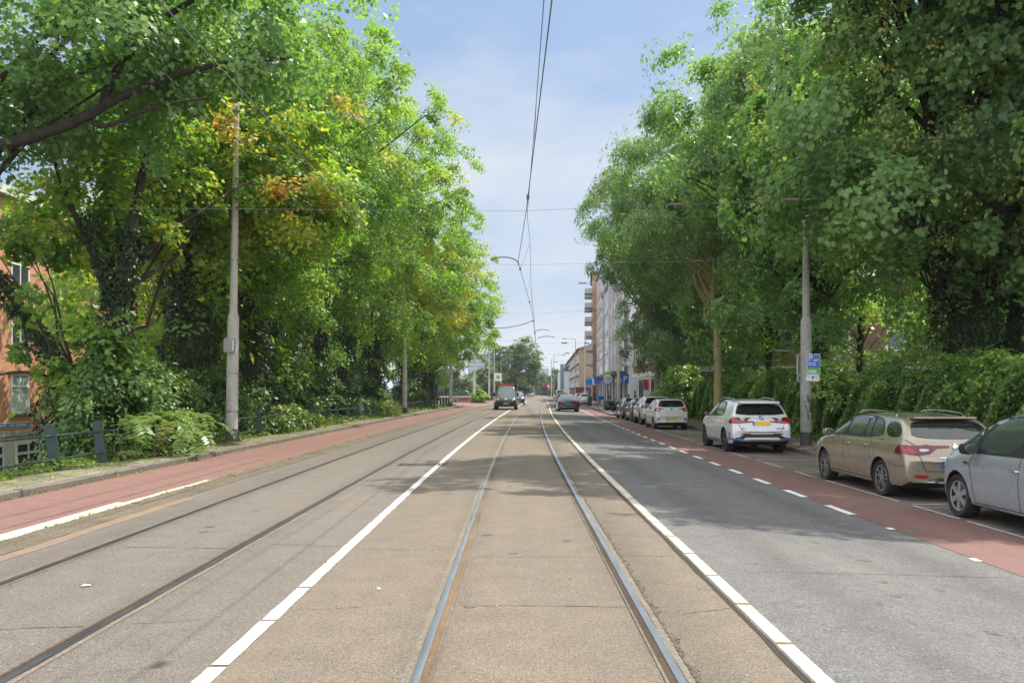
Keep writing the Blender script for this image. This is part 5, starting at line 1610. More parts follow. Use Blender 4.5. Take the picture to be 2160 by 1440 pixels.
c.patch('chrome_strip', 'rear', [(-.30, .725), (.30, .725), (.30, .755), (-.30, .755)], M_chrome, off=.010, rnd=1)
c.patch('emblem', 'rear', [(0, .845), (.055, .915), (0, .985), (-.055, .915)], M_chrome, off=.014, rnd=0)
sm_ = MB()
for sd in ('left', 'right'):
    c.seam(sd, [(2.58, .30), (2.62, .65), (2.58, .98)], mb=sm_); c.seam(sd, [(3.30, .36), (3.42, .70), (3.42, .96)], mb=sm_)
    c.seam(sd, [(1.34, .98), (1.42, .80), (1.33, .58)], mb=sm_); c.seam(sd, [(1.40, .30), (3.30, .30)], mb=sm_, w=.01); c.seam(sd, [(.62, .64), (.36, .60), (.10, .60)], mb=sm_)
c.seam('rear', [(.78, 1.03), (.66, .95), (.60, .75), (.52, .52), (-.52, .52), (-.60, .75), (-.66, .95), (-.78, 1.03)], mb=sm_, w=.01)
sm_.build('panel_gaps', M_seam, c.root, fixn=False)
c.both('sill_moulding', [(1.36, .315), (3.28, .315), (3.26, .345), (1.38, .345)], simple('pale beige moulding', (.50, .44, .34), .3, .5), off=.012, rnd=0)
c.wheels(.325, spokes=5, style='double'); c.mirrors(3.18, 1.035, M_beige); c.handles([(2.48, .86), (1.66, .88)], M_beige)
for sd in (1, -1):
    MB().tube([(x, sd * .585, z) for x, z in ((.95, 1.405), (1.02, 1.455), (1.5, 1.487), (2.0, 1.492), (2.4, 1.47), (2.55, 1.425))], .017, 8).build('roof_rail', M_chrome, c.root, smooth=True)
MB().tube([(.80, 0, 1.42), (.70, 0, 1.60)], [.007, .003], 6).build('aerial', M_plast, c.root)
MB().cbox(.44, .70, -.53, .53, 1.372, 1.405, .014).build('roof_spoiler', M_beige, c.root, smooth=True).hide_render = False
c.place(6.33, 14.8, -.21)

# ---------------------------------------------------------------- silver small van-like car, front half in view
M_silver = paint('silver metallic', (.42, .45, .49), .40, .28, .02)
c = Car('parked_car', 'silver high-roofed hatchback cut off by the right edge of the picture', 'car', 1.76,
        top=[(0, .60), (.06, .78), (.12, 1.02), (.28, 1.40), (.45, 1.50), (1.0, 1.555), (1.7, 1.58), (2.2, 1.545), (2.55, 1.46), (2.95, 1.28), (3.30, 1.085), (3.46, 1.02), (3.60, .97), (3.85, .82), (3.98, .66), (4.04, .52)],
        belt=[(0, .8), (.2, .98), (1.4, .97), (2.5, .94), (3.2, .91), (3.6, .86), (4.04, .6)],
        plan=[(0, .88), (.1, .95), (.5, 1.0), (2.0, .985), (3.2, 1.0), (3.65, .94), (3.92, .82), (4.04, .68)],
        zb=[(0, .34), (.4, .2), (1, .2), (3.2, .2), (3.8, .22), (4.04, .3)], wheels=[(.68, .315), (3.22, .315)], body=M_silver, tumble=(.90, .73))
c.both('side_window', [(1.72, 1.0), (2.72, .985), (2.62, 1.20), (2.42, 1.38), (2.2, 1.46), (1.74, 1.475)], M_glassl)
c.both('side_window', [(.75, 1.03), (1.62, 1.0), (1.64, 1.475), (1.1, 1.47), (.85, 1.4)], M_glassl)
c.both('side_window', [(2.80, .985), (3.20, .975), (2.98, 1.12), (2.74, 1.26)], M_glassl, grid=.05)
c.both('window_trim', [(.68, .99), (3.32, .945), (3.02, 1.15), (2.64, 1.38), (2.3, 1.49), (1.7, 1.51), (1.0, 1.50), (.78, 1.40)], M_plast, off=.0022)
c.patch('windscreen', 'front', [(-.66, 1.07), (.66, 1.07), (.60, 1.25), (.53, 1.44), (-.53, 1.44), (-.60, 1.25)], M_glass, off=.006)
c.patch('rear_window', 'rear', [(-.6, 1.06), (.6, 1.06), (.52, 1.40), (-.52, 1.40)], M_glass, off=.006)
for sd in ('left', 'right'):
    c.patch('headlamp', sd, [(3.52, .70), (3.92, .66), (3.86, .76), (3.58, .88)], M_lampw, off=.007, rnd=1, grid=.06)
    c.patch('side_repeater', sd, [(2.88, .80), (3.0, .80), (3.0, .835), (2.88, .83)], M_chrome, off=.012, rnd=1)
sm_ = MB()
for sd in ('left', 'right'):
    c.seam(sd, [(1.66, .28), (1.70, .65), (1.67, .97)], mb=sm_, w=.009); c.seam(sd, [(2.72, .28), (2.80, .60), (2.86, .80), (2.80, .96)], mb=sm_, w=.009)
    c.seam(sd, [(1.2, .285), (2.74, .275)], mb=sm_, w=.012)
sm_.build('panel_gaps', M_seam, c.root, fixn=False)
c.wheels(.315, spokes=6, style='single', rim=simple('wheel trim silver', (.46, .47, .48), .38, .6), rr=.70)
c.mirrors(2.70, 1.03, M_plast, sc=1.12); c.handles([(1.86, .80), (.98, .82)], M_chrome)
c.both('mud_flap', [(2.80, .13), (2.90, .14), (2.90, .30), (2.83, .34)], M_plast, off=.004, rnd=0)
c.place(6.36, 12.27 - 2.54, -.20)

# ---------------------------------------------------------------- white electric SUV
M_whitep = paint('white paint', (.66, .67, .69), .12, .28, .04)
c = Car('parked_car', 'white electric SUV with blue trim and yellow plate, parked left of the sign pole', 'car', 1.84,
        top=[(0, .64), (.05, .76), (.12, 1.0), (.20, 1.10), (.36, 1.33), (.50, 1.50), (.75, 1.575), (1.3, 1.61), (2.0, 1.615), (2.5, 1.56), (2.85, 1.44), (3.30, 1.15), (3.45, 1.09), (4.0, 1.02), (4.35, .88), (4.46, .70), (4.50, .55)],
        belt=[(0, .75), (.2, 1.05), (1, 1.06), (3.3, 1.03), (4.0, .98), (4.5, .7)],
        plan=[(0, .88), (.08, .94), (.3, .985), (.9, 1.0), (2.2, .97), (3.6, 1.0), (4.2, .92), (4.42, .80), (4.5, .70)],
        zb=[(0, .42), (.3, .26), (1, .24), (3.6, .24), (4.2, .26), (4.5, .36)], wheels=[(.96, .36), (3.65, .36)], body=M_whitep, tumble=(.90, .72))
c.both('side_window', [(2.33, 1.11), (3.10, 1.095), (2.86, 1.32), (2.6, 1.45), (2.36, 1.495)], M_glassl)
c.both('side_window', [(1.22, 1.17), (1.42, 1.115), (2.23, 1.11), (2.26, 1.50), (1.75, 1.515), (1.40, 1.46)], M_glassl)
c.both('window_trim', [(1.12, 1.16), (1.36, 1.085), (3.22, 1.065), (2.92, 1.33), (2.62, 1.49), (2.26, 1.53), (1.7, 1.545), (1.30, 1.48)], M_plast, off=.0022)
c.patch('rear_window', 'rear', [(-.73, 1.14), (.73, 1.14), (.70, 1.26), (.60, 1.47), (-.60, 1.47), (-.70, 1.26)], M_glass, off=.006, rnd=1)
MB().cbox(.30, .66, -.60, .60, 1.475, 1.545, .022).build('roof_spoiler', M_whitep, c.root, smooth=True)
for sgn in (1, -1):
    q = lambda P: [(sgn * a, b) for a, b in P]
    tl = c.patch('tail_lamp', 'rear', q([(.87, .90), (.60, .90), (.24, .935), (.22, .965), (.58, .985), (.63, 1.07), (.87, 1.08)]), M_taild, off=.009, rnd=0, grid=.06)
    c.patch('lamp_lens', 'rear', q([(.85, .912), (.60, .912), (.34, .938), (.34, .950), (.62, .94), (.72, .96), (.74, 1.05), (.85, 1.06)]), M_tail, off=.013, rnd=0, grid=.05, parent=tl)
    c.patch('reflector', 'rear', q([(.62, .575), (.32, .585), (.32, .615), (.64, .605)]), M_taild, off=.010, rnd=1)
    c.patch('blue_trim', 'rear', q([(.88, .42), (.56, .42), (.60, .46), (.88, .465)]), M_bluetrim, off=.016, rnd=1)
c.both('tail_lamp', [(.10, .89), (.34, .90), (.36, .98), (.26, 1.08), (.12, 1.09)], M_taild, off=.006, rnd=1, grid=.05)
c.patch('diffuser', 'rear', [(-.90, .40), (.90, .40), (.86, .47), (.66, .50), (.52, .585), (-.52, .585), (-.66, .50), (-.86, .47)], M_plast, off=.007, rnd=0)
c.patch('silver_skid', 'rear', [(-.56, .425), (.56, .425), (.48, .49), (-.48, .49)], simple('skid silver', (.45, .45, .46), .4, .4), off=.013, rnd=0)
c.patch('bumper_base', 'rear', [(-.80, .30), (.80, .30), (.86, .42), (-.86, .42)], M_plast, off=.006, rnd=0)
c.both('blue_trim', [(.22, .40), (.50, .40), (.46, .46), (.32, .47), (.30, .66), (.26, .66)], M_bluetrim, off=.012, rnd=1, grid=.05)
c.both('wheel_arch_trim', [(1.40, .27), (3.22, .27), (3.20, .37), (1.42, .37)], M_plast, off=.004, rnd=0)
c.both('blue_trim', [(1.46, .315), (3.16, .315), (3.14, .365), (1.50, .365)], M_bluetrim, off=.010, rnd=0)
c.plate(.90, off=.012)
em = c.patch('emblem', 'rear', [(.062*math.cos(a), 1.06+.062*math.sin(a)) for a in np.linspace(0, 6.28, 17)[:-1]], M_black, off=.012, rnd=0, grid=.2)
c.patch('emblem_disc', 'rear', [(.044*math.cos(a), 1.06+.044*math.sin(a)) for a in np.linspace(0, 6.28, 17)[:-1]], M_signw, off=.016, rnd=0, grid=.2, parent=em)
for a0 in (0, math.pi):
    c.patch('emblem_quarter', 'rear', [(0, 1.06)] + [(.04*math.cos(a0+a), 1.06+.04*math.sin(a0+a)) for a in np.linspace(0, 1.57, 6)], M_blue, off=.020, rnd=0, grid=.2, parent=em)
c_lt = text_mesh('iX1', .105, Matrix.Translation((-.012, .62, .715)) @ Matrix.Rotation(R(-90), 4, 'Z') @ FACE_CAM, M_plast, 'badge', c.root)
c_rt = text_mesh('xDrive30', .065, Matrix.Translation((-.012, -.42, .735)) @ Matrix.Rotation(R(-90), 4, 'Z') @ FACE_CAM, M_plast, 'badge', c.root)
for o_ in (c_lt, c_rt):           # lay the badge on the tailgate
    for v in o_.data.vertices:
        h = c.bvh.ray_cast(Vector((-3, v.co.y, v.co.z)), Vector((1, 0, 0)))
        if h[0] is not None: v.co.x = h[0].x - .006 + (v.co.x + .012)
sm_ = MB()
for sd in ('left', 'right'):
    c.seam(sd, [(2.26, .38), (2.30, .75), (2.28, 1.06)], mb=sm_); c.seam(sd, [(3.12, .38), (3.22, .8), (3.2, 1.05)], mb=sm_); c.seam(sd, [(1.30, 1.08), (1.42, .85), (1.38, .68)], mb=sm_)
c.seam('rear', [(.80, 1.10), (.70, .98), (.66, .85), (.55, .66), (-.55, .66), (-.66, .85), (-.70, .98), (-.80, 1.10)], mb=sm_, w=.012)
sm_.build('panel_gaps', M_seam, c.root, fixn=False)
c.wheels(.36, tw=.23, spokes=5, style='double', rim=M_rimd); c.mirrors(2.95, 1.12, M_plast); c.handles([(2.20, .92), (1.52, .93)], M_whitep)
for sd in (1, -1):
    MB().tube([(x, sd * .60, z) for x, z in ((.85, 1.575), (.95, 1.61), (1.5, 1.64), (2.1, 1.64), (2.5, 1.59))], .016, 8).build('roof_rail', M_box, c.root, smooth=True)
c.place(6.25, 25.65, -.21)

# ---------------------------------------------------------------- small white hatchback
def hatch(label, body, W_=1.66, H=1.50, L=3.67, wb=2.385, xr=.58, zs=1.0, suv=False, group='cars parked in line along the kerb', glass=None, r=.30, name='parked_car', lamp='round', sedan=False):
    k = H / 1.50; f = L / 3.67
    if sedan:
        top = [(0, .70), (.04, .92), (.12, 1.02), (.70, 1.06), (.95, 1.12), (1.55, 1.385), (1.9, 1.455), (2.4, 1.48), (2.9, 1.44), (3.25, 1.30), (3.85, .98), (4.0, .95), (4.6, .86), (4.85, .70), (4.93, .5)]
        top = [(a * L / 4.93, b * H / 1.48) for a, b in top]
        belt = [(0, .85), (.2, .96), (L * .3, .97), (L * .75, .92), (L, .6)]
    else:
        top = [(0, .62), (.05, .76), (.10, .98), (.17, 1.08), (.30, 1.31), (.42, 1.43), (.62, 1.475), (1.1, 1.50), (1.6, 1.495), (2.0, 1.43), (2.3, 1.30), (2.72, 1.04), (2.85, 1.0), (3.3, .90), (3.55, .74), (3.64, .58), (3.67, .5)]
        top = [(a * f, b * k) for a, b in top]
        belt = [(0, .75*k), (.2*f, 1.0*k), (1*f, 1.0*k), (2.7*f, .95*k), (3.3*f, .86*k), (L, .6*k)]
    zb0 = .26 if suv else .18
    c = Car(name, label, 'car', W_, top, belt, plan=[(0, .87), (.08, .94), (.3, .985), (.7, 1.0), (L*.5, .98), (L*.8, 1.0), (L*.93, .9), (L*.985, .76), (L, .68)],
            zb=[(0, .36 if not suv else .42), (.3, zb0 + .02), (.9, zb0), (L*.8, zb0), (L*.95, zb0 + .03), (L, .34)], wheels=[(xr, r), (xr + wb, r)], body=body, tumble=(.90, .72), group=group)
    gl = glass or M_glass
    if sedan:
        a, b = L / 4.93, H / 1.48
        c.both('side_window', [(2.45*a, 1.0*b), (3.55*a, .99*b), (3.05*a, 1.29*b), (2.5*a, 1.385*b)], gl)
        c.both('side_window', [(1.35*a, 1.05*b), (2.36*a, 1.0*b), (2.38*a, 1.39*b), (1.85*a, 1.35*b)], gl)
        c.patch('rear_window', 'top', [(1.0*a, -.56), (1.0*a, .56), (1.62*a, .47), (1.62*a, -.47)], gl, off=.006, rnd=1)
        c.patch('tail_lamp', 'rear', [(.84, .80), (.34, .80), (.38, .92), (.84, .95)], M_tail, off=.01, rnd=1); c.patch('tail_lamp', 'rear', [(-.84, .80), (-.34, .80), (-.38, .92), (-.84, .95)], M_tail, off=.01, rnd=1)
        c.patch('diffuser', 'rear', [(-.7, .30), (.7, .30), (.62, .42), (-.62, .42)], M_plast, off=.006, rnd=1)
        c.patch('chrome_strip', 'rear', [(-.8, .60), (.8, .60), (.8, .62), (-.8, .62)], M_chrome, off=.008, rnd=0)
    else:
        c.both('side_window', [(1.62*f, 1.04*k), (2.5*f, 1.02*k), (2.2*f, 1.26*k), (1.95*f, 1.38*k), (1.65*f, 1.41*k)], gl)
        c.both('side_window', [(.72*f, 1.09*k), (1.54*f, 1.045*k), (1.56*f, 1.415*k), (1.1*f, 1.405*k), (.85*f, 1.34*k)], gl)
        c.both('window_trim', [(.64*f, 1.06*k), (2.62*f, .995*k), (2.25*f, 1.28*k), (1.98*f, 1.41*k), (1.6*f, 1.44*k), (1.1*f, 1.435*k), (.78*f, 1.36*k)], M_plast, off=.0022)
        c.patch('rear_window', 'rear', [(-W_*.39, 1.09*k), (W_*.39, 1.09*k), (W_*.37, 1.22*k), (W_*.315, 1.405*k), (-W_*.315, 1.405*k), (-W_*.37, 1.22*k)], gl, off=.006)
        MB().cbox(.27*f, .52*f, -W_*.32, W_*.32, 1.405*k, 1.455*k, .018).build('roof_spoiler', body, c.root, smooth=True)
        w2 = W_ / 2
        for sgn in (1, -1):
            q = lambda P: [(sgn * a, b) for a, b in P]
            if lamp == 'round':
                tl = c.patch('tail_lamp', 'rear', q([(w2*.92, .90*k), (w2*.72, .88*k), (w2*.60, .96*k), (w2*.66, 1.06*k), (w2*.92, 1.07*k)]), M_tail, off=.009, rnd=2, grid=.06)
                c.patch('lamp_lens', 'rear', q([(w2*.86, .94*k), (w2*.72, .93*k), (w2*.72, .99*k), (w2*.86, 1.0*k)]), M_lampw, off=.013, rnd=1, parent=tl)
            elif lamp == 'wing':
                tl = c.patch('tail_lamp', 'rear', q([(w2*.94, .88*k), (w2*.70, .90*k), (w2*.36, 1.01*k), (w2*.36, 1.05*k), (w2*.94, 1.06*k)]), M_tail, off=.009, rnd=1, grid=.06)
            else:
                tl = c.patch('tail_lamp', 'rear', q([(w2*.94, .80*k), (w2*.70, .80*k), (w2*.68, 1.04*k), (w2*.93, 1.06*k)]), M_tail, off=.009, rnd=1, grid=.06)
            c.patch('reflector', 'rear', q([(w2*.86, .49*k), (w2*.66, .47*k), (w2*.70, .56*k), (w2*.84, .58*k)]), M_tail, off=.008, rnd=1)
        c.both('tail_lamp', [(.12*f, .88*k), (.34*f, .92*k), (.30*f, 1.05*k), (.14*f, 1.06*k)], M_tail, off=.006, rnd=1, grid=.05)
        c.patch('bumper_base', 'rear', [(-w2*.80, .30*k), (w2*.80, .30*k), (w2*.72, (.48 if suv else .38)*k), (-w2*.72, (.48 if suv else .38)*k)], M_plast, off=.006, rnd=1)
        if suv: c.both('sill_trim', [(xr + r*1.25, .28), (xr + wb - r*1.25, .28), (xr + wb - r*1.25, .42), (xr + r*1.25, .42)], M_plast, off=.005, rnd=0)
    sm_ = MB()
    for sd in ('left', 'right'):
        c.seam(sd, [(L*.43, .36), (L*.435, .7), (L*.43, .95*k)], mb=sm_); c.seam(sd, [(L*.68, .36), (L*.70, .7), (L*.70, .92*k)], mb=sm_)
    c.seam('rear', [(W_*.40, 1.02*k), (W_*.36, .85*k), (W_*.30, .60*k), (-W_*.30, .60*k), (-W_*.36, .85*k), (-W_*.40, 1.02*k)], mb=sm_, w=.01)
    sm_.build('panel_gaps', M_seam, c.root, fixn=False)
    c.wheels(r, tw=.20, spokes=5, style='double' if suv else 'single')
    c.mirrors(L * .66, 1.06 * k if not sedan else 1.0, M_plast if suv else body)
    c.handles([(L*.43, .84*k), (L*.27, .86*k)], body)
    return c
M_whiteb = paint('clean white paint', (.70, .70, .69), .05, .3, .04)
c = hatch('white small hatchback with round tail lamps, parked beyond the electric SUV', M_whiteb)
c.plate(.52); 
c.patch('emblem', 'rear', [(.06*math.cos(a), .99+.032*math.sin(a)) for a in np.linspace(0, 6.28, 13)[:-1]], M_chrome, off=.012, rnd=0, grid=.2)
c.place(6.27 + .3, 41, -.21)
c = hatch('white crossover with wing-shaped tail lamps between two parked hatchbacks', paint('pearl white paint', (.62, .62, .62), .15, .3, .04), W_=1.80, H=1.60, L=4.3, wb=2.64, xr=.82, suv=True, r=.345, lamp='wing')
c.place(6.32 + .42, 46.6, -.21)
c = hatch('black small car with pale roof edge behind the white crossover', paint('dark bronze paint', (.030, .030, .034), .4, .25, .1), W_=1.73, H=1.44, L=3.9, wb=2.5, xr=.65, r=.315, lamp='tall')
MB().cbox(.5, 2.0, -.585, .585, 1.43, 1.452, .02).build('roof_panel', M_whiteb, c.root, smooth=True)
c.place(6.30 + .5, 50.8, -.21)
c = hatch('dark grey estate with red tail lamps, farthest in the kerbside line', paint('dark grey paint', (.06, .055, .052), .5, .25, .1), W_=1.80, H=1.45, L=4.5, wb=2.72, xr=.95, r=.325, lamp='tall')
c.place(6.30 + .62, 56.5, -.21)
# ---------------------------------------------------------------- moving cars
c = hatch('black saloon driving away in the grey lane, red tail lamps and blue plate', paint('black paint', (.018, .017, .018), .4, .2, .1), W_=1.86, H=1.48, L=4.93, wb=2.97, xr=1.1, r=.34, sedan=True, name='moving_car', group='cars driving on the street', glass=M_glassl)
c.plate(.72, mat=simple('light blue plate', (.10, .32, .55), .4), off=.02, band=False)
c.place(4.28 - .93, 72, -.10)
c.root.location.x = 4.33
c = hatch('dark taxi-like car ahead of the black saloon, half hidden by it', paint('anthracite paint', (.03, .032, .036), .4, .22, .1), W_=1.80, H=1.50, L=4.3, wb=2.65, xr=.85, r=.33, lamp='tall', name='moving_car', group='cars driving on the street')
MB().cbox(1.2, 1.6, -.45, .45, 1.50, 1.68, .03).build('roof_box', simple('pinkish box', (.55, .38, .36), .5), c.root, smooth=True)
c.place(4.25, 95, -.12)
c = hatch('silver hatchback parked at the far kerb beside the litter bin', paint('pale silver paint', (.46, .47, .47), .5, .3, .05), W_=1.72, H=1.5, L=3.9, wb=2.5, xr=.7, lamp='tall', group='cars parked at the far kerb')
c.plate(.66); c.place(8.15, 112, -.16)
c = hatch('white hatchback parked beyond the silver hatchback at the far kerb', paint('cool white paint', (.66, .67, .70), .1, .3, .05), W_=1.76, H=1.56, L=4.2, wb=2.6, xr=.75, lamp='tall', group='cars parked at the far kerb')
c.place(8.15, 121, -.16)
c = hatch('dark SUV following the tow truck, windscreen catching the sky', paint('dark blue grey paint', (.035, .038, .045), .4, .22, .1), W_=1.85, H=1.68, L=4.5, wb=2.7, xr=.85, suv=True, r=.35, name='moving_car', group='cars driving on the street')
c.patch('windscreen', 'front', [(-.66, 1.16), (.66, 1.16), (.53, 1.58), (-.53, 1.58)], M_wind, off=.006)
for sgn in (1, -1): c.patch('headlamp', 'front', [(sgn*.84, .82), (sgn*.5, .84), (sgn*.52, .92), (sgn*.80, .95)], M_lampw, off=.01, rnd=1)
c.patch('grille', 'front', [(-.45, .62), (.45, .62), (.42, .84), (-.42, .84)], M_plast, off=.008, rnd=1)
c.plate(.52, 'front')
c.root.location = (.0, 104.5, 0); c.root.rotation_euler = (0, 0, R(-90.5))

# ---------------------------------------------------------------- tow truck coming towards us
M_navy = paint('black blue paint', (.018, .018, .024), .3, .22, .1)
Wt = 1.95
c = Car('tow_truck', 'black tow truck with orange roof light bar coming along the left track', 'tow truck', Wt,
        top=[(0, 2.02), (.08, 2.12), (.5, 2.17), (1.15, 2.15), (1.35, 2.05), (1.95, 1.34), (2.05, 1.27), (2.55, 1.10), (2.80, .95), (2.90, .70), (2.93, .52)],
        belt=[(0, 1.22), (1.2, 1.2), (1.9, 1.12), (2.4, .98), (2.93, .7)],
        plan=[(0, .98), (.5, 1.0), (1.6, 1.0), (2.3, .98), (2.7, .93), (2.88, .84), (2.93, .76)],
        zb=[(0, .38), (1, .36), (2.5, .32), (2.93, .28)], wheels=[(2.1, .34)], body=M_navy, tumble=(.93, .80))
ws = c.patch('windscreen', 'front', [(-.80, 1.30), (.80, 1.30), (.76, 1.6), (.69, 2.03), (-.69, 2.03), (-.76, 1.6)], M_wind, off=.008, rnd=1)
c.both('side_window', [(.5, 1.27), (1.62, 1.25), (1.5, 1.62), (1.2, 1.95), (.5, 1.96)], M_glass)
for sgn in (1, -1):
    hl = c.patch('headlamp', 'front', [(sgn*.86, .86), (sgn*.58, .84), (sgn*.60, .98), (sgn*.86, 1.06)], M_lampw, off=.012, rnd=1)
    c.patch('lamp_lens', 'front', [(sgn*.82, .89), (sgn*.66, .88), (sgn*.66, .96), (sgn*.82, 1.0)], M_amber, off=.018, rnd=1, parent=hl)
    c.patch('fog_lamp', 'front', [(sgn*.80, .46), (sgn*.62, .46), (sgn*.64, .56), (sgn*.80, .57)], M_plast, off=.01, rnd=1)
gr = c.patch('grille', 'front', [(-.55, .72), (.55, .72), (.50, .92), (-.50, .92)], M_plast, off=.01, rnd=1)
for zz in (.76, .82, .88): c.patch('chrome_strip', 'front', [(-.50, zz), (.50, zz), (.50, zz + .012), (-.50, zz + .012)], M_box, off=.02, rnd=0, parent=gr)
c.patch('emblem', 'front', [(.11*math.cos(a), .955+.045*math.sin(a)) for a in np.linspace(0, 6.28, 13)[:-1]], M_chrome, off=.022, rnd=0, grid=.3)
c.patch('bumper', 'front', [(-.88, .34), (.88, .34), (.9, .66), (-.9, .66)], M_plast, off=.006, rnd=1)
c.plate(.56, 'front', off=.02)
for sd in (1, -1):
    m_ = MB().cbox(1.55, 1.70, sd*1.06 - .09, sd*1.06 + .09, 1.22, 1.55, .03); m_.tube([(1.6, sd*.9, 1.3), (1.6, sd*1.02, 1.34)], .025, 6)
    m_.build('door_mirror', M_plast, c.root, smooth=True)
b = MB().cbox(.55, .85, -.72, .72, 2.20, 2.34, .04)
lb = b.build('light_bar', simple('orange beacon', (.70, .14, .05), .3), c.root, smooth=True)
b = MB()
for k in range(5): b.cbox(.54, .86, -.62 + k*.28, -.50 + k*.28, 2.205, 2.36, .02)
b.build('beacon_gap', M_red, lb)
b = MB().cbox(-.55, -.08, -.94, .94, .55, 2.16, .02); b.build('head_board', M_plast, c.root)
b = MB().box(-4.6, -.1, -.42, .42, .42, .62); b.cbox(-4.6, -.2, -.97, .97, .68, .80, .02); b.build('flat_bed', M_box, c.root)
b = MB()
for sd in (1, -1):
    b.box(-4.5, -1.0, sd*.955 - .02, sd*.955 + .02, .80, .92); b.cbox(-1.9, -.9, sd*.90 - .06, sd*.90 + .06, .36, .66, .02)
b.build('side_guard', M_signw, c.root)
c.wheels(.34, tw=.22, spokes=6, style='single', rim=M_rimd)
w0 = [o for o in c.root.children if o.name.startswith('wheel')][0]
for sd in (1, -1):
    o = copy_tree(w0, c.root); o.location = (-2.6, sd * .84, .34); o.rotation_euler = (0, 0, 0 if sd > 0 else R(180))
c.root.location = (-1.04, 77.9, 0); c.root.rotation_euler = (0, 0, R(-90))
# boxy camper-like van far ahead, red container, tram
def van_box(name, lab, cat, x, y, z, w, h, l, mat, parts):
    root = empty(name, (x, y, z), 0, lab, cat)
    MB().cbox(-w/2, w/2, 0, l, .35, h, .08).build('body', mat, root, smooth=True)
    for p in parts(root, w, h, l): pass
    return root
def vp(root, w, h, l):
    MB().cbox(-w*.38, -.03, -.012, .01, h*.55, h*.88, .004).build('rear_window', M_glass, root); MB().cbox(.03, w*.38, -.012, .01, h*.55, h*.88, .004).build('rear_window', M_glass, root)
    for s in (-1, 1):
        MB().cbox(s*w*.45 - .06, s*w*.45 + .06, -.015, .01, .75, 1.25, .004).build('tail_lamp', M_tail, root)
        for yy in (.9, l - .9):
            MB().lathe([(.2, -.11), (.33, -.11), (.33, .11), (.2, .11)], 20, Matrix.Translation((s*(w/2 - .13), yy, .33)), 'x').build('wheel', M_tyre, root, smooth=True)
    MB().cbox(-w*.46, w*.46, -.05, .02, .35, .6, .02).build('bumper', M_plast, root)
    return []
van_box('parked_van', 'grey panel van far down the street left of the red container', 'van', 11.6, 230, -.1, 2.0, 2.3, 5, paint('grey van paint', (.30, .31, .34), .2, .35), vp)
rc = empty('container', (12.0, 158, -.1), 0, 'dark red site container with white lettering in front of the orange building', 'container')
mb = MB().box(-1.25, 1.25, 0, 5.8, .1, 2.35)
for k in range(12): mb.box(-1.14 + k*.2, -1.05 + k*.2, -.03, 0, .2, 2.25)
mb.box(-1.28, 1.28, -.04, 5.82, 2.35, 2.45); mb.build('container_body', weathered('dark red steel', (.30, .025, .035), (.22, .02, .03), 4, .5), rc)
text_mesh('ME', .9, Matrix.Translation((.1, -.045, 1.2)) @ FACE_CAM, M_signw, 'lettering', rc, .005)
tr = empty('tram', (4.2, 265, 0), R(-1), 'white and dark tram approaching far down the street', 'tram')
mb = MB(); mb.prism([(-1.2, .35), (1.2, .35), (1.25, 1.2), (1.15, 2.9), (.9, 3.4), (-.9, 3.4), (-1.15, 2.9), (-1.25, 1.2)], 'y', 0, 28); mb.build('body', paint('tram white', (.62, .64, .68), .1, .3), tr)
MB().prism([(-1.08, 1.25), (1.08, 1.25), (1.02, 2.75), (-1.02, 2.75)], 'y', -.03, .05).build('windscreen', M_glass, tr)
MB().prism([(-.8, 2.85), (.8, 2.85), (.72, 3.2), (-.72, 3.2)], 'y', -.03, .05).build('destination_board', M_black, tr)
for s in (-1, 1): MB().lathe([(0, -.04), (.14, -.035), (.14, .0)], 12, Matrix.Translation((s*.85, 0, .85)), 'y').build('headlamp', M_lampw, tr)
MB().cbox(-1.2, 1.2, -.12, .1, .3, .6, .03).build('bumper', M_plast, tr)
# ================================================================== BUILDINGS, PEOPLE, BIKES
M_brick = bricks('red brick', (.74, .29, .155), (.62, .225, .12), (.55, .43, .33), .22, .065, .010, axes='xz', bump=.5, dirt=.2)
M_brickb = bricks('brown brick', (.30, .16, .105), (.22, .115, .08), (.28, .23, .19), .22, .065, .010, axes='xz', dirt=.2)
M_bricke = bricks('brown brick end', (.30, .16, .105), (.22, .115, .08), (.28, .23, .19), .22, .065, .010, axes='yz', dirt=.2)
M_orange = bricks('orange brick', (.56, .27, .15), (.46, .21, .12), (.42, .33, .25), .22, .065, .010, axes='yz', dirt=.15)
M_tan = bricks('tan brick end wall', (.40, .27, .16), (.34, .22, .13), (.34, .28, .2), .22, .065, .010, axes='yz', dirt=.15)
M_render = weathered('white facade render', (.76, .77, .80), (.66, .67, .70), 1.2, .85, bump=.05)
M_renderg = weathered('grey facade render', (.55, .53, .54), (.48, .465, .47), 1.2, .85, bump=.05)
M_whitew = weathered('white painted stone', (.68, .67, .64), (.58, .57, .54), 2.5, .7, bump=.05)
M_stone = weathered('sill stone', (.46, .43, .37), (.36, .34, .29), 4, .8)
M_pane = simple('window pane', (.035, .045, .055), .06, spec=.8)
M_panel = simple('bright pane', (.34, .40, .43), .10, spec=.8)
M_curtain = simple('white curtain', (.62, .66, .68), .6, spec=.6)
M_framew = simple('white window frame', (.74, .74, .72), .5)
M_framed = simple('dark frame', (.035, .038, .045), .5)
M_shop = simple('dark shop front', (.02, .025, .032), .15, spec=.7)
M_canopy = weathered('dark canopy', (.13, .12, .13), (.18, .17, .175), 3, .7)
M_rooft = weathered('roof covering', (.10, .09, .09), (.14, .125, .12), 2, .9)
M_conc2 = weathered('balcony concrete', (.48, .48, .48), (.40, .40, .41), 3, .8)
M_pinkb = bricks('pink brick kiosk', (.40, .17, .13), (.33, .14, .11), (.35, .26, .22), .22, .065, .01, axes='xz', dirt=.15)

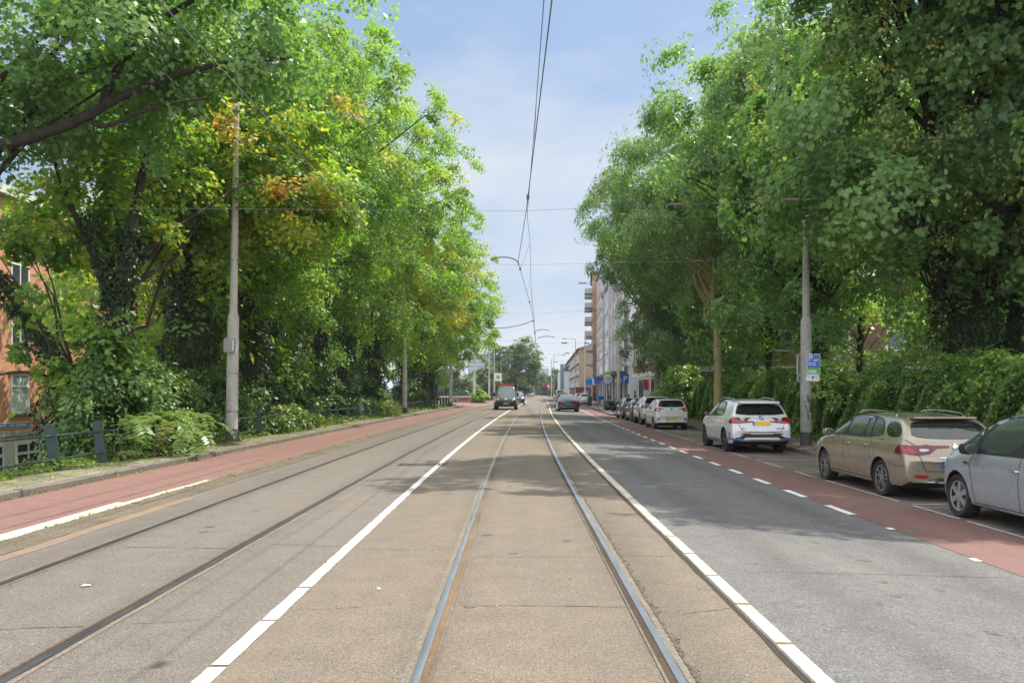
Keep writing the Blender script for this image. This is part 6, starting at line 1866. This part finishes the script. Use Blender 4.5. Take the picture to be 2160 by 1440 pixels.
def bldg(name, label, p0, p1, depth, h, z0, wall, endwall=None, group=None):
    """local x runs along the street front from the near corner, +y faces the street"""
    d = Vector((p1[0]-p0[0], p1[1]-p0[1])); L = d.length
    root = empty(name, (p0[0], p0[1], z0), math.atan2(d.y, d.x), label, 'building', group)
    mb = MB().box(0, L, -depth, 0, -.4, h)
    w = mb.build('wall', wall, root)
    if endwall: MB().box(-.012, 0, -depth + .02, -.02, -.4, h - .02).build('end_wall', endwall, root)
    return root, L
def window(root, x0, x1, z0, z1, y=0, pane=None, frame=None, sill=True, mull=(), trans=(), side=1, fw=.06, rev=.0, fd=.045):
    """frame, pane and sill standing in the wall; side=+1 on the street front"""
    S = lambda a: y + side * a
    f = MB()
    def bx(mb, a, b, c, d, e, g): mb.box(a, b, min(S(c), S(d)), max(S(c), S(d)), e, g)
    bx(f, x0, x0 + fw, -.02, fd, z0, z1); bx(f, x1 - fw, x1, -.02, fd, z0, z1)
    bx(f, x0 + fw, x1 - fw, -.02, fd, z0, z0 + fw); bx(f, x0 + fw, x1 - fw, -.02, fd, z1 - fw, z1)
    for m_ in mull: bx(f, m_ - fw*.4, m_ + fw*.4, -.02, fd * .9, z0 + fw, z1 - fw)
    for t_ in trans: bx(f, x0 + fw, x1 - fw, -.02, fd * .93, t_ - fw*.5, t_ + fw*.5)
    o = f.build('window', frame or M_framew, root)
    p = MB(); bx(p, x0 + fw, x1 - fw, -.02, min(.012, fd * .6), z0 + fw, z1 - fw); p.build('pane', pane or M_pane, o)
    if sill:
        s_ = MB(); bx(s_, x0 - .08, x1 + .08, -.02, .12, z0 - .10, z0 - .003); s_.build('sill', M_stone, o)
    return o
# ---- red brick house on the lower street, left edge
hb, L = bldg('brick_house', 'red brick house with white windows above a white plinth, behind the railing at far left', (-26.5, 69), (-26.5, 34), 10, 15.5, -3.55, M_brick)
# here local +x runs towards the camera and +y is +X... front faces the street
hb.rotation_euler = (0, 0, R(-90))
Yl = lambda y: 69 - y
for zb in (4.05, 7.3, 10.5):
    for yc in (37.2, 41.0, 44.95, 48.9, 52.9, 56.9, 61, 65):
        a, b = Yl(yc + .82), Yl(yc - .82)
        w_ = window(hb, a, b, zb, zb + 2.05, pane=M_pane if zb > 4.1 else M_panel, mull=((a+b)/2,), trans=(zb + 1.42,), fw=.10)
        MB().box(a - .18, b + .18, -.02, .10, zb + 2.06, zb + 2.22).build('lintel', M_stone, w_)
        if zb < 4.1:
            MB().box(a + .12, (a+b)/2 - .06, .0125, .022, zb + .12, zb + 1.0).build('curtain', M_curtain, w_); MB().box((a+b)/2 + .06, b - .12, .0125, .022, zb + .12, zb + 1.05).build('curtain', M_curtain, w_)
MB().box(0, L, -.02, .14, 2.85, 3.10).build('cornice', M_stone, hb)
MB().box(0, L, -.02, .06, -.3, 2.84).build('plinth', M_whitew, hb)
for yc in (38, 42.3, 45.6, 49.2, 53, 57):
    window(hb, Yl(yc + 1.15), Yl(yc - 1.15), .15, 2.5, y=.06, pane=M_pane, mull=(Yl(yc),), trans=(1.9,), fw=.14, sill=False)
npl = MB().cbox(Yl(45.9), Yl(42.4), .005, .035, 3.28, 3.55, .008).build('street_name_plate', M_signw, None)
npl.parent = None; npl.location = hb.location; npl.rotation_euler = hb.rotation_euler
tag(npl, 'blue street name plate with white border on the red brick house', 'sign')
MB().box(Yl(45.85), Yl(42.45), .035, .040, 3.31, 3.52).build('blue_field', M_blue2, npl)
b = MB()
for (q0, q1) in ((42.6, 43.05), (43.15, 43.7), (43.95, 44.4), (44.5, 45.5)):
    b.box(Yl(q1), Yl(q0), .040, .044, 3.375, 3.455)
b.build('faded_lettering', M_signw, npl)
MB().box(-.3, L + .3, -.2, .35, 15.3, 15.75).build('gutter', M_whitew, hb)

# ---- brick block with white band beyond the hedge
bb, L = bldg('brick_block', 'brown brick block with a white band and shutters behind the last ash tree', (12.0, 60), (12.1, 88), 22, 9.4, -.1, M_brickb, M_bricke)
MB().box(0, L, -.02, .10, 3.15, 3.55).build('band', M_whitew, bb)
MB().box(-.14, -.013, -22, 0.1, 3.15, 3.55).build('band', M_whitew, bb)
MB().box(0, L, -.02, .05, -.3, 3.148).build('plinth', M_renderg, bb)
for k in range(7):
    x = 1.0 + k * 3.9
    if k % 2: window(bb, x, x + 2.9, .15, 2.9, y=.05, pane=M_shop, frame=M_framed, mull=(x + 1, x + 1.9), sill=False, fw=.08)
    else:
        sh = MB().box(x, x + 2.9, .05, .09, .1, 2.9)
        for q in range(13): sh.box(x + .05, x + 2.85, .09, .105, .15 + q*.21, .31 + q*.21)
        sh.build('shutter', M_conc2, bb)
    for zb in (4.4, 7.0): window(bb, x + .3, x + 1.5, zb, zb + 1.6); window(bb, x + 1.9, x + 3.1, zb, zb + 1.6)
for k in range(5):
    y = -2.2 - k * 4
    for zb in (4.6, 7.1): 
        o = MB().box(-.06, -.013, y - 1.4, y, zb, zb + 1.5).build('window', M_framew, bb); MB().box(-.07, -.061, y - 1.3, y - .1, zb + .1, zb + 1.4).build('pane', M_pane, o)
MB().box(-.2, L, -22, .2, 9.38, 9.75).build('roof', M_rooft, bb)
rs = MB().cbox(17.0, 17.2, .12, .56, 1.9, 2.85, .03).build('box_sign', M_red, None); rs.location = bb.location; rs.rotation_euler = bb.rotation_euler
tag(rs, 'narrow red box sign sticking out from the brick block', 'sign')

# ---- white modern slab glimpsed over the hedge
wm, L = bldg('white_block', 'white panelled block glimpsed through the trees over the hedge', (29.5, 70), (29.5, 92), 12, 9.5, -.1, M_render)
for k in range(6):
    for zb in (2.2, 5.0, 7.6):
        o = MB().box(-.06, 0, -1.6 - k*1.9, -.5 - k*1.9, zb, zb + 1.5).build('window', M_framed, wm); MB().box(-.07, -.061, -1.5 - k*1.9, -.6 - k*1.9, zb + .1, zb + 1.4).build('pane', M_panel, o)
MB().box(-.05, 0, -11.9, -.1, 4.0, 4.8).build('band', M_renderg, wm)
MB().prism([(-6.0, 2.2), (0, 4.6), (0, 4.4), (-6.0, 2.0)], 'y', -9, 1.5).build('sloping_glass_roof', M_panel, wm)

# ---- white street block with canopy and shops
def rows(root, L, zs, bays, wide, hgt, gap, per, start=.6, pitch=None, **k):
    x = start
    for b_ in range(bays):
        for q in range(per):
            for zb in zs:
                window(root, x, x + wide, zb, zb + hgt, fd=.014, **k)
            x += wide + gap
        x += (pitch or 1.2)
wb_, L = bldg('apartment_block', 'white rendered apartment block with narrow windows over shops, nearest past the trees', (12.0, 90.5), (13.35, 124), 14, 19.6, -.1, M_render)
rows(wb_, L, [4.9 + 2.95 * i for i in range(5)], 5, .92, 1.75, .55, 4, start=3.4, pitch=.75, fw=.05)
for x in (2.7, 9.0, 15.4, 21.8, 28.3): MB().box(x - .28, x + .28, 0, .35, 4.0, 19.5).build('pilaster', M_renderg, wb_)
MB().box(3.0, L, 0, 1.6, 3.72, 4.05).build('canopy', M_canopy, wb_)
MB().box(-.1, L, -14, .25, 19.5, 20.0).build('roof', M_renderg, wb_)
b = MB()
for zb in range(5):
    r_ = MB().box(.3, 2.3, 0, 1.25, 4.5 + zb*2.95, 4.68 + zb*2.95)
    for q in range(4): r_.box(.3, 2.3, 1.21, 1.25, 4.78 + zb*2.95 + q*.24, 4.88 + zb*2.95 + q*.24)
    r_.build('balcony', M_conc2, wb_)
x = .5; k = 0
while x < L - 2:
    window(wb_, x, x + 2.1, .1, 3.3, pane=M_shop, frame=M_framed if k % 3 else M_framew, mull=(x + .8,), trans=(2.6,), sill=False, fw=.10)
    MB().box(x + 2.25, x + 2.7, 0, .22, -.2, 3.7).build('pillar', M_whitew if k % 2 else M_canopy, wb_)
    x += 2.95; k += 1
wt, L = bldg('apartment_block', 'lower pale grey block between the white block and the taller grey one', (13.35, 124.3), (14.0, 139), 14, 17.2, -.1, M_renderg)
rows(wt, L, [4.6 + 2.95 * i for i in range(4)], 3, .9, 1.9, .5, 3, start=.6, pitch=.8, fw=.05)
MB().box(-.05, L, -14, .2, 17.1, 17.6).build('roof', M_canopy, wt); MB().box(0, L, 0, 1.5, 3.7, 4.0).build('canopy', M_canopy, wt)
rows(wt, L, [.1], 3, 2.6, 3.1, .6, 1, start=.6, pitch=1.2, pane=M_shop, frame=M_framed, sill=False)
wt2, L = bldg('apartment_block', 'tallest pale grey block with rows of small windows', (14.0, 139.3), (15.0, 160), 14, 22.4, -.1, M_renderg)
rows(wt2, L, [4.6 + 2.75 * i for i in range(6)], 4, .9, 1.7, .5, 3, start=.6, pitch=1.0, fw=.05)
MB().box(-.1, L, -14, .2, 22.3, 22.8).build('roof', M_rooft, wt2); MB().box(0, L, 0, 1.5, 3.7, 4.0).build('canopy', M_canopy, wt2)
rows(wt2, L, [.1], 4, 2.6, 3.1, .6, 1, start=.6, pitch=1.6, pane=M_shop, frame=M_framed, sill=False)
ob_, L = bldg('apartment_block', 'orange brick block with white balconies stacked at its corner', (14.4, 161.5), (15.6, 178), 14, 24.2, -.1, M_orange, M_orange)
for i in range(7):
    z = 4.2 + i * 2.75
    r_ = MB().cbox(1.0, 5.2, 0, 1.5, z, z + .95, .05); r_.build('balcony', M_conc2, ob_)
    r2 = MB().cbox(8.0, 12.2, 0, 1.5, z, z + .95, .05); r2.build('balcony', M_conc2, ob_)
    window(ob_, 1.4, 4.8, z + .2, z + 2.3, pane=M_pane, sill=False); window(ob_, 8.4, 11.8, z + .2, z + 2.3, sill=False)
MB().box(-.2, L, -14, .3, 24.1, 24.7).build('roof', M_rooft, ob_)
MB().box(-.03, -.013, -3, 0, 0, 11).build('brown_panel', M_bricke, ob_)
br, L = bldg('apartment_block', 'four storey brown block with white balcony bands far down the street', (17.2, 236), (22.2, 395), 16, 13.9, -.1, M_brickb, M_tan)
for i in range(3):
    z = 3.6 + i * 3.3
    MB().box(0, L, 0, .5, z - .5, z + .55).build('balcony_band', M_conc2, br)
    for k in range(26): window(br, 2 + k * 6, 6.2 + k * 6, z + .6, z + 2.3, pane=M_pane, sill=False, mull=(4.1 + k*6,), fw=.16)
MB().prism([(-16.3, 13.8), (.5, 13.8), (-7.5, 16.6)], 'x', -.4, L).build('roof', M_brickb, br)
MB().box(-1.6, 0, -15.8, .2, -.2, 3.0).build('ground_floor', M_shop, br)
sf = empty('scaffolding', (15.9, 300, -.1), 0, 'teal netted scaffolding tower beside the brown block', 'scaffolding')
mb = MB(); mb.box(-.55, .55, 0, 3, 0, 11.6); mb.build('netting', weathered('teal netting', (.03, .26, .22), (.05, .34, .30), 2, .8), sf)
mb = MB()
for x in (-.62, 0, .62): mb.box(x - .06, x + .06, -.1, -.01, 0, 11.9)
for z in range(6): mb.box(-.66, .66, -.12, -.02, 2 + z*2.1, 2.1 + z*2.1)
mb.build('frame', M_galv, sf)
gw, L = bldg('white_house', 'narrow white gable house left of the teal scaffolding', (15.5, 320), (18, 380), 9, 9.5, -.1, M_render)
rows(gw, L, [1.0, 4.2, 6.8], 8, 1.6, 1.6, 1.2, 2, start=1.5, pitch=1.5, fw=.14)
MB().prism([(-9.2, 9.45), (.3, 9.45), (-4.5, 12)], 'x', -.2, L).build('roof', M_rooft, gw)
# ---- far tower and low pink kiosk
tw, L = bldg('office_tower', 'hazy blue grey office slab far away above the trees on the left', (-17, 640), (-37.5, 640), 14, 28.5, 0, weathered('haze tinted cladding', (.26, .30, .38), (.22, .26, .33), .3, .6))  # distance haze is mixed into the bluish wall colour
tw.rotation_euler = (0, 0, R(180)); 
for i in range(8): 
    MB().box(.4, L - .4, 0, .12, 3.0 + i*3.05, 4.7 + i*3.05).build('window_band', M_panel, tw)
MB().box(-.3, L + .3, -14, .3, 28.4, 30.2).build('roof', weathered('tower top', (.20, .15, .18), (.24, .18, .2), .5, .7), tw)
tf, L = bldg('office_tower', 'small pale slab at the very end of the street above the far trees', (17, 900), (33, 900), 14, 26, 0, weathered('far pale cladding', (.38, .42, .48), (.33, .37, .43), .3, .6))
for i in range(6): MB().box(.6, L - .6, -14.12, -14, 6 + i*3.1, 7.6 + i*3.1).build('window_band', M_panel, tf)
kx, L = bldg('pink_kiosk', 'low flat pink brick kiosk with shop windows at the end of the railing', (-5.6, 128), (-11.8, 128), 4.5, 1.05, -.3, M_pinkb)
MB().box(-.2, L + .2, -4.7, .3, 1.04, 1.20).build('roof', M_stone, kx)
for k in range(4):
    if k != 1: window(kx, .5 + k*1.5, 1.7 + k*1.5, .05, .78, pane=M_panel if k % 2 else M_pane, frame=M_framew, mull=(1.1 + k*1.5,), sill=False)
MB().cbox(2.1, 2.9, 0, .25, .0, .42, .05).build('red_counter', M_red, kx)
ft = empty('mesh_fence', (-9.5, 131, .95), 0, 'teal mesh fence above the low pink kiosk roof', 'fence')
mb = MB()
for k in range(13): mb.box(-4 + k*.66, -3.96 + k*.66, 0, .04, 0, .95)
for z in (.05, .45, .9): mb.box(-4, 4, .0, .03, z, z + .04)
mb.build('bars', weathered('teal paint', (.05, .16, .18), (.08, .2, .22), 3, .6), ft)

# ---- shop signs on the white block (hung out over the pavement)
def hung(name, lab, px, y, z, kind, w, h, mat, mat2=None):
    x = (px - 1091.5) / 1780 * y
    if kind == 'disc': o = MB().lathe([(0, -.06), (w/2, -.05), (w/2, .05), (0, .06)], 24, None, 'y').build(name, mat)
    else: o = MB().cbox(-w/2, w/2, -.06, .06, -h/2, h/2, .02).build(name, mat)
    o.location = (x, y, z)
    MB().tube([(w/2 - .02, 0, 0), (w/2 + .5, 0, 0)], .02, 6).build('bracket', M_galv, o)
    if mat2:
        if kind == 'disc':
            MB().lathe([(0, -.068), (w*.36, -.066), (w*.36, -.058)], 20, None, 'y').build('symbol', mat2, o)
        else: MB().box(-w*.4, w*.4, -.068, -.058, -h*.22, h*.22).build('lettering', mat2, o)
    return tag(o, lab, 'sign')
pale_l = simple('pale lilac', (.48, .50, .68), .5)
hung('round_shop_sign', 'large round pale shop sign hung from the white block', 1282.5, 97, 3.1, 'disc', 1.0, 1, M_signw, pale_l)
hung('round_shop_sign', 'smaller round lilac shop sign nearer the orange block', 1252.5, 116, 3.0, 'disc', .95, 1, pale_l, M_signw)
hung('shop_sign', 'yellow and green shop sign under the dark canopy', 1286, 96, 3.72, 'rect', 1.1, .34, simple('sign yellow', (.55, .50, .06), .5), M_green)
hung('shop_sign', 'small dark and pale green sign right of the yellow one', 1303, 95, 3.42, 'rect', .62, .32, simple('pale green', (.35, .5, .33), .5), M_framed)
hung('shop_sign', 'white board with small reddish letters over the shop door', 1304.5, 94, 2.85, 'rect', .72, .38, M_signw, simple('pale red', (.55, .33, .33), .5))
hung('shop_sign', 'salmon pink sign at the corner of the orange block', 1238, 150, 4.0, 'rect', 1.0, .75, simple('salmon', (.52, .26, .18), .5))

# ---- litter bin, bollard
lb_ = empty('litter_bin', (8.55, 100, -.06), 0, 'dark round litter bin on the pavement beside the silver hatchback', 'bin')
MB().lathe([(.24, 0), (.27, .05), (.27, 1.0), (.25, 1.05)], 20).build('body', M_fence, lb_, smooth=True); MB().lathe([(.29, 1.05), (.29, 1.12), (.1, 1.22), (0, 1.22)], 20).build('lid', M_plast, lb_, smooth=True)
yb_ = empty('bollard', (7.3, 165, 0), 0, 'yellow bollard at the traffic island far down the street', 'bollard')
MB().lathe([(.2, 0), (.2, .9), (.15, 1.1), (0, 1.15)], 16).build('body', simple('bollard yellow', (.65, .40, .04), .5), yb_, smooth=True); MB().lathe([(.204, .55), (.206, .56), (.206, .72), (.204, .73)], 16).build('band', M_signw, yb_)
tag(MB().cbox(5.6, 8.2, 150, 185, -.05, .12, .05).build('traffic_island', M_kerb), kind='structure')

# ---- bicycles and scooters parked around the pole
def bicycle(lab, x, y, z, rz, frame, crate=None, group='two-wheelers parked by the pole'):
    root = empty('bicycle', (x, y, z), rz, lab, 'bicycle', group)
    for wx in (-.52, .54):
        t_ = MB(); n = 24
        pts = [(wx + .33*math.cos(2*math.pi*k/n), 0, .34 + .33*math.sin(2*math.pi*k/n)) for k in range(n + 1)]
        t_.tube(pts, .02, 6, cap=False)
        w_ = t_.build('wheel', M_tyre, root, smooth=True)
        s_ = MB()
        for k in range(8):
            a = math.pi * k / 8
            s_.tube([(wx - .32*math.cos(a), .008, .34 - .32*math.sin(a)), (wx + .32*math.cos(a), -.008, .34 + .32*math.sin(a))], .004, 4)
        s_.build('spokes', M_galv, w_)
    f = MB()
    for a, b in (((-.52, 0, .34), (-.05, 0, .32)), ((-.05, 0, .32), (-.22, 0, .88)), ((-.22, 0, .82), (.34, 0, .82)), ((.34, 0, .85), (-.05, 0, .32)), ((-.52, 0, .34), (-.2, 0, .78)), ((.54, 0, .34), (.34, 0, .92)), ((.34, 0, .9), (.28, 0, 1.08))):
        f.tube([a, b], .018, 6)
    f.build('frame', frame, root)
    MB().tube([(.12, -.28, 1.06), (.28, -.1, 1.10), (.28, .1, 1.10), (.12, .28, 1.06)], .014, 6).build('handlebar', M_plast, root)
    MB().cbox(-.36, -.10, -.09, .09, .88, .95, .03).build('saddle', M_black, root, smooth=True)
    if crate:
        cb = MB()
        cb.box(.28, .80, -.24, .24, .98, 1.02); cb.box(.28, .31, -.24, .24, 1.02, 1.30); cb.box(.77, .80, -.24, .24, 1.02, 1.30); cb.box(.31, .77, -.24, -.21, 1.02, 1.30); cb.box(.31, .77, .21, .24, 1.02, 1.30)
        tag(o_ := cb.build('crate', crate), 'bright blue plastic crate on the front of the bicycle left of the motorbike pole', 'crate')
        o_.parent = None; o_.location = root.location; o_.rotation_euler = root.rotation_euler
    return root
M_bluecr = simple('blue crate', (.02, .12, .50), .45)
bicycle('black bicycle carrying a blue crate, left of the motorbike pole', 7.25, 76.5, -.07, R(-70), M_black, M_bluecr)
bicycle('black bicycle leaning behind the motorbike pole', 7.9, 79.0, -.07, R(-40), M_black)
bicycle('bicycle parked close to the brick block wall', 10.6, 68, -.07, R(70), M_fence)
def scooter(lab, x, y, z, rz, body):
    root = empty('motor_scooter', (x, y, z), rz, lab, 'scooter', 'two-wheelers parked by the pole')
    for wx in (-.62, .62):
        w_ = MB().lathe([(.14, -.05), (.25, -.055), (.285, 0), (.25, .055), (.14, .05)], 22, Matrix.Translation((wx, 0, .285)), 'y').build('wheel', M_tyre, root, smooth=True)
        MB().lathe([(0, -.04), (.15, -.045), (.15, .045), (0, .04)], 18, Matrix.Translation((wx, 0, .285)), 'y').build('rim', M_rim, w_, smooth=True)
    mb = MB().prism([(-.95, .62), (-.85, .42), (-.35, .30), (.28, .28), (.36, .34), (.52, .98), (.44, 1.0), (.26, .42), (-.10, .40), (-.16, .70), (-.60, .78), (-.95, .76)], 'y', -.16, .16)
    mb.build('body', body, root, smooth=True)
    MB().cbox(-.82, -.08, -.14, .14, .74, .86, .05).build('seat', M_black, root, smooth=True)
    MB().tube([(.62, 0, .29), (.46, 0, 1.0)], .035, 8).build('fork', M_galv, root)
    MB().tube([(.36, -.33, 1.04), (.46, -.12, 1.08), (.46, .12, 1.08), (.36, .33, 1.04)], .018, 6).build('handlebar', M_plast, root)
    MB().cbox(.48, .60, -.09, .09, .88, 1.04, .04).build('headlamp', M_lampw, root, smooth=True)
    MB().tube([(.50, -.2, 1.08), (.38, -.22, 1.30)], .008, 5).build('mirror_stalk', M_plast, root)
    return root
scooter('dark motor scooter right of the motorbike pole', 8.35, 75.5, -.07, R(-60), paint('scooter grey', (.10, .10, .11), .3, .3))
scooter('black motor scooter nearest the dark parked cars', 8.75, 72.2, -.07, R(-35), paint('scooter black', (.02, .02, .022), .3, .25))
scooter('pale motor scooter between two dark ones', 8.9, 77.5, -.07, R(-50), paint('scooter pale', (.45, .44, .42), .2, .3))

# ---- people on the pavement: one skinned body each, clothes over it
def person(lab, x, y, z, rz, top_c, leg_c, hair_c, pose='stand', skin=(.45, .27, .19)):
    root = empty('person', (x, y, z), rz, lab, 'person', 'people on the right pavement')
    sit = pose == 'sit'
    hz = .62 if sit else .92
    J = {'pel': (0, 0, hz), 'chest': (.03, 0, hz + .38), 'neck': (.02, 0, hz + .56), 'head': (.05, 0, hz + .68), 'crown': (.04, 0, hz + .80)}
    E = [('pel', 'chest'), ('chest', 'neck'), ('neck', 'head'), ('head', 'crown')]
    rad = {'pel': .135, 'chest': .145, 'neck': .055, 'head': .098, 'crown': .075}
    for s, n in ((1, 'l'), (-1, 'r')):
        J['sh'+n] = (.02, s*.18, hz + .47); J['el'+n] = (-.02 if not sit else .12, s*.24, hz + .20); J['wr'+n] = (.12 if not sit else .34, s*.20, hz - .02 if not sit else hz + .16); J['ha'+n] = (.16 if not sit else .42, s*.18, hz - .09 if not sit else hz + .16)
        E += [('chest', 'sh'+n), ('sh'+n, 'el'+n), ('el'+n, 'wr'+n), ('wr'+n, 'ha'+n)]
        rad.update({'sh'+n: .062, 'el'+n: .045, 'wr'+n: .032, 'ha'+n: .038})
        if sit: J['hi'+n] = (.02, s*.09, hz - .03); J['kn'+n] = (.42, s*.13, hz - .02); J['an'+n] = (.44, s*.13, .09); J['to'+n] = (.60, s*.14, .05)
        else: J['hi'+n] = (0, s*.09, hz - .05); J['kn'+n] = (.04 + s*.06, s*.10, .48); J['an'+n] = (s*.10, s*.10, .08); J['to'+n] = (.16 + s*.10, s*.11, .04)
        E += [('pel', 'hi'+n), ('hi'+n, 'kn'+n), ('kn'+n, 'an'+n), ('an'+n, 'to'+n)]
        rad.update({'hi'+n: .092, 'kn'+n: .062, 'an'+n: .045, 'to'+n: .04})
        for q in range(4):      # short curled fingers and a thumb
            k = 'f%s%d' % (n, q)
            h = J['ha'+n]
            J[k] = (h[0] + .05, h[1] + (q - 1.5) * .016, h[2] - .055 + .006 * abs(q - 1.5)); E.append(('ha'+n, k)); rad[k] = .009
        J['th'+n] = (J['ha'+n][0] + .05, J['ha'+n][1] - s*.04, J['ha'+n][2] - .015); E.append(('wr'+n, 'th'+n)); rad['th'+n] = .011
    names = list(J)
    me = bpy.data.meshes.new('p'); me.from_pydata([J[k] for k in names], [(names.index(a), names.index(b)) for a, b in E], [])
    ob = bpy.data.objects.new('p', me); COL.objects.link(ob)
    ob.modifiers.new('k', 'SKIN'); ob.modifiers.new('s', 'SUBSURF').levels = 2
    for i, k in enumerate(names):
        me.skin_vertices[0].data[i].radius = (rad[k], rad[k]); me.skin_vertices[0].data[i].use_root = (k == 'pel')
    dg = bpy.context.evaluated_depsgraph_get()
    bm_ = bpy.data.meshes.new_from_object(ob.evaluated_get(dg)); bpy.data.objects.remove(ob)
    skm, tm_, lm, hm = [simple('person ' + n_, c_, .8) for n_, c_ in (('skin', skin), ('top', top_c), ('trousers', leg_c), ('shoes', (.03, .03, .035)))]
    for m_ in (skm, tm_, lm, hm): bm_.materials.append(m_)
    for p in bm_.polygons:
        c_ = p.center
        arm = abs(c_.y) > .15 and c_.z > .3
        p.material_index = 0 if (c_.z > hz + .54 or (c_.x > (.28 if sit else .10) and c_.z > hz - .16 and arm)) else (1 if c_.z > hz + .02 or (arm and c_.z > hz - .1) else (3 if c_.z < .11 else 2))
    bm_.shade_smooth(); bm_.name = 'body'
    link('body', bm_, None, root)
    hd = MB().lathe([(.0, hz + .83), (.06, hz + .82), (.098, hz + .76), (.106, hz + .69), (.09, hz + .645), (.07, hz + .64)], 16, Matrix.Translation((.025, 0, 0)))
    hd.build('hair', simple('hair', hair_c, .7), root, smooth=True)
    f = MB()
    for s in (1, -1): f.lathe([(0, -.004), (.011, 0), (0, .004)], 8, Matrix.Translation((.138, s*.034, hz + .70)), 'x')
    f.build('eyes', M_black, root)
    MB().prism([(.135, hz + .69), (.165, hz + .655), (.135, hz + .648)], 'y', -.012, .012).build('nose', skm, root)
    return root
person('person in a brown-red jacket beside the motorbike pole', 8.85, 82, -.06, R(200), (.16, .07, .06), (.05, .05, .06), (.02, .015, .012))
person('person in a dark navy coat before the shop door', 10.1, 84, -.06, R(250), (.02, .025, .05), (.03, .03, .04), (.30, .24, .15))
person('person in black sitting in front of the dark shop window', 10.6, 80.5, -.06, R(230), (.02, .02, .025), (.03, .03, .035), (.02, .015, .012), 'sit')
person('person in dark green standing right of the seated one', 11.1, 79.5, -.06, R(190), (.03, .045, .03), (.04, .04, .05), (.05, .03, .02))
bn = empty('bench', (10.66, 80.55, -.06), R(230), 'dark bench by the shop front under the seated person', 'bench')
MB().cbox(-.25, .22, -.9, .9, .40, .47, .02).build('seat', M_barky, bn)
for s in (-.75, .75): MB().box(-.2, .18, s - .04, s + .04, 0, .40).build('leg', M_plast, bn)
bush('planter_bush', 'small light green planter bush against the brick block wall', (11.5, 71.5, .75), (.35, .5, .8), 20, 260, M_leafb, .14, .5)
crt = empty('rubbish_container', (10.9, 66.5, -.08), 0, 'blue wheeled container top showing behind the parked white cars', 'container')
MB().cbox(-.6, .6, -.4, .4, .12, 1.12, .05).build('body', M_bluecr, crt, smooth=True); MB().cbox(-.64, .64, -.44, .44, 1.12, 1.24, .04).build('lid', M_blue, crt, smooth=True)
for s in (-.45, .45): MB().lathe([(0, -.03), (.1, -.03), (.1, .03), (0, .03)], 14, Matrix.Translation((s, -.38, .1)), 'x').build('wheel', M_tyre, crt)
# ================================================================== thin haze that pales the far end of the street
hz = MB().box(-2700, 2700, -100, 3150, -5.2, 60).build('haze', simple('haze', (1, 1, 1)), None)
ht = hz.data.materials[0].node_tree; ht.nodes.clear()
pv = ht.nodes.new('ShaderNodeVolumePrincipled'); ho = ht.nodes.new('ShaderNodeOutputMaterial')
pv.inputs['Color'].default_value = (.84, .90, 1.0, 1); pv.inputs['Density'].default_value = .00024; pv.inputs['Anisotropy'].default_value = .2
ht.links.new(pv.outputs[0], ho.inputs['Volume'])
tag(hz, kind='stuff')
